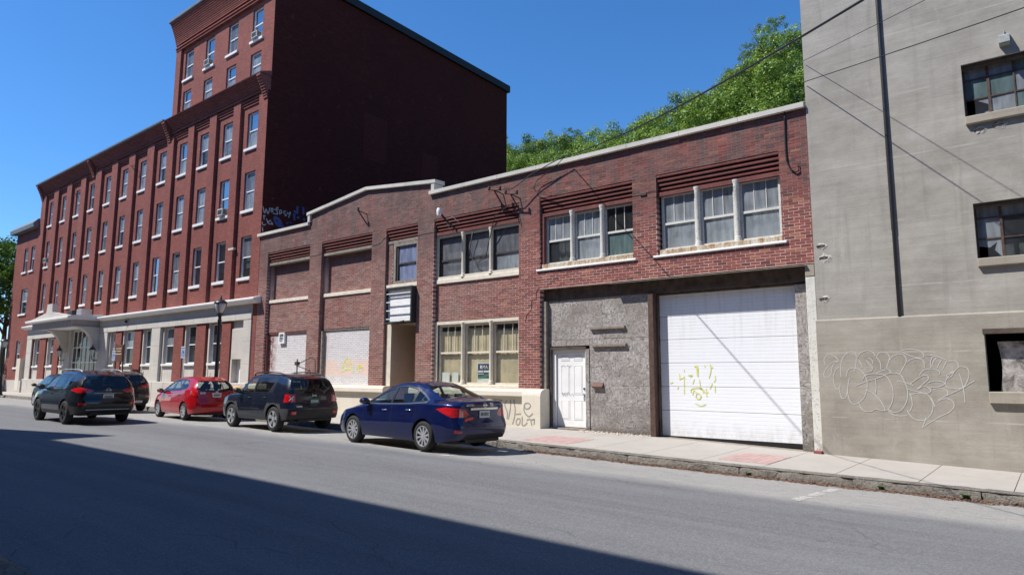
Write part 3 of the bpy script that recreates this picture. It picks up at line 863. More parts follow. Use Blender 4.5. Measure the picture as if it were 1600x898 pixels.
def tri(x0, x1, z0, z1, y, ms, rail, fm, cm, ups, los, lights, backs):
    edges = [x0]+ms+[x1]
    head = MB().box(x0, x1, y+.015, y+.16, z1, z1+.06); put('window_head', head, fm, LB)
    for k in range(3):
        a = edges[k]+(.05 if k else 0); b = edges[k+1]-(.05 if k < 2 else 0)
        sash_window(LB, a, b, z0, z1, y+.05, rail, fm[k] if isinstance(fm, list) else fm, ups[k], los[k], lights)
        if backs[k]:
            bm_, zb0, zb1, dy = backs[k]
            nst = 18; g = MB()
            for i in range(nst):
                u0 = a+.03+(b-a-.06)*i/nst; u1 = a+.03+(b-a-.06)*(i+1)/nst
                f_ = lambda u: y+dy+(.018 if bm_ == 'curtain' else .005)*math.sin(u*31)
                g.quad((u0,f_(u0),zb0),(u1,f_(u1),zb0),(u1,f_(u1),zb1),(u0,f_(u0),zb1))
            put('window_backing', g, M[bm_], LB, smooth=True)
    for m_ in ms:
        put('mullion', MB().box(m_-.05, m_+.05, y+.055, y+.17, z0, z1), cm, LB)
        colonnette(m_, z0-.0, z1+.055, y+.0, cm)
# upper left triple window, dark screens
Y4 = .155
tri(-15.42, -11.99, 4.545, 5.94, Y4, [-14.33,-13.17], 5.16, M['dark_frame'], M['cream_wood'], [M['p_screen']]*3, [M['p_screen'],M['p_screen'],M['p_dust']], 1,
    [('blind',4.6,5.95,.22),('blind',4.6,5.95,.22),('blind_dark',4.6,5.95,.3)])
g = MB(); frame_rect(g, -15.51, -11.975, 4.545, 6.0, .125, .085, .05); put('window_surround', g, M['cream_wood'], LB)
# shop windows below it
tri(-15.40, -11.99, 1.20, 3.06, Y4, [-14.30,-13.14], 2.17, M['cream_wood'], M['cream_wood'], [M['p_clear']]*3, [M['p_clear']]*3, 3,
    [('tan_board',1.25,2.86,.16),('tan_board',1.25,2.93,.165),('tan_board',1.25,2.80,.17)])
g = MB(); frame_rect(g, -15.51, -11.975, 1.105, 3.17, .115, .095, .05); put('window_surround', g, M['cream_wood'], LB)
sill(-15.5, -11.98, 1.102, 1.19, .04, .5, M['cream_wood'])
# single window over the sign
sash_window(LB, -17.42, -16.36, 4.56, 5.98, .11, 5.26, M['dark_frame'], M['p_sky_film'], M['p_sky_film'], 1, .06)
put('window_backing', MB().quad((-17.4,.36,4.6),(-16.4,.36,4.6),(-16.4,.36,5.95),(-17.4,.36,5.95)), M['blind'], LB)
g = MB(); frame_rect(g, -17.58, -16.30, 4.55, 6.0, .08, .12, .06); put('window_surround', g, M['grey_wood'], LB)
# two wide old windows over the garage
tri(-11.10, -8.24, 4.60, 6.0, .13, [-10.17,-9.20], 5.28, M['old_white'], M['old_white'], [M['p_dust'],M['p_dust'],M['p_dark']], [M['p_dark'],M['p_dust'],M['p_teal']], 3,
    [('curtain',4.6,5.45,.30),('curtain',4.6,5.8,.22),None])
tri(-7.47, -4.52, 4.60, 6.03, .12, [-6.49,-5.52], 5.28, M['old_white'], M['old_white'], [M['p_dust'],M['p_dust'],M['p_dust']], [M['p_dust'],M['p_dust'],M['p_dust']], 3,
    [('curtain',4.6,5.42,.24),('curtain',4.6,5.36,.22),('curtain',4.6,5.4,.22)])
put('jamb', MB().box(-11.2, -11.105, .07, .3, 4.47, 6.1), M['brick_old'], LB)
# rooms behind the glass
g = MB()
for (a, b, z0, z1, d) in ((-15.6,-11.5,4.2,6.3,3.5),(-11.5,-4.2,4.2,6.3,4.5),(-15.6,-11.6,.9,3.4,3.5)):
    g.quad((a,d,z0),(b,d,z0),(b,d,z1),(a,d,z1)); g.quad((a,.5,z0),(b,.5,z0),(b,d,z0),(a,d,z0)); g.quad((a,.5,z1),(b,.5,z1),(b,d,z1),(a,d,z1))
    g.quad((a,.5,z0),(a,d,z0),(a,d,z1),(a,.5,z1)); g.quad((b,.5,z0),(b,d,z0),(b,d,z1),(b,.5,z1))
put('room_lining', g, M['dark_inside'], LB)
# doorway under the sign: tan vestibule
g = MB(); a, b, d = -17.50, -16.30, 1.1
g.quad((a,d,0),(b,d,0),(b,d,3.3),(a,d,3.3)); g.quad((a,.0,0),(a,d,0),(a,d,3.3),(a,.0,3.3)); g.quad((b,.0,0),(b,d,0),(b,d,3.3),(b,.0,3.3)); g.quad((a,0,3.2),(b,0,3.2),(b,d,3.2),(a,d,3.2)); g.quad((a,-.2,.06),(b,-.2,.06),(b,d,.06),(a,d,.06))
put('doorway_lining', g, M['tan_wall'], LB)
put('jamb', MB().box(-17.88, -17.507, .10, .35, .0, 3.19), M['cream_wood'], LB)
g = MB(); 
for k, (za, zb) in enumerate(((.35,1.25),(1.4,2.0))): frame_rect(g, -17.2, -16.6, za, zb, 1.06, .05, .03)
g.box(-17.35, -16.45, 1.075, 1.1, .1, 2.15); put('door', g, M['tan_wall'], LB)
# ---- garage front: boarded bay, steel post, sectional door
YB = .225
S_ = lambda x: ax(x, YB); Z_ = lambda z: az(z, YB)
zr = 1.215; zr2 = 2.455
x0, x1 = -11.06, -7.90
dx0, dx1, dzt = -10.985, -9.835, 2.19
def board(a, b, z0, z1, y=YB):
    put('board', MB().bbox(a+.003, b-.003, y+random.uniform(-.004,.004), y+.03, z0+.003, z1-.003, .003), M['osb'], LB)
zg = lambda x: zw(x)-.02
board(x0, x1-1.4, zr2, 3.60); board(x1-1.4, x1, zr2, 3.60)
board(x0, x0+.6, dzt+.09, zr2, YB-.004); board(x0+.6, dx1+.12, dzt+.09, zr2); board(dx1+.12, x1, zr, zr2); board(dx1+.12, x1, -.03, zr)
put('trim_board', MB().box(dx1+.0, dx1+.115, YB-.02, YB+.03, .02, dzt), M['osb'], LB)
put('trim_board', MB().box(-11.2, -11.065, .1, YB+.03, .02, 3.55), M['grey_wood'], LB)
put('trim_board', MB().box(-11.06, dx0-.0, YB-.012, YB+.03, .02, dzt+.08), M['osb'], LB)
g = MB(); g.box(dx0-.03, dx1+.02, YB-.03, YB+.12, dzt, dzt+.07); g.box(dx0-.045, dx0+.02, YB-.03, YB+.12, .04, dzt); put('door_frame', g, M['old_wood'], LB)
g = MB(); g.box(dx0+.022, dx0+.13, YB+.05, YB+.14, .06, dzt-.002); g.box(dx0+.13, dx1-.03, YB+.06, YB+.14, dzt-.10, dzt-.002); g.box(dx1-.035, dx1-.002, YB+.02, YB+.14, .06, dzt-.002); put('door_jamb', g, M['white'], LB)
put('door_step', MB().bbox(dx0-.02, dx1+.03, YB-.10, YB+.2, -.02, .065, .01), M['grey_wood'], LB)
# six-panel entry door
da, db, dz0, dz1, DY = dx0+.14, dx1-.04, .085, dzt-.105, YB+.10
g = MB(); g.box(da, db, DY, DY+.045, dz0, dz1); door = put('entry_door', g, M['white'], LB)
W = db-da
for (u0, u1) in ((.14,.43),(.57,.86)):
    for (v0, v1) in ((.10,.36),(.44,.83),(.90,.965)):
        a, b = da+W*u0, da+W*u1; c, d = dz0+(dz1-dz0)*v0, dz0+(dz1-dz0)*v1
        q = MB(); frame_rect(q, a, b, c, d, DY-.009, .014, .012); put('panel', q, M['white'], door)
        put('panel', MB().bbox(a+.03, b-.03, DY-.008, DY+.01, c+.03, d-.03, .007), M['white'], door)
q = MB(); q.lathe([(0,-.03),(.028,-.03),(.03,0)], (db-.07, DY, 1.12), 'y', 12); put('lock', q, M['black_metal'], door)
q = MB(); q.lathe([(0,-.05),(.024,-.05),(.028,-.03),(.018,-.012),(.03,0)], (db-.07, DY, .97), 'y', 12); q.box(db-.1, db-.04, DY-.012, DY+.001, .80, 1.0); put('handle', q, M['galv'], door)
# header and post
put('header', MB().box(-11.2, -3.99, .205, .46, 3.56, 3.886), M['old_wood'], LB)
put('header_flashing', MB().prism([(-.05,3.868),(-.06,3.86),(.205,3.885),(.205,3.895)], -8.9, -4.0, 'x'), M['grey_wood'], LB)
put('header', MB().box(-7.78, -4.05, .30, .46, 3.50, 3.558), M['old_wood'], LB)
put('post', MB().box(-7.895, -7.76, .12, .42, -.03, 3.555), M['steel_sash'], LB)
put('jamb', MB().box(-7.765, -7.72, .30, .5, -.03, 3.5), M['old_wood'], LB)
# sectional overhead door, section by section, ribbed
GY = .42; gx0, gx1 = -7.79, -4.335
gz0, gz1 = .005, 3.53
gdoor = put('garage_door', MB().box(gx0-.02, gx1+.02, GY+.06, GY+.10, gz0, gz1), M['white'], LB)
lines = [gz0, .635, 1.215, 1.795, 2.375, 2.955, gz1]
for k in range(6):
    a, b = lines[k]+.004, lines[k+1]-.004
    n = 7; g = MB(); prof = []
    for i in range(n):
        c = a+(b-a)*i/n; d = a+(b-a)*(i+1)/n
        prof += [(GY+.005, c+.001), (GY, c+.006), (GY, d-.006), (GY+.005, d-.001)]
    prof += [(GY+.05, b), (GY+.05, a)]
    g.prism(prof, gx0, gx1, 'x')
    put('door_section', g, M['garage_white'] if 'garage_white' in M else M['white'], gdoor)
put('weather_strip', MB().box(gx0, gx1, GY+.0, GY+.05, -.085, gz0-.002), M['black'], gdoor)
g = MB().bbox(-4.345, -4.055, .24, .40, -.12, 3.50, .004); put('board', g, M['osb'], LB)
put('white_post', MB().bbox(-4.05, -3.85, .02, .40, -.1, 3.62, .012), M['old_white'], LB)
put('post_cap', MB().bbox(-4.05, -3.85, .01, .40, 3.624, 3.89, .012), M['cast_sill'], LB)
# bits on the boards
for (a, b, c) in ((-9.66,-8.60,2.70),(-9.61,-8.57,2.235)):
    put('ledge', MB().bbox(a, b, YB-.075, YB, c, c+.075, .008), M['grey_wood'], LB)
put('mail_slot', MB().prism([(YB-.07,1.15),(YB-.07,1.19),(YB-.01,1.30),(YB,1.30),(YB,1.15)], -9.61, -9.29, 'x'), M['brown_sign'], LB)
# cracks that have opened in the brickwork
CRK = [[(-11.24,3.90),(-11.33,3.83),(-11.335,3.63),(-11.50,3.59),(-11.515,3.32),(-11.60,3.25),(-11.68,3.18),(-11.72,3.0)],
       [(-22.42,6.05),(-22.2,6.07),(-22.0,6.05),(-21.66,6.08)],[(-18.66,6.05),(-18.4,6.04),(-18.15,6.09),(-18.05,6.2),(-17.9,6.24)],[(-16.29,6.10),(-16.0,6.12),(-15.53,6.12)],[(-8.21,6.10),(-7.95,6.11),(-7.75,6.13),(-7.54,6.13)]]
for c_ in CRK: put('crack', MB().ribbon([(a, -.0035, b) for a, b in c_], .020, (0,-1,0)), M['black'], LB)
put('iron_tie', MB().box(-7.98, -7.80, -.03, .02, 6.08, 6.14), M['iron'], LB)
# ---- marquee sign box
SG = thing('marquee_sign', (-16.9, -.1, 2.95), 'blank white letterboard sign in black box frame above the doorway', 'sign')
sx0, sx1, sz0, sz1, sy0, sy1 = -17.66, -16.31, 3.20, 4.41, -.20, .16
g = MB(); g.box(sx0, sx0+.06, sy0, sy1, sz0, sz1); g.box(sx1-.06, sx1, sy0, sy1, sz0, sz1); g.box(sx0+.06, sx1-.06, sy0+.001, sy1, sz1-.09, sz1); g.box(sx0+.06, sx1-.06, sy0+.001, sy1, sz0, sz0+.05); g.box(sx0+.06, sx1-.06, sy1-.03, sy1-.01, sz0+.05, sz1-.09)
put('box_frame', g, M['black_metal'], SG)
put('panel', MB().box(sx0+.062, sx1-.062, sy0+.12, sy0+.15, sz0+.052, sz1-.092), M['white'], SG)
for k in range(4):
    z = sz0+.13+k*.285; put('letter_rail', MB().box(sx0+.062, sx1-.062, sy0+.02, sy0+.045, z, z+.028), M['white'], SG)
put('lamp', MB().tube([(-16.95,sy0+.03,sz0+.02),(-16.6,sy0-.06,sz0+.04)], .03, 8), M['black_metal'], SG)
# ---- window sign and papers in the shop window
WS = thing('window_sign', (-13.6, .33, 1.2), 'navy and green sign with white letters inside the shop window', 'sign')
sx, sz = -13.80, 1.255
put('board', MB().box(sx, sx+.56, .27, .28, sz, sz+.60), M['paper'], WS)
put('print', MB().box(sx+.03, sx+.53, .264, .2698, sz+.13, sz+.57), M['sign_blue'], WS)
g = MB(); 
n = 10
for i in range(n):
    u0, u1 = i/n, (i+1)/n; f1 = lambda u: sz+.12+.10*u*u; f2 = lambda u: sz+.17+.13*u**1.5
    g.quad((sx+.03+.5*u0,.259,f1(u0)),(sx+.03+.5*u1,.259,f1(u1)),(sx+.03+.5*u1,.259,f2(u1)),(sx+.03+.5*u0,.259,f2(u0)))
put('swoosh', g, M['sign_green'], WS)
me = text_mesh('RMA', .15, M['paper']); me.transform(Matrix.Translation((sx+.28,.258,sz+.46)) @ Matrix.Rotation(R(90),4,'X')); link('lettering', me, WS)
g = MB()
for (a, b, z, h) in ((.05,.24,.31,.05),(.27,.50,.31,.05),(.05,.28,.25,.02)): g.quad((sx+a,.259,sz+z),(sx+b,.259,sz+z),(sx+b,.259,sz+z+h),(sx+a,.259,sz+z+h))
put('print_line', g, M['paper'], WS)
for k, (a, w) in enumerate(((-15.33,.36),(-14.85,.26))):
    tag(put('notice', MB().box(a, a+w, .265, .271, 1.26, 1.26+.30), M['paper']), ('white paper notice at left corner of shop window','white paper notice beside the first colonnette of shop window')[k], 'notice', 'papers in the shop window')
# ---- things fixed to the low building's front
DV = thing('wall_vent', (-24.3, .1, 2.7), 'white vent box high on the painted brick infill', 'vent')
vx, vz = -24.52, 2.72
g = MB(); frame_rect(g, vx, vx+.40, vz, vz+.44, .12, .06, .14); g.box(vx+.06, vx+.34, .22, .26, vz+.06, vz+.38, 1); put('hood', g, [M['white'], M['black']], DV)
g = MB(); 
for k in range(2): g.box(vx+.06, vx+.34, .15, .17, vz+.12+k*.12, vz+.14+k*.12)
put('louvre', g, M['white'], DV)
FL = thing('floodlight', (-14.95, -.1, 6.1), 'small white-capped floodlight on black arm above the left triple window', 'lamp')
put('arm', MB().tube([(-14.55,.16,6.03),(-14.7,-.2,6.3),(-14.8,-.42,6.55)], .035, 8), M['black_metal'], FL, smooth=True)
put('lamp_head', MB().lathe([(0,.12),(.06,.11),(.085,.04),(.08,-.05),(.07,-.12),(0,-.12)], (-14.83,-.47,6.62), 'z', 14), M['white'], FL, angle=50)
g = MB().tube([(-14.78,.0,6.1),(-14.9,-.1,6.42),(-14.6,-.1,6.5),(-14.4,-.02,6.3)], .008, 6); put('wire', g, M['galv'], FL)
def bracket(name, x, z, lab, big=True):
    o = thing(name, (x, -.05, z), lab, 'bracket', 'iron wire brackets on the brick wall')
    g = MB(); g.tube([(x,.0,z-.35),(x-.08,-.30,z+.05)], .022, 6); g.tube([(x+.05,.0,z-.05),(x-.08,-.30,z+.05)], .018, 6)
    if big: g.tube([(x-.28,-.3,z+.08),(x+.20,-.3,z+.0)], .02, 6)
    put('strut', g, M['iron'], o)
    for k in range(2 if big else 1):
        put('insulator', MB().lathe([(.0,0),(.04,0),(.045,.03),(.03,.05),(.045,.07),(.04,.1),(.0,.11)], (x-.26+.42*k if big else x-.08, -.3, z+.08-.07*k if big else z+.06), 'z', 10), M['iron'], o, smooth=True)
bracket('wire_bracket', -12.62, 6.95, 'upper iron wire bracket with insulators left of the brick pier')
bracket('wire_bracket', -11.98, 6.72, 'lower iron wire bracket with insulators at the brick pier')
bracket('wire_bracket', -19.05, 7.30, 'small iron bracket alone under the gable peak', False)
CB = tag(put('hanging_cable', MB().tube([(-4.29,-.04,7.42),(-4.30,-.03,7.25),(-4.31,-.02,6.6),(-4.30,-.03,6.25),(-4.22,-.03,6.05),(-4.12,-.03,5.97),(-4.05,-.03,5.99),(-4.05,-.03,6.12)], .017, 6), M['cable'], smooth=True), 'black cable end dangling down brick wall beside the concrete building', 'cable')
CP = tag(put('hanging_cable', MB().tube([(-13.9,.1,5.95),(-14.05,.14,5.4),(-13.9,.1,5.05),(-13.6,.06,4.95),(-13.35,.1,5.05),(-13.25,.12,5.5),(-12.9,.0,6.3),(-12.1,-.1,6.55),(-11.9,-.05,5.9)], .014, 6), M['cable'], smooth=True), 'looped black cable hanging in front of the middle screened window', 'cable')
# standpipe between the left bays and bent pipe by the plinth
SP = thing('standpipe', (-21.9, -.25, .1), 'grey steel post with crossed arms standing before the painted bay', 'post')
put('post', MB().tube([(-22.2,-.5,.1),(-22.2,-.5,2.05)], .03, 8), M['galv'], SP); put('head', MB().box(-22.28,-22.12,-.56,-.44,1.82,1.95), M['iron'], SP)
put('arm', MB().tube([(-22.2,-.5,1.85),(-21.5,-.35,2.12),(-21.35,-.3,2.0),(-21.3,-.3,1.1)], .016, 6), M['iron'], SP); put('arm', MB().tube([(-22.2,-.5,1.8),(-21.6,-.35,1.62),(-21.45,-.3,1.1)], .016, 6), M['iron'], SP)
BP = tag(put('bent_pipe', MB().tube([(-20.55,-.28,zw(-20)),(-20.5,-.28,.45),(-20.45,-.28,.78),(-20.55,-.28,.92),(-20.68,-.28,.88)], .03, 8), M['white'], smooth=True), 'white bent pipe rising at the cream plinth behind black boxy SUV', 'pipe')
# crumbled plaster on the pavement by the boards
g = MB(); rr = random.Random(12)
for k in range(240):
    x = rr.uniform(-9.9, -7.9); y = rr.uniform(-.28, .22); s = rr.uniform(.01, .05)*(1 if rr.random() < .8 else 1.8)
    if abs(noise.noise(Vector((x*3, y*3, 0)))) < .1: continue
    z = zw(x); a = rr.uniform(0, 6.28); c, d = math.cos(a)*s, math.sin(a)*s
    g.poly([(x+c,y+d,z),(x-d,y+c,z),(x-c,y-d,z)]); h = rr.uniform(.006, .03)
    t3 = (x+rr.uniform(-.01,.01), y, z+h)
    for p, q in (((x+c,y+d,z),(x-d,y+c,z)),((x-d,y+c,z),(x-c,y-d,z)),((x-c,y-d,z),(x+c,y+d,z))): g.poly([p, q, t3])
tag(put('plaster_rubble', g, M['stucco_dirt']), 'crumbs of pale plaster at the foot of the boarded bay', kind='stuff')
put('broken_brick', MB().bbox(-4.02,-3.86,-.18,.0,-.13,-.06,.01), M['brick'], LB)

# ------------------------------------------------------------------ grey concrete building
CBD = thing('concrete_building', (2, 0, 0), 'tall grey board-formed concrete building with rusty steel windows, right edge', 'building')
def holed(g, x0, x1, z0, z1, y, holes, depth=0.0, mi=0):
    X = sorted(set([x0, x1]+[v for h in holes for v in h[:2]])); Z = sorted(set([z0, z1]+[v for h in holes for v in h[2:4]]))
    X = [v for v in X if x0 <= v <= x1]; Z = [v for v in Z if z0 <= v <= z1]
    for a, b in zip(X, X[1:]):
        for c, d in zip(Z, Z[1:]):
            cx, cz = (a+b)/2, (c+d)/2
            if any(h[0] < cx < h[1] and h[2] < cz < h[3] for h in holes): continue
            g.quad((a,y,c),(b,y,c),(b,y,d),(a,y,d), mi)
    if depth:
        for (a, b, c, d) in holes:
            g.quad((a,y,c),(a,y+depth,c),(a,y+depth,d),(a,y,d), mi); g.quad((b,y,c),(b,y+depth,c),(b,y+depth,d),(b,y,d), mi)
            g.quad((a,y,c),(b,y,c),(b,y+depth,c),(a,y+depth,c), mi); g.quad((a,y,d),(b,y,d),(b,y+depth,d),(a,y+depth,d), mi)
WX = [(-.95, 1.45), (3.2, 5.6), (7.3, 9.7)]
rows_c = [(6.45,7.53),(3.68,4.75),(9.22,10.30),(11.99,13.07)]
holes = [(a, b, c, d) for a, b in WX for c, d in rows_c]
g = MB(); holed(g, -2.29, 14, 2.66, 16, 0, holes, .26)
g.quad((14,0,-2.3),(14,16,-2.3),(14,16,16),(14,0,16)); g.quad((-3.84,0,16),(14,0,16),(14,16,16),(-3.84,16,16)); g.quad((-3.84,16,-2.3),(14,16,-2.3),(14,16,16),(-3.84,16,16))
put('upper_wall', g, M['concrete_up'], CBD)
g = MB().box(-3.84, -2.30, -.012, 16, 2.66, 15.99); put('corner_pier', g, M['concrete_pier'], CBD)
low_holes = [(a, b, 1.21, 2.32) for a, b in WX]
g = MB(); holed(g, -3.865, 14, -2.3, 2.63, -.07, low_holes, .36); g.prism([(-.07,2.63),(-.07,2.64),(-.045,2.665),(.02,2.68),(.02,2.63)], -3.865, 14, 'x'); g.quad((-3.865,-.07,-2.3),(-3.865,.3,-2.3),(-3.865,.3,2.63),(-3.865,-.07,2.63))
put('lower_wall', g, M['concrete_low'], CBD)
put('downspout', MB().tube([(-2.30,-.04,2.67),(-2.30,-.04,4.4),(-2.30,-.038,4.42),(-2.30,-.04,9.0),(-2.30,-.04,15.9)], [.03,.03,.038,.032,.032], 10), M['black_metal'], CBD, smooth=True)
def steel_window(a, b, c, d, broken=False, mats=('p_teal','p_dust','p_teal'), seed=0):
    rs = random.Random(seed); y = .17; nx = 6; zs = [c, c+.40, c+.80, d]
    g = MB(); frame_rect(g, a, b, c, d, y, .03, .05)
    xs_ = [a+(b-a)*i/nx for i in range(nx+1)]
    for i, x in enumerate(xs_[1:-1]): g.box(x-(.022 if i % 3 == 0 else .012), x+(.022 if i % 3 == 0 else .012), y+.003, y+.045, c+.03, d-.03)
    for z in zs[1:-1]: g.box(a+.03, b-.03, y+.006, y+.04, z-.011, z+.011)
    f = put('window', g, M['steel_sash'], CBD)
    for i in range(nx):
        for j in range(3):
            xa, xb, za, zb = xs_[i], xs_[i+1], zs[j], zs[j+1]; yy = y+.025; t = rs.uniform(-.004, .004)
            m = M[rs.choice(mats)]
            if broken and i == 0 and j == 0:
                q = MB()
                if broken == 1: q.poly([(xb,yy,zb),(xb,yy,za+.17),(xb-.03,yy,za+.26),(xa+.22,yy,zb-.05),(xa+.12,yy,zb)]); q.poly([(xb,yy,za),(xb,yy,za+.13),(xb-.09,yy,za+.11),(xb-.09,yy,za)])
                else: q.poly([(xb,yy,zb),(xb,yy,za),(xb-.09,yy,za+.12),(xb-.13,yy,za+.17),(xb-.09,yy,zb-.08),(xb-.2,yy,zb-.17),(xa+.05,yy,zb-.14),(xa,yy,zb-.16),(xa,yy,zb)])
                put('broken_pane', q, M['p_dust'], f)
            else: put('pane', MB().quad((xa,yy+t,za),(xb,yy-t,za),(xb,yy-t,zb),(xa,yy+t,zb)), m, f)
    return f
k = 0
for (a, b) in WX:
    for (c, d) in rows_c:
        if a > 2 and c > 9: continue
        br = {(True, 6.45): 1, (True, 3.68): 2}.get((a < 0, c), False)
        steel_window(a, b, c, d, br, ('p_teal','p_dust','p_teal') if c > 5 else ('p_dark','p_dust'), k); k += 1
        put('sill', MB().bbox(a+.003, b-.003, -.085, .28, c-.155, c+.002, .012), M['cast_sill'], CBD)
        put('curtain', MB().quad((a+.15,.42,c),(b-.1,.42,c),(b-.1,.42,d-.25),(a+.15,.42,d-.25)), M['curtain'], CBD)
        put('head_beam', MB().box(a, b, .05, .24, d-.07, d+.0), M['old_wood'], CBD)
    put('sill', MB().bbox(a+.002, b-.002, -.16, .28, 1.0, 1.212, .014), M['cast_sill'], CBD)
    # scorched board set back in the lower opening, its left edge bowed
    g = MB(); n = 10
    e = [a+.17+.05*math.sin(i/n*3.1) for i in range(n+1)]
    for i in range(n):
        za, zb = 1.212+(2.13-1.212)*i/n, 1.212+(2.13-1.212)*(i+1)/n
        g.quad((e[i],.16,za),(b-.03,.20,za),(b-.03,.20,zb),(e[i+1],.16,zb)); g.quad((e[i],.16,za),(e[i],.19,za),(e[i+1],.19,zb),(e[i+1],.16,zb))
    put('board', g, M['scorched'], CBD)
    put('head_beam', MB().box(a-.02, b, -.09, .1, 2.27, 2.36), M['old_wood'], CBD)
g = MB().quad((-1.2,1.6,.8),(12,1.6,.8),(12,1.6,13.5),(-1.2,1.6,13.5)); g.quad((-1.1,.30,.8),(-1.1,1.6,.8),(-1.1,1.6,13.5),(-1.1,.30,13.5))
for z in (1.0,3.0,5.6,8.4,11.2): g.quad((-1.1,.3,z),(12,.3,z),(12,1.6,z),(-1.1,1.6,z))
put('room_lining', g, M['dark_inside'], CBD)
# spalled craters with bar stubs
for (x, z, r) in ((-3.66,4.24,.10),(-3.62,3.98,.13),(-3.66,3.10,.10),(-.72,6.16,.10),(-.42,6.18,.11)):
    g = MB(); n = 18; rs = random.Random(int(x*100+z*10)); pts = []
    for i in range(n):
        a = 6.283*i/n; q = r*(1+rs.uniform(-.22,.22)); pts.append((x+math.cos(a)*q, z+math.sin(a)*q*.75))
    y0 = -.014 if x < -2.3 else -.003
    c = (x+.01, y0-.004, z+.01)
    for i in range(n):
        p, q = pts[i], pts[(i+1) % n]; pm = [((u[0]-x)*.55+x, (u[1]-z)*.5+z) for u in (p, q)]
        g.quad((p[0],y0,p[1]),(q[0],y0,q[1]),(pm[1][0],y0-.012+rs.uniform(-.004,.004),pm[1][1]),(pm[0][0],y0-.012,pm[0][1])); g.poly([(pm[0][0],y0-.012,pm[0][1]),(pm[1][0],y0-.012,pm[1][1]),c])
    put('spall', g, M['spalled'], CBD)
    put('bar_stub', MB().tube([(x-.12,y0-.012,z+.01),(x-.02,y0-.03,z+.03),(x+.05,y0-.012,z+.02)], .012, 6), M['iron'], CBD)
WL = thing('wall_lamp', (-.25, -.1, 7.7), 'small grey box light fixture above the upper steel window', 'lamp')
put('housing', MB().prism([(-.005,7.70),(-.17,7.72),(-.15,7.86),(-.04,7.92),(-.005,7.92)], -.32, -.15, 'x'), M['dull_zinc'], WL)
put('conduit', MB().tube([(-.23,-.02,7.92),(-.23,-.02,8.0)], .012, 6), M['galv'], WL)

# ------------------------------------------------------------------ tall brick building
BB = thing('brick_building', (-40, 5, 0), 'tall four-storey red brick building with raised tower end and pale stone ground floor', 'building')
XC = [-27.52,-29.72,-31.97,-34.16,-36.45,-38.87,-41.26,-43.67,-46.15,-48.57,-50.99,-53.44]
BL, BRt = -55.2, -26.1
ROWS = [(5.54, 5.69, 7.56), (8.60, 8.75, 10.52), (11.49, 11.63, 13.32)]
PY = .15                                                # panel face behind the pilasters
HW = .45
panels = [(xc-.86, xc+.72) for xc in XC]
g = MB()
for (a, b), xc in zip(panels, XC):
    holed(g, a, b, 4.4, 13.95, PY, [(xc-HW+.02, xc+HW+.02, z0, z1) for _, z0, z1 in ROWS], .16)
# tower storeys
twin = [(15.0, 16.17), (16.80, 18.36)]
TX0, TX1 = -35.45, BRt
holed(g, TX0+.55, TX1-.002, 14.5, 19.6, .12, [(xc-HW+.02, xc+HW+.02, z0, z1) for xc in XC[:4] for z0, z1 in twin], .16)
put('wall', g, M['brick_big'], BB)
edges = [BRt]
for i in range(12): edges += [panels[i][1], panels[i][0]]
edges.append(BL)
for k in range(0, len(edges), 2):
    a, b = edges[k+1], edges[k]
    put('pilaster', MB().box(a, b, 0, .5, -.5 if k in (0, 24) else 4.4, 13.96), M['brick_big'], BB)
put('pilaster', MB().box(TX0, TX0+.55, .0, .5, 13.9, 19.2), M['brick_big'], BB)
# upper panels: ridged corbels at the head of each recess
for (a, b) in panels:
    for k in range(3):
        z = 13.93-k*.11; put('corbel_course', MB().box(a+.002, b-.002, .02+.04*k, .2, z-.068, z), M['brick_big'], BB)
# main cornice in stepped courses, with deeper end brackets
def cornice(x0, x1, z0, z1, y0, y1, n, name='cornice'):
    g = MB()
    for k in range(n):
        a = z0+(z1-z0)*k/n; b = z0+(z1-z0)*(k+1)/n
        f = (k/(n-1))**1.25
        g.box(x0, x1, y0+(y1-y0)*f, .4, a+.0, b-.018); g.box(x0+.01, x1-.01, y0+(y1-y0)*f+.035, .4, b-.018, b)
    return put(name, g, M['brick_big'], BB)
CS = [(-55.2,-45.75),(-45.75,-35.5),(-35.5,BRt)]
for a, b in CS: cornice(a+.3, b-.3, 14.05, 14.62, -.02, -.34, 8)
g = MB(); x = BL+.35
while x < BRt-.4: g.box(x, x+.09, -.06, .1, 13.985, 14.045); x += .17
tag(put('dentil_course', g, M['brick_big'], BB), kind='stuff')
for x in (BL+.0,-45.9,-35.65,BRt-.32): cornice(x, x+.32, 13.6, 14.62, -.05, -.42, 9, 'cornice_bracket')
put('roof_edge', MB().prism([(-.44,14.62),(-.46,14.66),(-.46,14.73),(.4,14.80),(.4,14.62)], BL-.06, TX0-.02, 'x'), M['roof_metal'], BB)
put('ledge', MB().prism([(-.40,14.62),(-.42,14.66),(.12,14.86),(.12,14.62)], TX0-.02, BRt+.04, 'x'), M['brick_big'], BB)
cornice(TX0-.05, BRt+.02, 18.95, 20.08, -.04, -.38, 12)
g = MB(); g.box(TX0+.0, BRt-.0, -.075, .3, 18.72, 18.78); g.box(TX0, BRt, -.03, .3, 18.60, 18.70); put('string_course', g, M['brick_big'], BB)
put('roof_edge', MB().prism([(-.42,20.08),(-.46,20.12),(-.46,20.24),(.4,20.34),(.4,20.08)], TX0-.12, BRt+.05, 'x'), M['roof_metal'], BB)
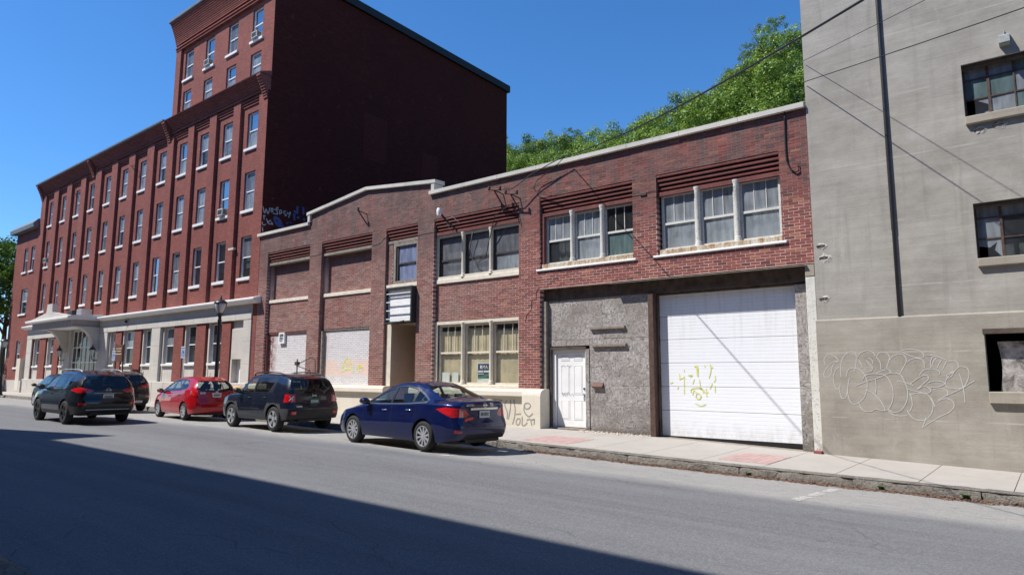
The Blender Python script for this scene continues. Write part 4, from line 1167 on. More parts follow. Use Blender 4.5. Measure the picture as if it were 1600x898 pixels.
# side wall facing the low building, its shade darkened into the brick colour, with two bricked-up windows
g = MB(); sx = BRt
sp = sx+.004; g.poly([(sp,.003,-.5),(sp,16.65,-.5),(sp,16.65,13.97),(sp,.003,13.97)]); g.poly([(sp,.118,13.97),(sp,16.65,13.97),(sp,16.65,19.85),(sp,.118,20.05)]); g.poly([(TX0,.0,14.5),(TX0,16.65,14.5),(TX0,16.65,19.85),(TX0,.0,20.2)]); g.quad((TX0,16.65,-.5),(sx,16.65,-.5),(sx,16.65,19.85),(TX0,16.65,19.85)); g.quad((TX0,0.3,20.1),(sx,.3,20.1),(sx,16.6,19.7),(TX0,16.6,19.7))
put('side_wall', g, M['brick_side_shaded'], BB)
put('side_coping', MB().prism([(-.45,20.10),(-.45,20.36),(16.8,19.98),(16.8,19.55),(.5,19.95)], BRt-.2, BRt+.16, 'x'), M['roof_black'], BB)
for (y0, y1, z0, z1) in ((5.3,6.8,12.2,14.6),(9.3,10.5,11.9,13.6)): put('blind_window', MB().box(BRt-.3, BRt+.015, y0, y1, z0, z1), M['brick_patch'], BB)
g = MB().box(BL, TX0, .4, 16.6, 14.35, 14.5); g.quad((BL,.2,-.5),(BL,16.6,-.5),(BL,16.6,14.5),(BL,.2,14.5)); g.quad((BL,16.6,-.5),(TX0,16.6,-.5),(TX0,16.6,14.5),(BL,16.6,14.5)); put('roof', g, M['roof_felt'], BB)
# sash windows (shared meshes)
WCACHE = {}; rbl = random.Random(77)
def sash(parent, xc, z0, z1, hw, y, mats=('p_dust','p_dust'), back='blind', sill=True, zs=None, rail=.5, frame='white_frame', sw=None):
    key = (round(z1-z0, 3), hw, sill, rail, frame, sw)
    if key not in WCACHE:
        h = z1-z0; g = MB(); frame_rect(g, -hw, hw, 0, h, 0, .055, .10); r = h*rail
        g.box(-hw+.055, hw-.055, .012, .06, r-.022, r+.025)
        g.box(-hw+.055, -hw+.085, .03, .06, .055, h-.055); g.box(hw-.085, hw-.055, .03, .06, .055, h-.055)
        fm = g.mesh('window', M[frame])
        up = MB().quad((-hw+.05,.036,r+.02),(hw-.05,.036,r+.02),(hw-.05,.036,h-.05),(-hw+.05,.036,h-.05))
        lo = MB().quad((-hw+.05,.05,.05),(hw-.05,.05,.05),(hw-.05,.05,r-.02),(-hw+.05,.05,r-.02))
        si = MB().bbox(-(sw or hw+.11), (sw or hw+.11), -.06, .14, .02, .15, .01).mesh('sill', M['white_trim']) if sill else None
        bk = {fr: MB().quad((-hw,.14,h*(1-fr)),(hw,.14,h*(1-fr)),(hw,.14,h),(-hw,.14,h)) for fr in (1.0,.75,.55,.35)}; bk[0] = MB().quad((-hw,.30,-.1),(hw,.30,-.1),(hw,.30,h+.1),(-hw,.30,h+.1))
        WCACHE[key] = (fm, up, lo, si, bk, {})
    fm, up, lo, si, bk, pc = WCACHE[key]
    def pm(kind, mb, m):
        if (kind, m) not in pc: pc[(kind, m)] = mb.mesh(kind if isinstance(kind, str) else kind[0], M[m])
        return pc[(kind, m)]
    f = link('window', fm, parent, loc=(xc, y, z0))
    link('pane', pm('pane', up, mats[0]), f, loc=(xc, y, z0)); link('pane', pm('pane.', lo, mats[1]), f, loc=(xc, y, z0))
    fr = rbl.choice((1.0,1.0,.75,.55,.55,.35)); link('blind', pm(('blind', fr), bk[fr], back), f, loc=(xc, y, z0)); link('room_lining', pm('room_lining', bk[0], 'dark_inside'), f, loc=(xc, y, z0))
    if si: link('sill', si, f, loc=(xc, y-.10, zs if zs is not None else z0-.15))
    return f
rb = random.Random(11)
for j, (zs, z0, z1) in enumerate(ROWS):
    for i, xc in enumerate(XC):
        m = rb.choice([('p_dust','p_dust'),('p_screen','p_dust'),('p_dust','p_dark'),('p_screen','p_dark'),('p_dust','p_screen')])
        bk = rb.choice(['blind','blind_dark','blind'])
        if j == 0 and i in (1, 2, 4): m, bk = ('p_sky','p_sky'), 'blind_dark'
        if j == 1 and i == 1: m, bk = ('p_sky','p_sky'), 'blind'
        if j == 2 and i in (0, 3): m, bk = ('p_sky','p_dust'), 'blind'
        sash(BB, xc+.02, z0, z1, HW, PY+.08, m, bk, True, zs)
for i, xc in enumerate(XC[:4]):
    sash(BB, xc+.02, 15.0, 16.17, HW, .20, ('p_sky','p_dust') if i % 2 else ('p_dust','p_dust'), 'blind', False)
    sash(BB, xc+.02, 16.80, 18.36, HW, .20, ('p_sky','p_sky') if i in (0, 2) else ('p_screen','p_screen'), 'blind', True, 16.66)
# ---- pale stone ground floor
GYs = -.05
st = MB(); br = MB()
def stone(x0, x1, z0, z1, y=GYs, m='limestone', name='stone_block', c=.008):
    return put(name, MB().bbox(x0+.002, x1-.002, y, .45, z0+.002, z1-.002, c), M[m], BB)
ELEM = [(-27.01,-26.39,'s'),(-28.11,-27.01,'d'),(-28.90,-28.14,'b'),(-30.24,-29.09,'w'),(-31.27,-30.37,'b'),(-32.53,-31.29,'w'),(-33.48,-32.56,'b'),(-34.84,-33.50,'w'),
        (-35.87,-34.90,'s'),(-37.18,-35.89,'w'),(-38.08,-37.22,'b'),(-39.66,-38.45,'w'),(-40.50,-39.69,'b'),(-41.47,-40.55,'w'),(-42.75,-41.50,'s'),
        (-48.10,-47.10,'s'),(-49.2,-48.15,'w'),(-50.2,-49.25,'b'),(-51.6,-50.25,'w'),(-52.9,-51.7,'b'),(-54.25,-52.95,'w'),(-55.3,-54.3,'s')]
for a, b, k in ELEM:
    if k == 's':
        for z0, z1 in ((.1,1.9),(1.9,2.85),(2.85,3.79)): stone(a, b, z0, z1)
    elif k == 'b':
        put('brick_pier', MB().box(a, b, .0, .45, 1.1, 3.8), M['brick_big'], BB)
    elif k == 'd':
        stone(a, b, 2.12, 3.45, .06); stone(a, a+.14, .1, 2.12, .05); stone(b-.24, b, .1, 2.12, .05)
        put('stone_block', MB().box(a, b, .12, .45, 3.45, 3.79), M['limestone'], BB)
        put('side_door', MB().box(a+.14, b-.24, .30, .36, .15, 2.12), M['white'], BB)
        put('doorway_lining', MB().box(a+.14, b-.24, .37, .44, .1, 2.12), M['dark_inside'], BB)
    else:
        stone(a+.12, b-.0, 1.1, 1.86, .10); put('sill', MB().bbox(a+.10, b+.0, .0, .3, 1.862, 1.97, .01), M['white_trim'], BB)
        put('window_reveal', MB().box(a, a+.12, .08, .45, 1.1, 3.8), M['limestone'], BB)
        w = (b-a-.14)/2
        sash(BB, (a+b)/2+.06, 1.975, 3.76, round(w, 3), .20, ('p_dark','p_dark') if (int(a*10) % 3) else ('p_dust','p_dark'), 'blind_dark' if int(a*7) % 2 else 'blind', False, frame='white_frame')
for a, b in ((-42.75,-26.39),(-55.3,-47.1)):
    n = max(1, round((b-a)/1.25))
    for k in range(n): stone(a+(b-a)*k/n, a+(b-a)*(k+1)/n, 3.80, 4.10, GYs-.012)
    put('frieze', MB().box(a, b, GYs+.012, .4, 4.10, 4.46), M['limestone'], BB)
    for k in range(n): stone(a+(b-a)*k/n, a+(b-a)*(k+1)/n, -.3, 1.1, -.16, c=.02)
def white_cornice(x0, x1):
    put('white_cornice', MB().prism([(.2,4.46),(-.16,4.46),(-.20,4.50),(-.34,4.56),(-.36,4.60),(-.36,4.66),(.0,4.76),(.2,4.76)], x0, x1, 'x'), M['white_trim'], BB)
white_cornice(-42.4, -25.78); white_cornice(-55.7, -49.7)
# ---- entrance portico
PX0, PX1, PYf = -49.35, -42.75, -1.5
put('portico_roof', MB().prism([(.1,4.50),(PYf-.22,4.50),(PYf-.30,4.56),(PYf-.30,4.66),(PYf-.1,4.72),(.1,4.86)], PX0-.3, PX1+.3, 'x'), M['white_trim'], BB)
mid = (PX0+PX1)/2
g = MB().prism([(PX0-.1,4.70),(mid-.7,5.02),(mid-.5,5.06),(mid-.42,5.55),(mid+.42,5.55),(mid+.5,5.06),(mid+.7,5.02),(PX1+.1,4.70)], PYf-.12, PYf+.15, 'y'); put('portico_pediment', g, M['limestone'], BB)
def bracket_prof():
    pr = [(.05,2.72),(-.30,2.72)]
    for i in range(13):
        t = math.pi/2*i/12; pr.append((-.30-1.02*(1-math.cos(t)), 2.78+1.33*math.sin(t)))
    return pr+[(-1.40,4.13),(.05,4.13)]
for x in (-48.08, -43.12): put('canopy_bracket', MB().prism(bracket_prof(), x, x+.42, 'x'), M['limestone'], BB)
g = MB(); g.box(PX0+.05, PX1-.05, PYf, PYf+.22, 4.10, 4.50); put('canopy_fascia', g, M['grey_stone'], BB)
for x in (PX0+.052, PX1-.27): put('canopy_fascia', MB().box(x, x+.218, PYf+.222, -.02, 4.10, 4.50), M['grey_stone'], BB)
put('canopy_soffit', MB().box(PX0+.28, PX1-.28, PYf+.225, -.02, 4.135, 4.2), M['white_trim'], BB)
# glazed entrance
gx_, gn, gp = -47.08, 6, .665
g = MB()
for i in range(gn+1):
    x = gx_+i*gp; g.box(x-.028, x+.028, .10, .18, .15, 4.05)
for z in (.15,1.0,2.15,3.05,4.05): g.box(gx_, gx_+gn*gp, .11, .17, z-.028, z+.028)
put('entrance_frame', g, M['white_frame'], BB)
for i in range(gn):
    for z0, z1 in ((.15,1.0),(1.0,2.15),(2.15,3.05),(3.05,4.05)): put('pane', MB().quad((gx_+i*gp,.14,z0),(gx_+(i+1)*gp,.14,z0),(gx_+(i+1)*gp,.14,z1),(gx_+i*gp,.14,z1)), M['p_dark'], BB)
put('entrance_surround', MB().box(gx_+gn*gp+.03, -42.76, .05, .45, -.1, 4.1), M['limestone'], BB); put('entrance_surround', MB().box(-47.1, -42.76, .06, .45, 4.08, 4.5), M['limestone'], BB)
put('room_lining', MB().quad((PX0,1.6,0),(PX1,1.6,0),(PX1,1.6,4),(PX0,1.6,4)), M['dark_inside'], BB)
g = MB().box(-48.3, -42.5, -.75, .05, -.3, .13+zw(-46)-.0); g.box(-48.5, -42.3, -1.05, -.75, -.3, zw(-46)+.05); put('entrance_step', g, M['limestone'], BB)
# rooftop boxes over the portico
for k, x in enumerate((-44.4, -45.9)):
    tag(put('roof_unit', MB().bbox(x, x+.8, -.75, -.2, 4.83, 5.2, .03), M['galv'] if k == 0 else M['black_metal']), ('grey metal box on the portico roof nearest the white cornice','dark box on the portico roof behind the pediment')[k], 'roof unit')
# window air conditioners
def ac(x, z, y, lab):
    o = thing('air_conditioner', (x, y, z), lab, 'air conditioner', 'window air conditioners on the tall brick building')
    put('casing', MB().bbox(x-.24, x+.24, y-.24, y+.06, z, z+.32, .015), M['ac_white'], o)
    g = MB(); 
    for k in range(5): g.box(x+.2401, x+.244, y-.21, y-.02, z+.05+k*.048, z+.08+k*.048)
    g.box(x-.19, x+.19, y-.244, y-.2405, z+.05, z+.27); put('grille', g, M['black_metal'], o)
ac(XC[0]+.0, 16.83, .2, 'window air conditioner in the tower top row nearest the corner')
ac(XC[2]+.0, 16.83, .2, 'window air conditioner in the tower top row, third window from corner')
ac(XC[1]+.05, 8.78, .2, 'window air conditioner in third storey, second window from the right corner')
ac(XC[11]+.0, 9.0, .2, 'window air conditioner in third storey at the far left end window')
# small fittings on the brick
put('vent_hole', MB().box(-28.75,-28.3,-.012,.1,7.02,7.12), M['limestone'], BB)
for x, z in ((-39.6,12.9),(-48.0,12.7)): put('wall_bracket', MB().tube([(x,0,z+.25),(x,-.22,z+.2),(x,-.02,z-.05)], .025, 6), M['iron'], BB)
tag(put('security_camera', MB().lathe([(0,.08),(.06,.07),(.08,0),(.06,-.07),(0,-.09)], (-38.9,-.14,4.28), 'z', 12), M['black_metal'], smooth=True), 'small dark dome camera on the pale frieze right of the portico', 'camera')
# ---- lower wing at the far left
WG = thing('brick_wing', (-57.6, 4, 0), 'lower red brick wing with dark sloping roof edge at far left', 'building')
g = MB(); wx0, wx1 = -60.2, -55.22; wy = .05
wh = [(-58.15,-57.35,8.75,10.5),(-56.65,-55.85,8.75,10.5),(-58.0,-56.6,5.69,7.5),(-58.0,-57.1,1.9,3.8)]
holed(g, wx0, wx1, -.5, 12.0, wy, wh, .16); g.quad((wx0,wy,-.5),(wx0,12,-.5),(wx0,12,12),(wx0,wy,12)); g.quad((wx0,wy,11.9),(wx1,wy,11.9),(wx1,12,11.9),(wx0,12,11.9))
put('wall', g, M['brick_big'], WG)
put('roof_edge', MB().prism([(-.35,11.75),(-.40,12.0),(-.1,12.35),(.5,12.5),(.5,11.75)], wx0-.2, wx1, 'x'), M['roof_metal'], WG)
for a, b, c, d in wh: sash(WG, (a+b)/2, c, d, round((b-a)/2, 3), wy+.08, ('p_dust','p_dark'), 'blind', True, c-.15)
put('plinth', MB().box(wx0-.02, wx1, -.25, .3, -.3, 1.0), M['limestone'], WG)
put('side_door', MB().box(-56.35,-55.6,-.26,.1,.3,2.5), M['cream'], WG)
GP = thing('gate_post', (-58.9,-.6,.2), 'pale stone gate post at the foot of the brick wing', 'post')
put('shaft', MB().box(-59.3,-58.6,-.9,-.3,0,1.25), M['limestone'], GP); put('cap', MB().prism([(-.98,1.25),(-.98,1.33),(-.6,1.5),(-.22,1.33),(-.22,1.25)], -59.38, -58.52, 'x'), M['limestone'], GP)

# ------------------------------------------------------------------ the building across the street that throws the shade
OB = thing('brick_building', (0, -22, 0), 'long brick building behind the viewpoint that shades the near lane', 'building')
SH = 14.2; oy = -17.4
g = MB(); oh = [(-70+i*3.4, -68.6+i*3.4, z, z+1.8) for i in range(34) for z in (4.6, 7.9)]
holed(g, -75, 48, -2.3, SH, oy, oh, -.15); g.quad((-75,oy,SH),(48,oy,SH),(48,-32,SH),(-75,-32,SH)); g.quad((-75,-32,-2),(48,-32,-2),(48,-32,SH),(-75,-32,SH)); g.quad((-75,oy,-2),(-75,-32,-2),(-75,-32,SH),(-75,oy,SH)); g.quad((48,oy,-2),(48,-32,-2),(48,-32,SH),(48,oy,SH))
put('wall', g, M['brick_far'], OB)
put('coping', MB().box(-75.1, 48.1, oy-.3, oy+.12, SH+.003, SH+.2), M['coping'], OB)
put('storefront', MB().box(-75, 48, oy+.01, oy+.06, .0, 3.4), M['limestone'], OB)
gw = MB()
for a, b, c, d in oh: gw.quad((a,oy-.14,c),(b,oy-.14,c),(b,oy-.14,d),(a,oy-.14,d))
put('window_band', gw, M['p_dark'], OB)
put('roof_gable', MB().prism([(-29.8,SH),(-25.9,SH),(-26.2,SH+2.8)], -24, oy+.1, 'y'), M['brick_far'], OB)

# ------------------------------------------------------------------ vehicles
def paint(name, c, metal=.4, rough=.32):
    t = NT(name); t.fin(c, rough, None, .15, metal)
    t.b.inputs['Coat Weight'].default_value = 1.0; t.b.inputs['Coat Roughness'].default_value = .04
    d = t.ramp(t.noise(t.obj(), 3.0, 5), .4, .8)
    t.l(t.mix(t.math('MULTIPLY', d, .035), c, (.16,.155,.15)), t.b.inputs['Base Color'])
    return t.mat
M['paint_blue'] = paint('blue_car_paint', (.002,.0075,.062), .3)
M['paint_navy'] = paint('blue_black_car_paint', (.005,.0075,.018), .05)
M['paint_black'] = paint('black_car_paint', (.004,.0045,.006), .0)
M['paint_grey'] = paint('charcoal_car_paint', (.012,.0125,.014), .1)
M['paint_red'] = paint('red_car_paint', (.36,.003,.007), .1)
M['paint_dull'] = paint('faded_dark_paint', (.006,.0065,.008), .0, .5)
M['paint_dull'].node_tree.nodes['Principled BSDF'].inputs['Coat Weight'].default_value = .12
M['tyre'] = plain('tyre_rubber', (.022,.022,.023), .85, .2, 8, local=True)
M['rim'] = plain('silver_wheel', (.62,.63,.65), .35, .06, 8, metal=.7, local=True)
M['rim_dark'] = plain('dark_alloy_wheel', (.05,.05,.055), .35, .1, 8, metal=.6, local=True)
M['trim_black'] = plain('black_trim', (.012,.012,.013), .45, .2, 9, local=True)
M['trim_grey'] = plain('grey_plastic_cladding', (.045,.046,.05), .65, .15, 9, local=True)
M['chrome'] = plain('chrome', (.75,.76,.78), .12, .03, 9, metal=1.0, local=True)
M['cabin'] = plain('cabin_cloth', (.03,.029,.028), .85, .2, 9, local=True)
M['seat_tan'] = plain('seat_cloth', (.12,.11,.10), .85, .15, 9, local=True)
def lamp_mat(name, c, c2):
    t = NT(name); p = t.obj()
    w = t.ramp(t.noise(t.scale(p, (3, 3, 30)), 2.0, 2), .4, .6)
    t.fin(t.mix(w, c, c2), .12, None, .6); t.b.inputs['Coat Weight'].default_value = 1.0; return t.mat
M['lamp_red'] = lamp_mat('red_lamp_lens', (.60,.008,.012), (.40,.006,.008))
M['lamp_white'] = lamp_mat('clear_lamp_lens', (.55,.56,.58), (.75,.76,.78))
M['plate_white'] = plain('white_number_plate', (.55,.56,.56), .5, .08, 60, local=True)
M['plate_green'] = plain('green_number_plate', (.03,.13,.09), .5, .08, 60, local=True)
M['car_glass'] = pane_mat('car_glass', (.74,.80,.77), .015, (.3,.3,.3), refl=.03)
M['car_glass_dark'] = pane_mat('tinted_car_glass', (.10,.11,.11), .03, (.2,.2,.2), refl=.02)

def in_poly(poly, u, v):
    c = False; n = len(poly)
    for i in range(n):
        (a, b), (d, e) = poly[i], poly[(i+1) % n]
        if (b > v) != (e > v) and u < (d-a)*(v-b)/(e-b)+a: c = not c
    return c
def shrink(poly, d):
    cx = sum(p[0] for p in poly)/len(poly); cy = sum(p[1] for p in poly)/len(poly)
    out = []
    for x, y in poly:
        r = math.hypot(x-cx, y-cy); out.append((x-(x-cx)*d/r, y-(y-cy)*d/r))
    return out

def build_car(name, S, midw, yaw, label, group=None, sc=1.0, right=False):
    # midw: midpoint between the street-side wheels' contact points
    rz = R(yaw); a_ = -(S['af']+S['ar'])/2*sc; b_ = (interp(S['W'], S['ar'])-.015)*sc*(-1 if right else 1)
    loc = (midw[0]+math.cos(rz)*a_-math.sin(rz)*b_, midw[1]+math.sin(rz)*a_+math.cos(rz)*b_, zroad(midw[0], midw[1]))
    car = thing(name, loc, label, 'car', group, rz); car.scale = (sc, sc, sc)
    xf, xr = -S['L']/2, S['L']/2
    af, ar, Rw = S['af'], S['ar'], S['R']; Ra = Rw+S.get('gap', .055)
    zt = lambda x: interp(S['zt'], x); zsh = lambda x: interp(S['zsh'], x); Wp = lambda x: interp(S['W'], x); wr = lambda x: interp(S['wr'], x)
    sill = S['sill']
    def zb(x):
        z = interp([(xf, sill+.06),(xf+.45, sill+.0),(xr-.5, sill+.0),(xr, sill+.07)], x)
        for a in (af, ar):
            d = abs(x-a)
            if d < Ra: z = max(z, Rw+math.sqrt(Ra*Ra-d*d)*1.0)
        return z
    st_ = set([xf, xf+.015, xf+.05, xf+.1, xf+.17, xf+.26, xr, xr-.015, xr-.05, xr-.1, xr-.17, xr-.26])
    x = xf+.26
    while x < xr-.26: st_.add(round(x, 3)); x += .085
    for a in (af, ar):
        for k in range(-10, 11): st_.add(round(a+Ra*math.sin(k/10*math.pi/2), 4))
        st_.add(a-Ra-.004); st_.add(a+Ra+.004)
    X = sorted(st_); X = [X[0]]+[b for a, b in zip(X, X[1:]) if b-a > .0035]
    PROF = S.get('prof', [(0,.935),(.12,.965),(.30,.992),(.5,1.0),(.68,.99),(.86,.972),(1,.945)])
    LOW = [0,.14,.28,.42,.55,.68,.80,.91,1.0]
    def ring(x):
        b, sh, t, W = zb(x), zsh(x), zt(x), Wp(x); pts = []
        for s in LOW:
            z = b+(sh-b)*s; f = max(0, min(1, (z-sill)/(sh-sill)))
            pts.append((W*interp(PROF, f), z))
        ws = pts[-1][0]; h = max(.012, t-sh); hf = min(1, h/.28); w = min(wr(x), ws-.03)
        rail = (w+.035*hf, t-.075*hf-.004)
        for s in (.07,.22,.42,.62,.82,.94):
            y = ws+(rail[0]-ws)*s+.022*math.sin(math.pi*s)*hf; z = sh+(rail[1]-sh)*s
            if s == .07: y = ws-.012
            pts.append((y, z))
        pts += [rail, (w-.01, t-.035*hf-.002), (w*.86, t-.018*hf), (w*.6, t-.007*hf), (w*.3, t-.001), (0, t)]
        return pts
    rd, fd = S['rear'], S['nose']
    rx0 = S.get('rear_from', xr-.55); fx0 = xf+.5
    def shear(x, y, z):
        W = Wp(x)
        k = sstep(rx0, xr, x); j = 1-sstep(xf, fx0, x)
        dx = k*(interp(rd, z)) + j*interp(fd, z)
        cap = sstep(xr-.5, xr, x)*S.get('bow', .06)*(1-(y/max(W, .01))**2) - (1-sstep(xf, xf+.6, x))*.13*(1-(y/max(W, .01))**2)
        return x+dx+cap
    bm = bmesh.new(); rows_ = []
    for x in X:
        p = ring(x); full = [(-y, z) for y, z in p] + [(y, z) for y, z in reversed(p[:-1])]
        rows_.append([bm.verts.new((shear(x, y, z), y, z)) for y, z in full])
    n = len(rows_[0])
    for a, b in zip(rows_, rows_[1:]):
        for j in range(n-1): bm.faces.new((a[j], a[j+1], b[j+1], b[j]))
    # front and rear faces as grids between left and right
    m = (n-1)//2
    for x, r, flip in ((X[0], rows_[0], False), (X[-1], rows_[-1], True)):
        prev = None
        for j in range(m+1):
            L_, R_ = r[j], r[n-1-j]
            if j == m: cur = [L_]*1
            else:
                yl = L_.co.y; z = L_.co.z; k = 10
                cur = [L_]+[bm.verts.new((shear(x, yl+(-2*yl)*i/k, z), yl+(-2*yl)*i/k, z)) for i in range(1, k)]+[R_]
            if prev is not None:
                if len(cur) == 1:
                    for i in range(len(prev)-1):
                        try: bm.faces.new((prev[i], prev[i+1], cur[0]))
                        except ValueError: pass
                else:
                    for i in range(len(prev)-1): bm.faces.new((prev[i], prev[i+1], cur[i+1], cur[i]))
            prev = cur
    bmesh.ops.recalc_face_normals(bm, faces=bm.faces)
    bm.normal_update()
    lay = bm.faces.layers.int.new('part')
    names = ['body']
    def cut(poly, ax_, nm, filt, split=True):
        i, j = ax_
        lo = (min(p[0] for p in poly)-.02, min(p[1] for p in poly)-.02); hi = (max(p[0] for p in poly)+.02, max(p[1] for p in poly)+.02)
        def cand():
            out = []
            for f in bm.faces:
                if not filt(f): continue
                us = [v.co[i] for v in f.verts]; vs = [v.co[j] for v in f.verts]
                if max(us) < lo[0] or min(us) > hi[0] or max(vs) < lo[1] or min(vs) > hi[1]: continue
                out.append(f)
            return out
        for k in range(len(poly)):
            (a, b), (c, d) = poly[k], poly[(k+1) % len(poly)]
            co = Vector((0,0,0)); co[i] = a; co[j] = b; no = Vector((0,0,0)); no[i] = -(d-b); no[j] = (c-a)
            fs = cand(); ge = set(fs)
            for f in fs: ge.update(f.edges); ge.update(f.verts)
            bmesh.ops.bisect_plane(bm, geom=list(ge), dist=1e-5, plane_co=co, plane_no=no.normalized())
        if nm not in names: names.append(nm)
        bm.normal_update()
        for f in cand():
            c = f.calc_center_median()
            if in_poly(poly, c[i], c[j]): f[lay] = names.index(nm)
    side = lambda f: abs(f.normal.y) > .42
    top_ = lambda f: f.normal.z > .25
    rear_ = lambda f: f.normal.x > .35
    front_ = lambda f: f.normal.x < -.2
    for nm, po in S['doors']:
        cut(po, (0, 2), 'seam', lambda f: side(f)); cut(shrink(po, .011), (0, 2), nm, lambda f: side(f))
    if 'clad' in S:
        for po in S['clad']: cut(po, (0, 2), 'cladding', lambda f: abs(f.normal.y) > .3 and f.calc_center_median().z < .8)
    cut(S['dlo'], (0, 2), 'window_trim', lambda f: side(f) and f.calc_center_median().z > .8)
    for nm, po in S['side_glass']: cut(po, (0, 2), nm, lambda f: side(f) and f.calc_center_median().z > .8)
    cut(S['windshield'], (0, 1), 'windshield', lambda f: f.normal.z > .2 and f.calc_center_median().z > .9)
    if 'rear_glass_top' in S: cut(S['rear_glass_top'], (0, 1), 'rear_window', lambda f: f.normal.z > .2 and f.calc_center_median().z > .9)
    for nm, ax_, po in S['rear_cuts']:
        if ax_ == 'yz':
            cut(po, (1, 2), nm, rear_); q = [(-a, b) for a, b in po]
            if nm not in ('rear_window','plate_recess','lower_trim','tailgate'): cut(q, (1, 2), nm, rear_)
        else: cut(po, (0, 2), nm, side)
    for po in S.get('front_cuts', []): cut(po, (0, 2), 'headlight', side)
    bm.normal_update(); bm.verts.ensure_lookup_table(); bm.verts.index_update()
    mats = {'body': S['paint'], 'seam': 'trim_black', 'window_trim': 'trim_black', 'cladding': S.get('clad_mat', 'trim_grey'), 'windshield': 'car_glass', 'rear_window': S.get('rglass', 'car_glass'),
            'taillight': 'lamp_red', 'headlight': 'lamp_white', 'lower_trim': 'trim_black', 'reflector': 'lamp_red', 'reverse_light': 'lamp_white', 'plate_recess': 'trim_black', 'spoiler': S['paint']}
    groups = {}
    for f in bm.faces:
        nm = names[f[lay]]
        sd = 0 if nm in ('body','seam','windshield','rear_window','lower_trim','plate_recess') else (1 if f.calc_center_median().y > 0 else -1)
        if nm == 'seam': nm = 'body'; f.material_index = 1
        else: f.material_index = 0
        groups.setdefault((nm, sd), []).append(f)
    for (nm, sd), fs in groups.items():
        idx = {}; vs = []; no = []; fl = []; mi = []
        for f in fs:
            t = []
            for v in f.verts:
                if v.index not in idx: idx[v.index] = len(vs); vs.append(tuple(v.co)); no.append(tuple(v.normal))
                t.append(idx[v.index])
            fl.append(t); mi.append(f.material_index)
        base = nm.split('.')[0]
        if nm.startswith('door'): mt = S['paint']; base = 'door'
        elif nm.startswith('glass'): mt = S.get('sglass', 'car_glass') if nm != 'glass_rear' else S.get('rsglass', S.get('sglass', 'car_glass')); base = 'side_window'
        else: mt = mats[nm]
        me = bpy.data.meshes.new(base); me.from_pydata(vs, [], fl); me.materials.append(M[mt])
        if nm == 'body': me.materials.append(M['trim_black'])
        me.polygons.foreach_set('material_index', mi); me.polygons.foreach_set('use_smooth', [True]*len(fl))
        me.normals_split_custom_set_from_vertices(no); me.update()
        link(base, me, car, local=True)
    # inner lining: the painted upper shell seen from inside, pulled inwards
    vs = []; fl = []; idx = {}
    for f in bm.faces:
        nm = names[f[lay]]; c = f.calc_center_median()
        if nm.startswith('glass') or nm in ('windshield','rear_window') or not (xf+.9 < c.x < xr-.02) or c.z < sill+.12: continue
        t = []
        for v in f.verts:
            if v.index not in idx: idx[v.index] = len(vs); vs.append(tuple(v.co-v.normal*.03))
            t.append(idx[v.index])
        fl.append(t)
    me = bpy.data.meshes.new('lining'); me.from_pydata(vs, [], fl); me.materials.append(M['cabin']); link('lining', me, car, local=True)
    bm.free()
    # floor pan, wheel wells
    W0 = Wp(0)
    g = MB(); g.box(xf+.25, xr-.2, -W0+.22, W0-.22, sill-.02, sill+.05); g.box(af+Ra+.02, ar-Ra-.02, -W0+.06, W0-.06, sill-.0, sill+.06)
    for a in (af, ar):
        for s in (-1, 1):
            k = 14
            for i in range(k):
                t0, t1 = math.pi*i/k, math.pi*(i+1)/k
                y0, y1 = s*(W0-.05), s*(W0-.36)
                p = lambda t, y: (a+math.cos(t)*(Ra+.012), y, Rw+math.sin(t)*(Ra+.012))
                g.quad(p(t0,y0), p(t1,y0), p(t1,y1), p(t0,y1))
            g.poly([(a+math.cos(math.pi*i/k)*(Ra+.01), s*(W0-.36), Rw+math.sin(math.pi*i/k)*(Ra+.01)) for i in range(k+1)])
    g.box(xr-.9, xr-.3, -.35, .3, sill-.03, sill+.02); g.tube([(xr-.5,-.45,sill+.02),(xr-.06,-.45,sill+.03)], .03, 8)
    put('underbody', g, M['trim_black'], car, local=True)
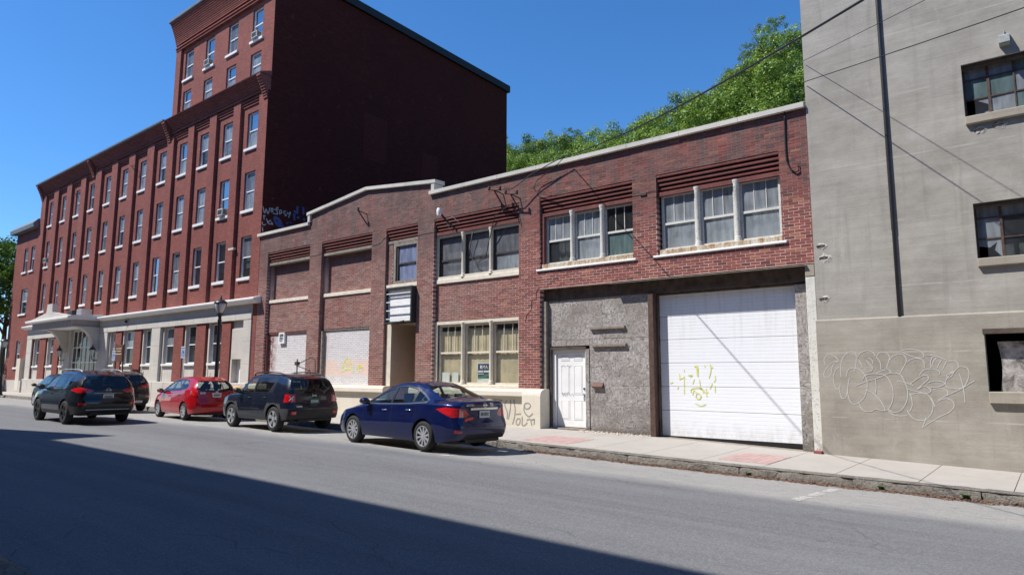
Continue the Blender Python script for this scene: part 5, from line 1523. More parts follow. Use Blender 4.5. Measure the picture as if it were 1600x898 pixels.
    # wheels
    for a in (af, ar):
        for s in (-1, 1):
            yo = s*(Wp(a)-.015); tw = .205; wme = MB()
            rr = S['rimr']; c0 = (a, 0, Rw)
            wme.lathe([(.06, yo-s*.10),(rr-.01, yo-s*.10),(rr-.01, yo-s*.02)], c0, 'y', 20); wh_ = put('wheel', wme, M['trim_black'], car, local=True)
            t = MB(); t.lathe([(rr, yo-s*.004),(rr+.012, yo),(Rw-.055, yo+s*.008),(Rw-.018, yo-s*.010),(Rw, yo-s*.035),(Rw, yo-s*(tw-.03)),(Rw-.02, yo-s*tw),(rr, yo-s*tw)], c0, 'y', 36)
            put('tyre', t, M['tyre'], wh_, local=True, smooth=True, angle=50)
            r = MB(); r.lathe([(rr-.022, yo-s*.03),(rr-.018, yo-s*.004),(rr, yo-s*.002),(rr, yo-s*.04)], c0, 'y', 36)
            ns, sw, kind = S['spokes']
            for i in range(ns):
                an = 2*math.pi*i/ns+.2
                arms = (0,) if kind == 'single' else (-.15, .15)
                for da in arms:
                    u = (math.cos(an), math.sin(an)); o = (math.cos(an+da), math.sin(an+da)); v = (-math.sin(an), math.cos(an))
                    def P(rad, d, y, o2): return (a+o2[0]*rad+v[0]*d, y, Rw+o2[1]*rad+v[1]*d)
                    y0, y1, y2 = yo-s*.022, yo-s*.008, yo-s*.05
                    w1, w2 = sw*.8, sw*1.15
                    A = [P(.045,-w1/2,y0,u),P(.045,w1/2,y0,u),P(rr-.015,w2/2,y1,o),P(rr-.015,-w2/2,y1,o)]
                    Bk = [P(.045,-w1/2,y2,u),P(.045,w1/2,y2,u),P(rr-.015,w2/2,y2,o),P(rr-.015,-w2/2,y2,o)]
                    r.quad(*A)
                    for q in range(4): r.quad(A[q], A[(q+1) % 4], Bk[(q+1) % 4], Bk[q])
            r.lathe([(0, yo-s*.012),(.035, yo-s*.014),(.062, yo-s*.022),(.062, yo-s*.05)], c0, 'y', 18)
            put('rim', r, M[S['rim']], wh_, local=True, angle=40)
    # mirrors
    mx, mz = S['mirror']
    for s in (-1, 1):
        g = MB(); y = s*(Wp(mx)+.085)
        prof = [(.0,.055),(.05,.085),(.11,.095),(.16,.085),(.19,.05)]
        rg = []
        for dx_, h in prof:
            w = .105 if dx_ > 0 else .06
            rg.append([(mx-.10+dx_, y+math.cos(t)*w, mz+.02+math.sin(t)*h*.85) for t in [2*math.pi*i/14 for i in range(14)]])
        for a, b in zip(rg, rg[1:]):
            for i in range(14): g.quad(a[i], a[(i+1) % 14], b[(i+1) % 14], b[i])
        g.poly(rg[0])
        mo = put('mirror', g, M[S.get('mirror_mat', S['paint'])], car, local=True, smooth=True, angle=50)
        put('mirror_glass', MB().poly(rg[-1]), M['chrome'], mo, local=True)
        put('mirror_stalk', MB().box(mx-.04, mx+.04, min(y, s*(Wp(mx)-.06)), max(y, s*(Wp(mx)-.06)), mz-.06, mz-.02), M['trim_black'], mo, local=True)
    # door handles
    for hx, hz_ in S['handles']:
        for s in (-1, 1):
            f = (hz_-sill)/(zsh(hx)-sill); y = s*(Wp(hx)*interp(PROF, f)+.016)
            g = MB().tube([(hx-.10,y-s*.02,hz_),(hx-.07,y+s*.006,hz_+.004),(hx+.06,y+s*.006,hz_+.008),(hx+.09,y-s*.02,hz_+.004)], .014, 8)
            put('handle', g, M[S['handle_mat']], car, local=True, smooth=True)
    # seats
    zs0 = sill+.12; top = zt(.2)
    for (sx_, wy) in ((S['seat_x'], (-.38,.38)), (S['seat_x']+.85, (-.42,0,.42))):
        for y in wy:
            g = MB(); g.box(sx_-.25, sx_+.25, y-.21, y+.21, zs0, zs0+.28); g.prism([(sx_+.15,zs0+.28),(sx_+.29,top-.50),(sx_+.38,top-.50),(sx_+.30,zs0+.2)], y-.22, y+.22, 'y'); g.prism([(sx_+.29,top-.46),(sx_+.31,top-.27),(sx_+.37,top-.27),(sx_+.38,top-.46)], y-.12, y+.12, 'y')
            put('seat', g, M[S.get('seat', 'cabin')], car, local=True)
    cx = S['seat_x']-.75
    put('dashboard', MB().prism([(cx-.35,zs0+.3),(cx-.35,zsh(cx)-.04),(cx,zsh(cx)-.02),(cx+.1,zs0+.5),(cx+.1,zs0+.3)], -W0+.14, W0-.14, 'y'), M['cabin'], car, local=True)
    # number plate
    pz, pm_, ptxt = S['plate']; px_ = shear(xr, 0, pz)+.012
    pl = put('number_plate', MB().bbox(0, 0, 0, 0, 0, 0) if False else MB().box(px_-.01, px_+.006, -.15, .15, pz-.075, pz+.075), M[pm_], car, local=True)
    g = MB()
    for i in range(6): g.box(px_+.0061, px_+.0075, -.115+i*.04, -.09+i*.04, pz-.035, pz+.035)
    put('plate_marks', g, M['trim_black' if pm_ == 'plate_white' else 'plate_white'], pl, local=True)
    return car, shear, xr, zt, Wp, xf

def rear_text(car, txt, size, x, y, z, mat, name='lettering'):
    me = text_mesh(txt, size, M[mat], .001); me.transform(Matrix.Translation((x, y, z)) @ Matrix.Rotation(R(90), 4, 'Z') @ Matrix.Rotation(R(90), 4, 'X')); link(name, me, car, local=True)
def rear_box(car, name, x, y0, y1, z0, z1, mat, d=.02): return put(name, MB().box(x-d, x+.004, y0, y1, z0, z1), M[mat], car, local=True)

def zg_at(x, y): return zroad(x, y)
# ---- blue saloon
SED = dict(L=4.62, af=-1.40, ar=1.30, R=.322, rimr=.222, sill=.21, paint='paint_blue', rim='rim', spokes=(10,.042,'single'), seat_x=-.15,
    zt=[(-2.31,.60),(-2.22,.72),(-2.0,.82),(-1.5,.93),(-1.05,1.0),(-.95,1.03),(-.55,1.24),(-.2,1.395),(.1,1.465),(.4,1.485),(.75,1.465),(1.05,1.39),(1.35,1.275),(1.62,1.155),(1.78,1.10),(1.95,1.085),(2.15,1.085),(2.27,1.06),(2.31,1.01)],
    zsh=[(-2.31,.52),(-2.15,.66),(-1.8,.78),(-1.3,.86),(-.9,.915),(0,.945),(.8,.975),(1.4,1.01),(1.9,1.03),(2.2,1.0),(2.31,.92)],
    W=[(-2.31,.52),(-2.24,.68),(-2.1,.78),(-1.8,.855),(-1.4,.878),(0,.88),(1.3,.878),(1.7,.865),(2.0,.835),(2.2,.78),(2.28,.72),(2.31,.66)],
    wr=[(-2.31,.40),(-1.6,.60),(-1.0,.71),(-.55,.64),(-.1,.58),(.5,.56),(1.0,.555),(1.4,.58),(1.8,.66),(2.31,.60)],
    rear=[(.2,-.12),(.36,-.02),(.5,.02),(.62,.01),(.68,-.05),(.9,-.06),(1.0,-.05),(1.09,-.03)], nose=[(.2,.10),(.4,.0),(.6,.03),(.8,.14),(1.0,.3)],
    doors=[('door.f',[(-.97,.28),(-.99,.55),(-.93,.90),(.13,.94),(.13,.28)]),('door.r',[(.15,.28),(.15,.94),(1.03,.985),(1.04,.82),(.93,.55),(.80,.28)])],
    dlo=[(-.95,.955),(-.52,1.175),(-.20,1.295),(.1,1.37),(.45,1.39),(.85,1.345),(1.15,1.22),(1.42,1.085),(1.38,1.04),(.8,1.005)],
    side_glass=[('glass_front',[(-.82,.985),(-.50,1.155),(-.18,1.275),(.07,1.34),(.07,.995)]),('glass_rear',[(.14,1.0),(.14,1.35),(.45,1.365),(.86,1.315),(.86,1.03)]),('glass_quarter',[(.93,1.045),(.93,1.275),(1.14,1.19),(1.36,1.082),(1.33,1.065)])],
    windshield=[(-.98,-.62),(-.98,.62),(-.24,.53),(-.24,-.53)], rear_glass_top=[(1.03,-.50),(1.03,.50),(1.66,.60),(1.66,-.60)],
    rear_cuts=[('taillight','xz',[(1.70,.915),(1.98,.955),(2.33,.93),(2.33,.77),(2.06,.775)]),('taillight','yz',[(-.84,.75),(-.84,.94),(-.50,.90),(-.42,.80),(-.48,.75)]),('lower_trim','yz',[(-.60,.28),(-.52,.40),(.52,.40),(.60,.28)]),('reflector','yz',[(-.76,.42),(-.76,.49),(-.62,.46),(-.64,.42)])],
    front_cuts=[[(-2.30,.60),(-2.25,.72),(-1.80,.80),(-1.95,.66)]],
    mirror=(-.78,1.0), handles=[(-.10,.83),(.80,.86)], handle_mat='chrome', plate=(.80,'plate_white',''), bow=.07)
car, sh, xr, zt_, Wp_, xf_ = build_car('parked_car', SED, (-11.65, -5.18), -5.0, 'blue four-door saloon parked nearest, in front of the shop window', sc=.965)
rx = sh(xr, 0, .9)
rear_box(car, 'chrome_strip', sh(xr, 0, .915)+.008, -.40, .40, .895, .935, 'chrome')
rear_text(car, 'SENTRA', .06, sh(xr, -.27, 1.0)+.006, -.40, .995, 'chrome')
g = MB().lathe([(.034,0),(.036,.006),(.046,.006),(.048,0)], (sh(xr,0,.985)+.0,.02,.985), 'x', 20); g.box(sh(xr,0,.985), sh(xr,0,.985)+.008, -.045, .085, .975, .995); put('badge', g, M['chrome'], car, local=True)
rear_box(car, 'sticker', sh(xr, .22, .99)+.006, .18, .27, .96, 1.03, 'plate_white', .01)
g = MB().quad((sh(xr,-.45,.72)+.02,-.56,.66),(sh(xr,-.3,.72)+.02,-.33,.70),(sh(xr,-.3,.74)+.02,-.32,.755),(sh(xr,-.45,.74)+.02,-.55,.72)); put('sticker', g, M['lamp_red'], car, local=True)
g = MB()
for s in (-1, 1):
    pts = []
    for q in (-.90,-.5,0,.4,.8,1.1,1.36): 
        z = interp([(-.9,.952),(0,.972),(.8,.998),(1.36,1.036)], q); W = Wp_(q)*.945-.012; pts.append((q, s*(W+.012), z))
    put('chrome_strip', MB().tube(pts+[(1.40,s*.79,1.06),(1.41,s*.775,1.085),(1.15,s*.712,1.225)], .008, 6), M['chrome'], car, local=True)
# ---- boxy black SUV
JEP = dict(L=4.24, af=-1.22, ar=1.35, R=.352, gap=.075, rimr=.238, sill=.30, paint='paint_navy', rim='rim', spokes=(5,.055,'double'), seat_x=-.10,
    zt=[(-2.12,.80),(-2.05,.95),(-1.9,1.02),(-1.2,1.10),(-.98,1.13),(-.6,1.42),(-.32,1.60),(-.1,1.645),(.5,1.665),(1.3,1.645),(1.8,1.60),(2.0,1.57),(2.12,1.52)],
    zsh=[(-2.12,.75),(-2.0,.90),(-1.5,.98),(-.9,1.02),(.5,1.04),(1.5,1.06),(2.0,1.08),(2.12,1.05)],
    W=[(-2.12,.66),(-2.05,.76),(-1.9,.84),(-1.5,.895),(0,.90),(1.4,.90),(1.8,.885),(2.0,.86),(2.08,.82),(2.12,.77)],
    wr=[(-2.12,.55),(-1.2,.70),(-.9,.72),(-.4,.66),(0,.635),(1.4,.63),(2.0,.62),(2.12,.60)],
    rear=[(.3,-.06),(.45,.0),(.72,.01),(.78,-.06),(1.05,-.08),(1.2,-.14),(1.5,-.30),(1.66,-.36)], rear_from=1.1, nose=[(.3,.06),(.5,.0),(.8,.02),(1.0,.10)],
    doors=[('door.f',[(-.86,.40),(-.90,.7),(-.84,1.0),(.14,1.03),(.14,.40)]),('door.r',[(.16,.40),(.16,1.03),(1.06,1.05),(1.06,.92),(.90,.62),(.84,.40)])],
    clad=[[(-1.70,.25),(-1.70,.58),(-1.56,.80),(-1.40,.87),(-1.04,.87),(-.88,.80),(-.74,.58),(-.74,.25)],[(.85,.25),(.85,.58),(1.0,.80),(1.17,.87),(1.53,.87),(1.70,.80),(1.83,.58),(1.83,.25)],[(-.76,.25),(-.76,.43),(.87,.43),(.87,.25)],[(1.8,.25),(1.8,.66),(2.2,.66),(2.2,.25)]],
    dlo=[(-.92,1.07),(-.52,1.38),(-.30,1.53),(.0,1.565),(1.1,1.565),(1.30,1.50),(1.22,1.10)],
    side_glass=[('glass_front',[(-.74,1.095),(-.48,1.33),(-.26,1.50),(-.02,1.53),(.08,1.53),(.08,1.10)]),('glass_rear',[(.16,1.11),(.16,1.53),(1.06,1.53),(1.22,1.47),(1.02,1.16),(.9,1.11)])],
    windshield=[(-.98,-.66),(-.98,.66),(-.34,.60),(-.34,-.60)], rglass='car_glass_dark', rsglass='car_glass_dark',
    rear_cuts=[('rear_window','yz',[(-.74,1.12),(-.64,1.46),(.64,1.46),(.74,1.12),(.4,1.09),(-.4,1.09)]),('taillight','yz',[(-.87,.84),(-.87,1.06),(-.60,1.06),(-.60,.84)]),('taillight','xz',[(1.88,.84),(1.88,1.06),(2.2,1.06),(2.2,.84)]),('lower_trim','yz',[(-.82,.28),(-.82,.64),(.82,.64),(.82,.28)])],
    mirror=(-.68,1.12), mirror_mat='trim_black', handles=[(-.06,.93),(.85,.95)], handle_mat='trim_black', plate=(.86,'plate_green',''), bow=.05)
car, sh, xr, zt_, Wp_, xf_ = build_car('parked_car', JEP, (-17.91, -4.78), -3.0, 'boxy black SUV with silver wheels parked between red hatchback and blue saloon', sc=.945)
def roof_rails(car, xa, xb, y, z, mat='trim_black'):
    for s in (-1, 1): put('roof_rail', MB().tube([(xa,s*y,z-.05),(xa+.08,s*y,z+.02),(xa+.3,s*y,z+.05),((xa+xb)/2,s*y,z+.06),(xb-.3,s*y,z+.04),(xb-.06,s*y,z-.0),(xb,s*y,z-.06)], .018, 8), M[mat], car, local=True, smooth=True)
roof_rails(car, -.35, 1.45, .60, 1.635)
put('antenna', MB().tube([(1.45,.1,1.63),(1.62,.1,1.80)], .006, 5), M['trim_black'], car, local=True)
rear_text(car, 'Jeep', .085, sh(xr, 0, 1.03)+.002, .0, 1.03, 'chrome')
rear_box(car, 'lettering_strip', sh(xr, -.55, .72)+.004, -.60, -.42, .70, .745, 'galv'); rear_box(car, 'brake_light', sh(xr, 0, 1.52)+.012, -.22, .22, 1.505, 1.545, 'lamp_red')
for s in (-1, 1):
    g = MB(); c = sh(xr, s*.72, .95)+.006
    for sg in (-1, 1): g.prism([(s*.72-.07*sg-.012,.95-.06),(s*.72-.07*sg+.012,.95-.06),(s*.72+.07*sg+.012,.95+.06),(s*.72+.07*sg-.012,.95+.06)], c-.004, c+.003, 'x')
    put('lamp_cross', g, M['lamp_white'], car, local=True)
rear_box(car, 'reflector', sh(xr, -.7, .55)+.012, -.75, -.60, .50, .58, 'lamp_red'); rear_box(car, 'reflector', sh(xr, .7, .55)+.012, .60, .75, .50, .58, 'lamp_red')
put('wiper', MB().tube([(sh(xr,0,1.13)+.02,.0,1.12),(sh(xr,-.4,1.25)+.02,-.45,1.2)], .01, 5), M['trim_black'], car, local=True)
# ---- red hatchback
FIT = dict(L=4.08, af=-1.28, ar=1.22, R=.302, rimr=.20, sill=.20, paint='paint_red', rim='rim', spokes=(7,.055,'single'), seat_x=-.15,
    zt=[(-2.04,.60),(-1.95,.74),(-1.7,.86),(-1.35,.97),(-1.05,1.08),(-.6,1.29),(-.2,1.44),(.15,1.51),(.6,1.525),(1.2,1.50),(1.7,1.445),(1.95,1.40),(2.04,1.34)],
    zsh=[(-2.04,.50),(-1.9,.68),(-1.5,.82),(-1.0,.90),(0,.95),(.8,1.0),(1.5,1.05),(1.9,1.06),(2.04,1.0)],
    W=[(-2.04,.50),(-1.97,.66),(-1.8,.77),(-1.4,.83),(0,.848),(1.3,.845),(1.7,.82),(1.9,.78),(2.0,.72),(2.04,.66)],
    wr=[(-2.04,.40),(-1.4,.62),(-1.0,.68),(-.5,.60),(0,.55),(1.0,.54),(1.8,.54),(2.04,.52)],
    rear=[(.2,-.10),(.4,-.0),(.62,.0),(.72,-.06),(.95,-.09),(1.05,-.14),(1.3,-.30),(1.5,-.42)], rear_from=1.0, nose=[(.2,.10),(.4,.0),(.6,.04),(.8,.2),(1,.35)],
    doors=[('door.f',[(-.90,.28),(-.94,.55),(-.86,.86),(.08,.93),(.08,.28)]),('door.r',[(.10,.28),(.10,.93),(1.0,1.0),(1.0,.82),(.86,.55),(.74,.28)])],
    dlo=[(-1.0,.935),(-.55,1.21),(-.2,1.345),(.15,1.42),(.7,1.43),(1.15,1.38),(1.36,1.18),(1.30,1.09),(.8,1.03)],
    side_glass=[('glass_quarter',[(-.92,.955),(-.70,1.09),(-.70,.97)]),('glass_front',[(-.66,.975),(-.66,1.12),(-.52,1.195),(-.18,1.33),(.03,1.38),(.03,.99)]),('glass_rear',[(.11,1.0),(.11,1.39),(.68,1.40),(.72,1.05)]),('glass_rearq',[(.76,1.055),(.74,1.395),(1.12,1.35),(1.32,1.17),(1.26,1.10)])],
    windshield=[(-1.05,-.60),(-1.05,.60),(-.22,.52),(-.22,-.52)], rglass='car_glass',
    rear_cuts=[('rear_window','yz',[(-.66,1.02),(-.54,1.37),(.54,1.37),(.66,1.02),(.3,.99),(-.3,.99)]),('taillight','xz',[(1.50,.86),(1.50,1.02),(1.72,1.10),(2.1,1.02),(2.1,.86)]),('taillight','yz',[(-.80,.86),(-.80,1.02),(-.62,.98),(-.60,.86)])],
    front_cuts=[[(-2.03,.62),(-1.95,.74),(-1.5,.86),(-1.62,.72)]],
    mirror=(-.80,.98), mirror_mat='trim_black', handles=[(-.12,.82),(.78,.87)], handle_mat='paint_red', plate=(.87,'plate_white',''), bow=.07)
car, sh, xr, zt_, Wp_, xf_ = build_car('parked_car', FIT, (-23.71, -4.42), -5.0, 'small red hatchback parked under the street lamp', sc=.94)
put('antenna', MB().tube([(1.3,0,1.49),(1.42,0,1.66)], .005, 5), M['trim_black'], car, local=True)
for s in (-1, 1): put('lamp_lens', MB().lathe([(0,.02),(.05,.014),(.075,0)], (sh(1.80, s*.78, .95)+.02, s*.745, .95), 'x', 14), M['lamp_white'], car, local=True, smooth=True)
g = MB().box(sh(xr,0,.98)+.0, sh(xr,0,.98)+.012, -.04, -.025, .95, 1.01).box(sh(xr,0,.98), sh(xr,0,.98)+.012, .025, .04, .95, 1.01).box(sh(xr,0,.98), sh(xr,0,.98)+.012, -.025, .025, .972, .988); put('badge', g, M['chrome'], car, local=True)
rear_box(car, 'sticker', sh(xr, -.45, .93)+.012, -.56, -.38, .91, .98, 'galv')
# ---- black crossover driving in the lane
ROG = dict(L=4.66, af=-1.40, ar=1.30, R=.365, gap=.06, rimr=.245, sill=.30, paint='paint_black', rim='rim_dark', spokes=(5,.06,'double'), seat_x=-.10,
    zt=[(-2.33,.74),(-2.25,.90),(-2.0,.99),(-1.4,1.10),(-1.0,1.17),(-.55,1.45),(-.15,1.61),(.2,1.665),(.7,1.68),(1.4,1.655),(1.9,1.60),(2.2,1.555),(2.33,1.50)],
    zsh=[(-2.33,.66),(-2.15,.85),(-1.6,.97),(-1.0,1.03),(0,1.06),(1.0,1.11),(1.7,1.18),(2.1,1.18),(2.33,1.10)],
    W=[(-2.33,.60),(-2.25,.74),(-2.0,.86),(-1.5,.915),(0,.92),(1.4,.92),(1.9,.89),(2.15,.85),(2.28,.78),(2.33,.72)],
    wr=[(-2.33,.5),(-1.4,.68),(-1.0,.72),(-.5,.65),(0,.61),(1.2,.60),(2.0,.59),(2.33,.57)],
    rear=[(.3,-.10),(.5,.0),(.74,.02),(.82,-.04),(1.05,-.06),(1.18,-.12),(1.45,-.30),(1.66,-.40)], rear_from=1.1, nose=[(.3,.1),(.5,.0),(.8,.05),(1.0,.2)],
    doors=[('door.f',[(-.92,.38),(-.96,.7),(-.88,1.0),(.14,1.05),(.14,.38)]),('door.r',[(.16,.38),(.16,1.05),(1.05,1.11),(1.05,.95),(.92,.66),(.80,.38)])],
    clad=[[(-.86,.25),(-.86,.42),(.80,.42),(.80,.25)],[(1.76,.25),(1.76,.58),(2.4,.58),(2.4,.25)],[(-1.9,.25),(-1.9,.55),(-1.73,.75),(-1.4,.84),(-1.07,.75),(-.9,.55),(-.9,.25)],[(.8,.25),(.8,.55),(.97,.75),(1.3,.84),(1.63,.75),(1.8,.55),(1.8,.25)]],
    dlo=[(-.98,1.08),(-.52,1.39),(-.15,1.53),(.3,1.58),(1.0,1.575),(1.45,1.50),(1.72,1.33),(1.62,1.21),(.9,1.12)],
    side_glass=[('glass_front',[(-.78,1.11),(-.48,1.345),(-.13,1.495),(.07,1.53),(.07,1.12)]),('glass_rear',[(.15,1.125),(.15,1.54),(.95,1.545),(.95,1.15)]),('glass_rearq',[(1.02,1.165),(1.02,1.535),(1.42,1.475),(1.67,1.32),(1.56,1.225)])],
    windshield=[(-1.0,-.66),(-1.0,.66),(-.2,.57),(-.2,-.57)], rglass='car_glass_dark', rsglass='car_glass_dark',
    rear_cuts=[('rear_window','yz',[(-.72,1.17),(-.60,1.50),(.60,1.50),(.72,1.17)]),('taillight','xz',[(1.72,1.06),(1.95,1.13),(2.4,1.14),(2.4,1.01),(2.1,1.0)]),('taillight','yz',[(-.86,.98),(-.86,1.14),(-.52,1.10),(-.40,1.06),(-.50,.99)]),('lower_trim','yz',[(-.7,.3),(-.7,.55),(.7,.55),(.7,.3)]),('reflector','yz',[(-.80,.60),(-.80,.68),(-.60,.66),(-.60,.62)])],
    clad_mat='trim_black', mirror=(-.76,1.13), mirror_mat='trim_black', handles=[(-.08,.93),(.84,.98)], handle_mat='trim_black', plate=(.86,'plate_white',''), bow=.06)
car, sh, xr, zt_, Wp_, xf_ = build_car('moving_car', ROG, (-24.52, -7.73), -1.5, 'black crossover with dark wheels driving away in the traffic lane', sc=.955)
roof_rails(car, -.3, 1.7, .57, 1.65, 'galv')
rear_box(car, 'chrome_strip', sh(xr, 0, .965)+.01, -.40, .40, .955, .98, 'chrome'); rear_box(car, 'brake_light', sh(xr, 0, 1.54)+.012, -.16, .16, 1.535, 1.56, 'lamp_lit' if 'lamp_lit' in M else 'lamp_red')
g = MB().lathe([(.045,0),(.05,.008),(.062,.008),(.064,0)], (sh(xr,0,1.06)+.0,0,1.06), 'x', 20); g.box(sh(xr,0,1.06), sh(xr,0,1.06)+.01, -.09, .09, 1.05, 1.07); put('badge', g, M['chrome'], car, local=True)
rear_box(car, 'lower_strip', sh(xr, 0, .46)+.012, -.62, .62, .455, .475, 'galv')
# ---- two more dark cars parked beyond it
SU2 = dict(ROG); SU2.update(paint='paint_grey', L=4.66, spokes=(6,.05,'double'), rim='rim')
car, sh, xr, *_ = build_car('parked_car', SU2, (-30.3, -4.75), -4.0, 'charcoal SUV parked just ahead of the red hatchback', sc=.955)
rear_box(car, 'skid_plate', sh(xr, 0, .42)+.015, -.5, .5, .38, .48, 'galv')
CMP = dict(FIT); CMP.update(paint='paint_dull', mirror_mat='trim_black', handle_mat='trim_black', sglass='car_glass_dark', rsglass='car_glass_dark', front_cuts=[])
build_car('parked_car', CMP, (-35.7, -4.75), -4.0, 'dark grey hatchback parked farthest left, partly hidden by the black crossover', sc=.955)

# ------------------------------------------------------------------ trees
def crown_mesh(name, rx, rz, nl, leaf_n, seed, mat, ls=.26):
    rs = random.Random(seed); g = MB()
    lobes = []
    for k in range(nl):
        while True:
            p = Vector((rs.uniform(-1,1), rs.uniform(-1,1), rs.uniform(-.75,1)))
            if .45 < p.length < 1: break
        q = 1+.28*noise.noise(p*2.1+Vector((seed,0,0)))
        lobes.append((Vector((p.x*rx*q, p.y*rx*q, p.z*rz*q)), rs.uniform(.15,.27)*rx))
    for c, r in lobes:
        for i in range(leaf_n):
            d = Vector((rs.gauss(0,1), rs.gauss(0,1), rs.gauss(.25,1))).normalized()
            p = c + d*r*rs.uniform(.55,1.08)
            nrm = (d*1.1+Vector((rs.uniform(-1,1), rs.uniform(-1,1), rs.uniform(-.3,1)))*.65).normalized()
            u = nrm.cross(Vector((rs.uniform(-1,1), rs.uniform(-1,1), rs.uniform(-1,1)))).normalized(); w = nrm.cross(u)
            s = ls*rs.uniform(.55,1.2)
            a, b, c2, d2 = p-u*s*.55, p+w*s*.38-u*s*.05, p+u*s*.6-nrm*s*.12, p-w*s*.38-u*s*.05
            n = len(g.v); g.v += [tuple(a), tuple(b), tuple(c2), tuple(d2)]; g.f.append((n,n+1,n+2,n+3)); g.m.append(0)
    me = bpy.data.meshes.new(name); me.from_pydata(g.v, [], g.f); me.materials.append(M[mat]); return me
def trunk_mesh(h, r, seed, rx, ch):
    rs = random.Random(seed); g = MB()
    g.tube([(0,0,-.6),(.0,0,0),(rs.uniform(-.1,.1),.05,h*.4),(rs.uniform(-.2,.2),.1,h*.75),(0,0,h+ch*.5)], [r*1.5,r*1.15,r,r*.75,r*.2], 9)
    for k in range(7):
        a = 6.28*k/7+rs.uniform(-.3,.3); z0 = h*rs.uniform(.55,.95); L = rx*rs.uniform(.6,.9)
        e = Vector((math.cos(a)*L, math.sin(a)*L, z0+L*rs.uniform(.5,1.1)))
        g.tube([(0,0,z0),(e.x*.45,e.y*.45,z0+(e.z-z0)*.55),tuple(e)], [r*.5,r*.3,r*.07], 6)
    return g.mesh('trunk', M['bark'], smooth=True)
CR = [crown_mesh('crown', 4.0, 4.2, 90, 150, s, m, .21) for s, m in ((1,'leaf_a'),(2,'leaf_b'),(3,'leaf_a'))]
CRS = crown_mesh('crown', 2.6, 3.4, 60, 90, 9, 'leaf_b', .16)
CRD = crown_mesh('crown', 3.3, 4.6, 90, 110, 6, 'leaf_c', .24)
TR = [trunk_mesh(7.5, .24, s, 4.0, 4.2) for s in (1, 2, 3)]
def tree(name, x, y, ztop, k, sc, rz, lab, grp, crown=None, zb=None, ch=4.2):
    th = (7.5+2*ch*.55)*sc
    z0 = ztop-(7.5+1.9+ch)*sc
    g0 = hz(x, y) if zb is None else zb
    st = 1.0
    o = thing(name, (x, y, z0), lab, 'tree', grp, rz)
    t = link('trunk', TR[k % 3], o, local=True); t.scale = (sc, sc, sc)
    if z0 > g0:
        t.location = (0, 0, g0-z0); t.scale = (sc, sc, sc*(1+(z0-g0)/(9.5*sc)))
    c = link('crown', crown or CR[k % 3], o, local=True, loc=(0,0,(7.5+1.9)*sc)); c.scale = (sc, sc, sc)
    return o
# tops follow the tree line above the parapet
TOPS = [(-50.0,46,30.0),(-46.6,46,29.6),(-41.5,42,27.0),(-42.3,47,29.3),(-37.2,40,26.0),(-38.1,47,28.9),(-33.3,42,26.1),(-32.0,46,28.5),(-28.6,42,26.7),(-27.1,46,29.6),(-24.4,45,29.1),(-22.6,46,30.3),(-19.9,44,30.0),(-19.2,46.5,32.4),(-16.3,45,32.8),(-14.6,43,31.2),(-12.0,46,32.0),
        (-35.5,36,23.4),(-30.5,36,23.0),(-26.0,35,22.6),(-21.8,36,23.8),(-17.6,35,24.6),(-13.9,35,25.6),(-40.5,37,24.4),(-45.5,38,25.6),(-10.2,38,28.0)]
rt = random.Random(21)
order = sorted(range(len(TOPS)), key=lambda i: TOPS[i][0])
words = {0:'leftmost tree of the hillside row above the parapet'}
for n_, i in enumerate(order):
    x, y, z = TOPS[i]; back = y > 41
    rank = [j for j in order if (TOPS[j][1] > 41) == back].index(i)+1
    ordn = ['first','second','third','fourth','fifth','sixth','seventh','eighth','ninth','tenth','eleventh','twelfth','thirteenth','fourteenth','fifteenth','sixteenth','seventeenth','eighteenth'][rank-1]
    lab = f'leafy green tree on the slope, {ordn} from left in the {"skyline" if back else "front"} row'
    tree('maple_tree', x, y, z-.3, n_, rt.uniform(.78,.95), rt.uniform(0,6.28), lab, 'trees on the wooded slope')
tree('ash_tree', -17.6, 44.5, 34.2, 1, .62, 1.0, 'taller thin-crowned tree rising above the row beside the concrete building', 'trees on the wooded slope', CRS, ch=3.4)
tree('ash_tree', -20.0, 46.0, 33.2, 2, .5, 2.2, 'sparse grey-green tree top just left of the tallest tree', 'trees on the wooded slope', CRS, ch=3.4)
tree('ash_tree', -40.6, 46.0, 29.6, 0, .5, 2.9, 'dull bluish small tree in a dip of the tree line at left', 'trees on the wooded slope', CRS, ch=3.4)
# street tree at the far left and one behind the wing
tree('street_tree', -63.4, -.6, 12.0, 1, .80, .4, 'shady green tree against the end of the brick wing', None, CRD, zb=.2, ch=4.6)
tree('street_tree', -66.6, 1.5, 12.6, 2, .82, 2.4, 'dark green tree at the far left picture edge', None, CRD, zb=.2, ch=4.6)
tree('street_tree', -63.0, 9.0, 15.4, 0, .9, 1.2, 'pale green tree top peeping over the wing roof', None, CR[0], zb=.2)

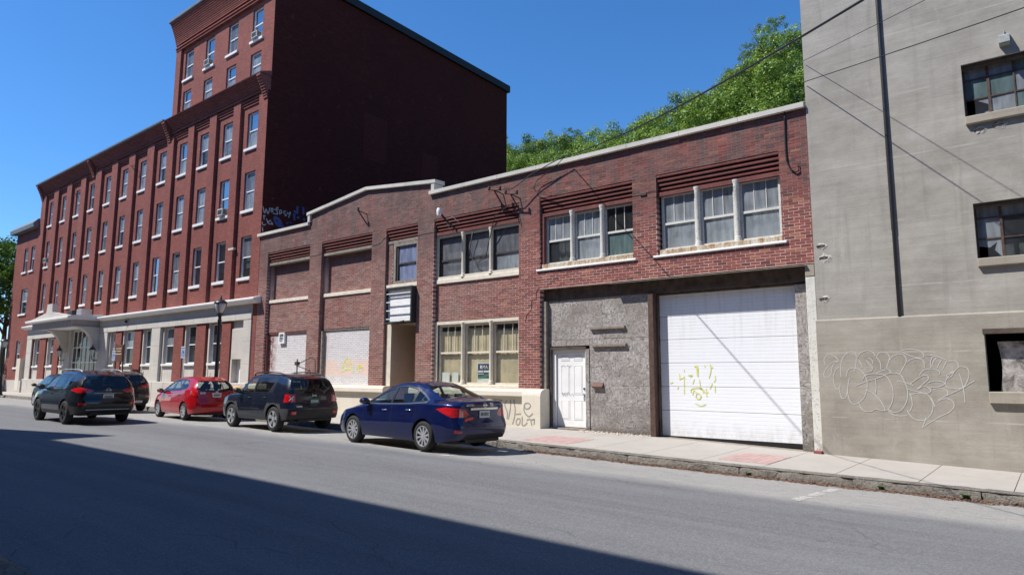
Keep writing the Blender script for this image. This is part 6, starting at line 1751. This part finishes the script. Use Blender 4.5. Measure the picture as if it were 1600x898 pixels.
# ------------------------------------------------------------------ street furniture
def lamp_post(x, y, zb, lab, h=4.35):
    o = thing('street_lamp', (x, y, zb), lab, 'street lamp', 'black post-top street lamps')
    hz_ = h-.72
    put('post', MB().lathe([(.17,0),(.17,.08),(.14,.12),(.13,.55),(.10,.62),(.085,.70),(.075,1.2),(.062,hz_-.25),(.075,hz_-.23),(.075,hz_-.18),(.06,hz_-.15),(.06,hz_)], (0,0,0), 'z', 18), M['black'], o, local=True, angle=40)
    put('collar', MB().lathe([(.05,hz_-.06),(.10,hz_),(.13,hz_+.05),(.09,hz_+.08),(0,hz_+.08)], (0,0,0), 'z', 18), M['black'], o, local=True, angle=40)
    put('globe', MB().lathe([(.10,hz_+.08),(.155,hz_+.20),(.205,hz_+.36),(.215,hz_+.46),(.0,hz_+.46)], (0,0,0), 'z', 20), M['lamp_glass'], o, local=True, smooth=True)
    g = MB()
    for k in range(4):
        a = math.pi/4+k*math.pi/2; c, s = math.cos(a), math.sin(a)
        g.tube([(c*.11,s*.11,hz_+.08),(c*.165,s*.165,hz_+.20),(c*.215,s*.215,hz_+.36),(c*.225,s*.225,hz_+.46)], .009, 5)
    put('cage', g, M['black'], o, local=True)
    put('cap', MB().lathe([(.235,hz_+.45),(.24,hz_+.475),(.20,hz_+.53),(.12,hz_+.585),(.05,hz_+.61),(.03,hz_+.66),(.045,hz_+.685),(.03,hz_+.71),(.008,hz_+.78),(0,hz_+.80)], (0,0,0), 'z', 20), M['black'], o, local=True, angle=45)
    put('banner_arm', MB().tube([(0,-.0,hz_-.38),(.10,-.0,hz_-.38)], .03, 6), M['black'], o, local=True)
    return o
lamp_post(-24.5, -2.42, zside(-24.5,-2.42), 'black post-top street lamp rising behind the red hatchback')
lamp_post(-51.0, -2.4, zside(-51,-2.4), 'black street lamp at the far left edge before the dark tree', 3.6)
def hc_sign(x, y, top, lab):
    o = thing('parking_sign', (x, y, 0), lab, 'sign', 'accessible parking signs')
    put('post', MB().box(-.025, .025, 0, .03, .0, top), M['galv'], o, local=True)
    put('plate', MB().box(-.17, .17, -.012, -.002, top-.48, top), M['plate_white'], o, local=True)
    put('print', MB().box(-.12, .12, -.015, -.0125, top-.43, top-.18), M['hc_blue'], o, local=True)
    g = MB(); zc = top-.31
    n = 14
    for i in range(n):
        a0, a1 = -2.6+3.9*i/n, -2.6+3.9*(i+1)/n
        P = lambda a, r: (-.005+math.cos(a)*r, -.0165, zc-.03+math.sin(a)*r)
        g.quad(P(a0,.052), P(a1,.052), P(a1,.07), P(a0,.07))
    g.quad((-.035,-.0166,zc+.06),(-.01,-.0166,zc+.06),(-.01,-.0166,zc+.085),(-.035,-.0166,zc+.085)); g.quad((-.03,-.0167,zc-.03),(-.012,-.0167,zc-.03),(-.012,-.0167,zc+.055),(-.03,-.0167,zc+.055)); g.quad((-.03,-.0168,zc-.035),(.04,-.0168,zc-.035),(.04,-.0168,zc-.018),(-.03,-.0168,zc-.018)); g.quad((.03,-.0169,zc-.09),(.075,-.0169,zc-.08),(.045,-.0169,zc-.018),(.028,-.0169,zc-.022))
    g.quad((-.14,-.0135,top-.09),(.14,-.0135,top-.09),(.14,-.0135,top-.05),(-.14,-.0135,top-.05), 1); g.quad((-.12,-.0135,top-.145),(.12,-.0135,top-.145),(.12,-.0135,top-.12),(-.12,-.0135,top-.12), 1)
    put('symbol', g, [M['paper'], M['hc_blue']], o, local=True)
    return o
o = hc_sign(-28.35, -1.9, 2.62, 'white and blue accessible parking sign standing left of the street lamp')
o = hc_sign(-35.45, -1.9, 2.60, 'white and blue accessible parking sign beside the brown sign at the portico')
o = thing('wooden_sign', (-38.0, -.7, .1), 'brown wooden sign on posts right of the entrance portico', 'sign')
put('board', MB().bbox(-.46, .46, -.03, .03, 2.0, 2.85, .01), M['brown_sign'], o, local=True)
g = MB(); g.box(-.50, -.44, .0, .06, 0, 2.9); g.box(.44, .50, .0, .06, 0, 2.9); put('post', g, M['brown_sign'], o, local=True)
g = MB()
for z, w in ((2.68,.34),(2.55,.28),(2.40,.36)): g.box(-w, w, -.034, -.0305, z-.018, z+.018)
put('carved_line', g, M['tan_board'], o, local=True)
def wall_lantern(x, y, z, lab):
    o = thing('wall_lantern', (x, y, z), lab, 'lantern', 'black lanterns either side of the entrance')
    put('arm', MB().tube([(0,.30,-.45),(0,.12,-.50),(0,.0,-.40),(0,0,-.25)], .025, 7), M['black'], o, local=True); put('globe', MB().lathe([(.07,-.25),(.15,.05),(.16,.12),(0,.12)], (0,0,0), 'z', 12), M['lamp_glass'], o, local=True)
    put('cap', MB().lathe([(.18,.12),(.10,.24),(.03,.30),(.02,.42),(0,.44)], (0,0,0), 'z', 12), M['black'], o, local=True)
    g = MB()
    for k in range(4):
        a = math.pi/4+k*math.pi/2; g.tube([(math.cos(a)*.075,math.sin(a)*.075,-.25),(math.cos(a)*.165,math.sin(a)*.165,.12)], .012, 5)
    put('cage', g, M['black'], o, local=True)
wall_lantern(PX0+2.6, PYf-.3, 2.75, 'black wall lantern left of the front arch pillar on the portico') if False else None
wall_lantern(-47.75, -.40, 2.75, 'black wall lantern on the left pilaster under the entrance canopy')
wall_lantern(-42.5, -.40, 2.7, 'black wall lantern on the right pilaster beside the glazed entrance')
o = thing('dumpster_bag', (-25.7, -.9, .1), 'tan canvas bundle on the pavement behind the black boxy SUV', 'bundle')
g = MB(); n = 14; rg = []
for (z, r) in ((0,.36),(.22,.42),(.5,.42),(.75,.34),(.88,.2),(.92,.0)):
    rg.append([(math.cos(6.283*i/n)*r*(1+.10*math.sin(i*2.7+z*4)), math.sin(6.283*i/n)*r*.8*(1+.1*math.sin(i*1.9)), z) for i in range(n)])
for a, b in zip(rg, rg[1:]):
    for i in range(n): g.quad(a[i], a[(i+1) % n], b[(i+1) % n], b[i])
put('canvas', g, M['orange_tan'], o, local=True, smooth=True)
o.name = 'canvas_bundle'

# ------------------------------------------------------------------ overhead wires and their pole
def sag(a, b, s, n=28):
    a, b = Vector(a), Vector(b); return [tuple(a.lerp(b, i/n)-Vector((0,0,s*4*(i/n)*(1-i/n)))) for i in range(n+1)]
def pole(x, y, top, lab):
    PO = thing('utility_pole', (x, y, zk(x)), lab, 'pole')
    put('shaft', MB().tube([(0,0,-.5),(0,0,top)], [.17,.12], 12), M['grey_wood'], PO, local=True, smooth=True); put('crossarm', MB().box(-1.1, 1.1, -.07, .07, top-.9, top-.75), M['grey_wood'], PO, local=True)
    for k in range(4): put('insulator', MB().lathe([(.0,0),(.04,0),(.045,.05),(.03,.08),(.04,.12),(0,.14)], (-.95+k*.63,0,top-.75), 'z', 8), M['iron'], PO, local=True)
pole(4.3, -13.95, 8.6, 'round timber utility pole on the near kerb, right of the viewpoint')
pole(13.2, -13.95, 8.6, 'farther timber utility pole on the near kerb, right of the viewpoint')
def spline(pts, n=10):
    P = [pts[0]]+list(pts)+[pts[-1]]; out = []
    for i in range(1, len(P)-2):
        for k in range(n):
            t = k/n; out.append(tuple(.5*((2*b)+(-a+c)*t+(2*a-5*b+4*c-d)*t*t+(-a+3*b-3*c+d)*t**3) for a, b, c, d in zip(P[i-1], P[i], P[i+1], P[i+2])))
    out.append(tuple(pts[-1])); return out
tag(put('overhead_wire', MB().tube(sag((-10.16,-.2,7.55),(-1.05,-9.0,4.75),.17)+[(.6,-10.6,4.5),(2.4,-12.3,4.75),(4.3,-13.9,5.4)], .0125, 7), M['cable'], smooth=True), 'thick black overhead cable bundle reaching the brick parapet', 'wire')
tag(put('overhead_wire', MB().tube(spline([(-3.83,-.06,8.47),(0,-3.2,7.77),(4,-6.4,7.15),(13.2,-13.9,7.6)]), .006, 6), M['cable'], smooth=True), 'upper thin wire crossing the concrete wall near its corner', 'wire')
tag(put('overhead_wire', MB().tube(spline([(-3.83,-.06,7.98),(.08,-3.2,6.91),(4,-6.35,5.95),(13.2,-13.9,6.6)]), .009, 6), M['cable'], smooth=True), 'lower thin wire anchored at the concrete corner', 'wire')
tag(put('overhead_wire', MB().tube([(-10.16,-.2,7.55),(-10.6,-.22,7.45),(-11.4,-.25,7.2),(-12.0,-.3,6.9),(-12.35,-.32,6.95)], .014, 6), M['cable'], smooth=True), 'black wire running from cable bundle down to the iron brackets', 'wire')
tag(put('overhead_wire', MB().tube([(-10.16,-.2,7.55),(-10.5,-.16,7.36),(-11.25,-.1,7.05),(-11.36,-.08,6.85),(-11.26,-.08,6.72),(-11.05,-.06,6.62),(-10.6,-.05,6.5)], .011, 6), M['cable'], smooth=True), 'slack black wire looping on the pier right of the brackets', 'wire')

# ------------------------------------------------------------------ graffiti: spray strokes lying on the walls
def smooth_line(pts, n=4):
    if len(pts) < 3: return pts
    P = [pts[0]]+list(pts)+[pts[-1]]; out = []
    for i in range(1, len(P)-2):
        p0, p1, p2, p3 = P[i-1], P[i], P[i+1], P[i+2]
        for k in range(n):
            t = k/n; out.append(tuple(.5*((2*b)+(-a+c)*t+(2*a-5*b+4*c-d)*t*t+(-a+3*b-3*c+d)*t**3) for a, b, c, d in zip(p0, p1, p2, p3)))
    out.append(tuple(pts[-1])); return out
def strokes(parent, S, w, y, mat, plane='xz', name='paint_stroke'):
    for i, s in enumerate(S):
        L = smooth_line([tuple(p) for p in s])
        e = .0004*(i % 9)
        if plane == 'xz': pts = [(a, y-e, b) for a, b in L]; n = (0,-1,0)
        else: pts = [(y+e, a, b) for a, b in L]; n = (1,0,0)
        put(name, MB().ribbon(pts, w, n), mat, parent)

TAG_CONC=[[(-3.72,1.71),(-3.74,1.82),(-3.68,1.92),(-3.6,1.93),(-3.5,1.87),(-3.47,1.78),(-3.54,1.79),(-3.65,1.71),(-3.74,1.59),(-3.76,1.49),(-3.7,1.45),(-3.62,1.53),(-3.59,1.68),(-3.53,1.76),(-3.48,1.77)],[(-3.43,1.47),(-3.43,1.68),(-3.36,1.88),(-3.24,1.98),(-3.15,1.97),(-3.12,1.87),(-3.14,1.72),(-3.17,1.58)],[(-3.45,1.68),(-3.54,1.59),(-3.58,1.44),(-3.56,1.28),(-3.51,1.21),(-3.48,1.26)],[(-3.45,1.36),(-3.47,1.17),(-3.44,1.04),(-3.37,1.05),(-3.33,1.17),(-3.28,1.44)],[(-3.33,1.47),(-3.3,1.59),(-3.22,1.65),(-3.1,1.63),(-3.0,1.53),(-2.95,1.37),(-2.97,1.2),(-3.03,1.05),(-3.12,0.96),(-3.21,0.92),(-3.29,0.98),(-3.32,1.15),(-3.3,1.35),(-3.27,1.44)],[(-3.1,1.86),(-3.04,1.95),(-2.92,2.0),(-2.82,1.97),(-2.77,1.89)],[(-3.08,1.81),(-3.04,1.73),(-3.02,1.66)],[(-2.95,1.81),(-2.88,1.72),(-2.84,1.66),(-2.86,1.59),(-2.95,1.57)],[(-2.9,1.86),(-2.84,1.81),(-2.82,1.73)],[(-2.76,1.84),(-2.71,1.94),(-2.61,1.96),(-2.53,1.9),(-2.53,1.81),(-2.57,1.7),(-2.6,1.59)],[(-2.74,1.85),(-2.69,1.74),(-2.69,1.62)],[(-2.52,1.81),(-2.46,1.88),(-2.36,1.92),(-2.27,1.9),(-2.23,1.8),(-2.27,1.7),(-2.33,1.59),(-2.37,1.52)],[(-2.32,1.98),(-2.21,2.01),(-2.06,2.0),(-1.97,1.96),(-1.93,1.87),(-2.0,1.84),(-2.12,1.87),(-2.25,1.93),(-2.32,1.98)],[(-2.22,1.76),(-2.13,1.82),(-2.02,1.83),(-1.94,1.77),(-1.94,1.64)],[(-3.16,1.29),(-2.99,1.37),(-2.81,1.43),(-2.68,1.48),(-2.56,1.54),(-2.44,1.55),(-2.35,1.51),(-2.29,1.38),(-2.25,1.21),(-2.27,1.03),(-2.34,0.88),(-2.43,0.8),(-2.53,0.79),(-2.6,0.84)],[(-2.99,1.22),(-2.85,1.14),(-2.74,1.01),(-2.68,0.89),(-2.67,0.82)],[(-3.03,1.41),(-2.99,1.49),(-2.89,1.53),(-2.75,1.53),(-2.62,1.5),(-2.54,1.38),(-2.5,1.23),(-2.51,1.06),(-2.55,0.93),(-2.62,0.83),(-2.72,0.81),(-2.82,0.84),(-2.91,0.79),(-3.03,0.79),(-3.1,0.87),(-3.13,0.98)],[(-2.8,1.42),(-2.79,1.29),(-2.81,1.15)],[(-2.79,1.53),(-2.69,1.59),(-2.55,1.62),(-2.52,1.55)],[(-2.62,0.83),(-2.53,0.74),(-2.42,0.72),(-2.29,0.73)],[(-2.42,1.39),(-2.29,1.37),(-2.14,1.31)],[(-2.27,1.25),(-2.11,1.2),(-1.92,1.16)],[(-2.22,1.16),(-2.19,1.07),(-2.19,0.92),(-2.24,0.81)],[(-2.03,1.5),(-1.98,1.58),(-1.89,1.63),(-1.78,1.62),(-1.7,1.58),(-1.7,1.52)],[(-2.19,1.34),(-2.1,1.42),(-1.98,1.5),(-1.9,1.5),(-1.89,1.43),(-1.98,1.34),(-2.09,1.24)],[(-1.9,1.9),(-1.78,1.88),(-1.66,1.84),(-1.56,1.79)],[(-1.79,1.86),(-1.83,1.76),(-1.83,1.65)],[(-1.73,1.84),(-1.8,1.74),(-1.81,1.65)],[(-1.64,1.81),(-1.7,1.71),(-1.73,1.64)],[(-1.56,1.78),(-1.61,1.69),(-1.63,1.63)],[(-1.55,1.76),(-1.47,1.78),(-1.4,1.74),(-1.39,1.66),(-1.45,1.59),(-1.51,1.49),(-1.56,1.46),(-1.58,1.51),(-1.47,1.59)],[(-1.45,1.59),(-1.54,1.51),(-1.61,1.39),(-1.59,1.29),(-1.49,1.26),(-1.37,1.27),(-1.28,1.37),(-1.23,1.53),(-1.25,1.64),(-1.33,1.67),(-1.39,1.66)],[(-1.38,1.54),(-1.35,1.37),(-1.33,1.17),(-1.33,1.0)],[(-1.15,1.41),(-1.27,1.33),(-1.37,1.26),(-1.55,1.16),(-1.64,1.12)],[(-1.9,1.36),(-1.8,1.4),(-1.67,1.39),(-1.63,1.34),(-1.73,1.29),(-1.86,1.28)],[(-2.07,1.24),(-2.0,1.29),(-1.91,1.28),(-1.86,1.21),(-1.92,1.16)],[(-1.82,1.24),(-1.72,1.26),(-1.61,1.23),(-1.59,1.16),(-1.66,1.1),(-1.76,1.04)],[(-2.22,1.13),(-2.1,1.16),(-1.97,1.16),(-1.87,1.08),(-1.81,0.91)],[(-2.28,0.85),(-2.25,0.76),(-2.17,0.67),(-2.04,0.65),(-1.95,0.69),(-1.87,0.81),(-1.84,0.97),(-1.88,1.08)],[(-1.97,0.72),(-2.01,0.6),(-2.04,0.52),(-1.92,0.61),(-1.73,0.74),(-1.59,0.82),(-1.51,0.92),(-1.52,1.02),(-1.61,1.07),(-1.7,1.05),(-1.78,1.0)]]
TAG_GARAGE=[[(-7.1,1.64),(-7.1,1.57)],[(-7.23,1.53),(-7.22,1.37)],[(-7.1,1.47),(-7.11,1.24),(-7.11,1.03)],[(-7.21,1.4),(-7.1,1.44)],[(-7.0,1.49),(-6.89,1.49),(-6.95,1.45)],[(-6.83,1.69),(-6.76,1.72),(-6.74,1.6),(-6.75,1.46)],[(-6.77,1.72),(-6.77,1.49)],[(-6.43,1.76),(-6.42,1.6),(-6.47,1.43)],[(-6.42,1.68),(-6.36,1.68)],[(-6.57,1.74),(-6.56,1.68)],[(-6.32,1.49),(-6.31,1.38),(-6.36,1.34)],[(-6.84,1.4),(-6.89,1.28)],[(-6.71,1.38),(-6.7,1.24)],[(-7.48,1.29),(-7.4,1.32)],[(-7.29,1.15),(-7.26,1.22)],[(-6.94,1.08),(-6.92,1.16),(-6.77,1.19),(-6.63,1.15),(-6.59,1.08)],[(-6.9,1.02),(-6.86,1.13),(-6.81,1.08)],[(-6.82,0.98),(-6.79,1.05),(-6.71,1.04),(-6.69,0.97),(-6.75,0.92),(-6.82,0.96)],[(-6.55,1.18),(-6.54,0.98)],[(-6.58,1.07),(-6.49,1.09)],[(-6.66,1.2),(-6.68,1.14)],[(-6.33,1.25),(-6.33,1.09)],[(-6.39,1.3),(-6.46,1.17)],[(-6.84,0.82),(-6.7,0.76),(-6.57,0.8)],[(-6.73,1.22),(-6.66,1.15),(-6.62,1.07)]]
TAG_BRICK=[[(-20.43,1.63),(-20.33,1.87),(-20.19,2.05),(-20.0,2.03),(-19.88,1.82),(-19.76,1.63)],[(-20.4,1.8),(-19.96,1.86)],[(-20.26,2.03),(-20.17,1.77),(-20.05,1.63)],[(-19.96,2.0),(-19.88,1.77)],[(-20.43,1.58),(-20.02,1.68),(-19.72,1.56)],[(-19.54,1.63),(-19.44,1.81),(-19.26,1.77),(-19.21,1.63)],[(-19.58,1.72),(-19.22,1.74)],[(-19.44,1.86),(-19.39,1.58)]]
TAG_PLINTH=[[(-12.85,0.77),(-12.68,0.76),(-12.49,0.75)],[(-12.65,0.74),(-12.58,0.62),(-12.57,0.53),(-12.62,0.43)],[(-12.32,0.77),(-12.4,0.65),(-12.35,0.51),(-12.3,0.4),(-12.32,0.24)],[(-12.19,0.78),(-12.19,0.59),(-12.23,0.37),(-12.27,0.23)],[(-12.06,0.81),(-12.05,0.66),(-12.02,0.52),(-12.04,0.31),(-12.11,0.1)],[(-12.52,0.39),(-12.47,0.25),(-12.39,0.14),(-12.37,0.09)],[(-12.0,0.38),(-11.81,0.4)],[(-11.92,0.27),(-11.98,0.19),(-11.95,0.09),(-11.86,0.12),(-11.84,0.25),(-11.91,0.26)],[(-11.7,0.74),(-11.73,0.6),(-11.7,0.41)],[(-11.58,0.62),(-11.53,0.7),(-11.41,0.71),(-11.35,0.64),(-11.41,0.57),(-11.51,0.55),(-11.56,0.61),(-11.58,0.51),(-11.49,0.39),(-11.39,0.35),(-11.27,0.44)],[(-11.64,0.34),(-11.7,0.23),(-11.67,0.11),(-11.56,0.1),(-11.46,0.18)],[(-11.48,0.24),(-11.39,0.28),(-11.3,0.26),(-11.22,0.29)],[(-11.34,0.24),(-11.3,0.11)],[(-11.21,0.29),(-11.23,0.14)]]
TAG_DOOR=[[(-10.71,1.76),(-10.67,1.71),(-10.64,1.76),(-10.59,1.72),(-10.54,1.69)],[(-10.51,1.72),(-10.47,1.77),(-10.43,1.7),(-10.39,1.76),(-10.36,1.72)],[(-10.69,1.03),(-10.64,0.91),(-10.6,0.99),(-10.55,0.91)],[(-10.53,0.91),(-10.47,1.02),(-10.41,0.93),(-10.33,0.99),(-10.3,0.91)]]
TAG_WALL=[[(0.03,8.67),(0.13,8.38),(0.19,8.59),(0.29,8.39),(0.37,8.68)],[(0.42,8.59),(0.52,8.64),(0.49,8.67),(0.44,8.65),(0.43,8.57),(0.46,8.5),(0.55,8.59)],[(0.58,8.63),(0.79,8.68)],[(0.66,8.72),(0.78,8.77)],[(0.68,8.7),(0.72,8.56),(0.76,8.47),(0.64,8.45),(0.52,8.46)],[(0.83,8.63),(0.87,8.46)],[(0.83,8.63),(0.91,8.67),(0.95,8.56),(0.87,8.53)],[(1.15,8.67),(1.06,8.65),(1.06,8.56),(1.15,8.53),(1.19,8.48),(1.1,8.46)],[(1.22,8.64),(1.26,8.57),(1.35,8.64)],[(1.35,8.69),(1.39,8.61),(1.32,8.48),(1.31,8.4)],[(0.1,8.28),(0.12,8.1)],[(0.06,8.26),(0.18,8.27)],[(0.06,7.99),(0.04,7.91),(0.12,7.86),(0.22,7.91)],[(0.06,7.77),(0.09,7.57)],[(0.22,8.16),(0.32,8.04),(0.45,8.14)],[(0.27,8.03),(0.39,7.95),(0.53,8.01),(0.51,7.93)],[(0.47,8.06),(0.55,7.95)],[(1.72,9.01),(1.74,8.66)],[(2.03,9.04),(2.05,8.69)],[(1.54,8.77),(1.69,8.7)],[(1.57,8.65),(1.6,8.34)],[(1.71,8.47),(1.85,8.52)],[(2.06,8.52),(2.14,8.4)],[(2.27,8.5),(2.37,8.72)],[(0.6,8.31),(0.64,8.13),(0.76,7.99),(0.87,7.91)],[(0.61,8.33),(0.8,8.19),(0.96,8.07)],[(0.66,8.04),(1.0,8.11)],[(0.79,7.98),(1.09,7.97)],[(1.21,8.12),(1.43,8.17),(1.29,8.08),(1.43,8.11)],[(0.68,8.31),(0.85,8.23),(0.92,8.15)]]
strokes(CBD, TAG_CONC, .016, -.0735, M['spray_white'])
strokes(gdoor, [[(a, min(b, 3.4)) for a, b in s] for s in TAG_GARAGE], .024, .4155, M['spray_yellow'])
strokes(LB, TAG_BRICK, .035, .2065, M['spray_yellow'])
for s_ in TAG_PLINTH:
    blk = sum(p[0] for p in s_)/len(s_) > -11.62
    strokes(LB, [[(max(a, -11.64) if blk else min(a, -11.67), min(b, .97 if blk else .80)) for a, b in s_]], .034, -.2545 if blk else -.0945, M['spray_grey'])
strokes(door, TAG_DOOR, .007, DY-.010, M['ink'])
strokes(BB, TAG_WALL[:17], .045, BRt+.010, M['spray_pale'], 'yz')
strokes(BB, TAG_WALL[17:], .10, BRt+.016, M['spray_blue'], 'yz')
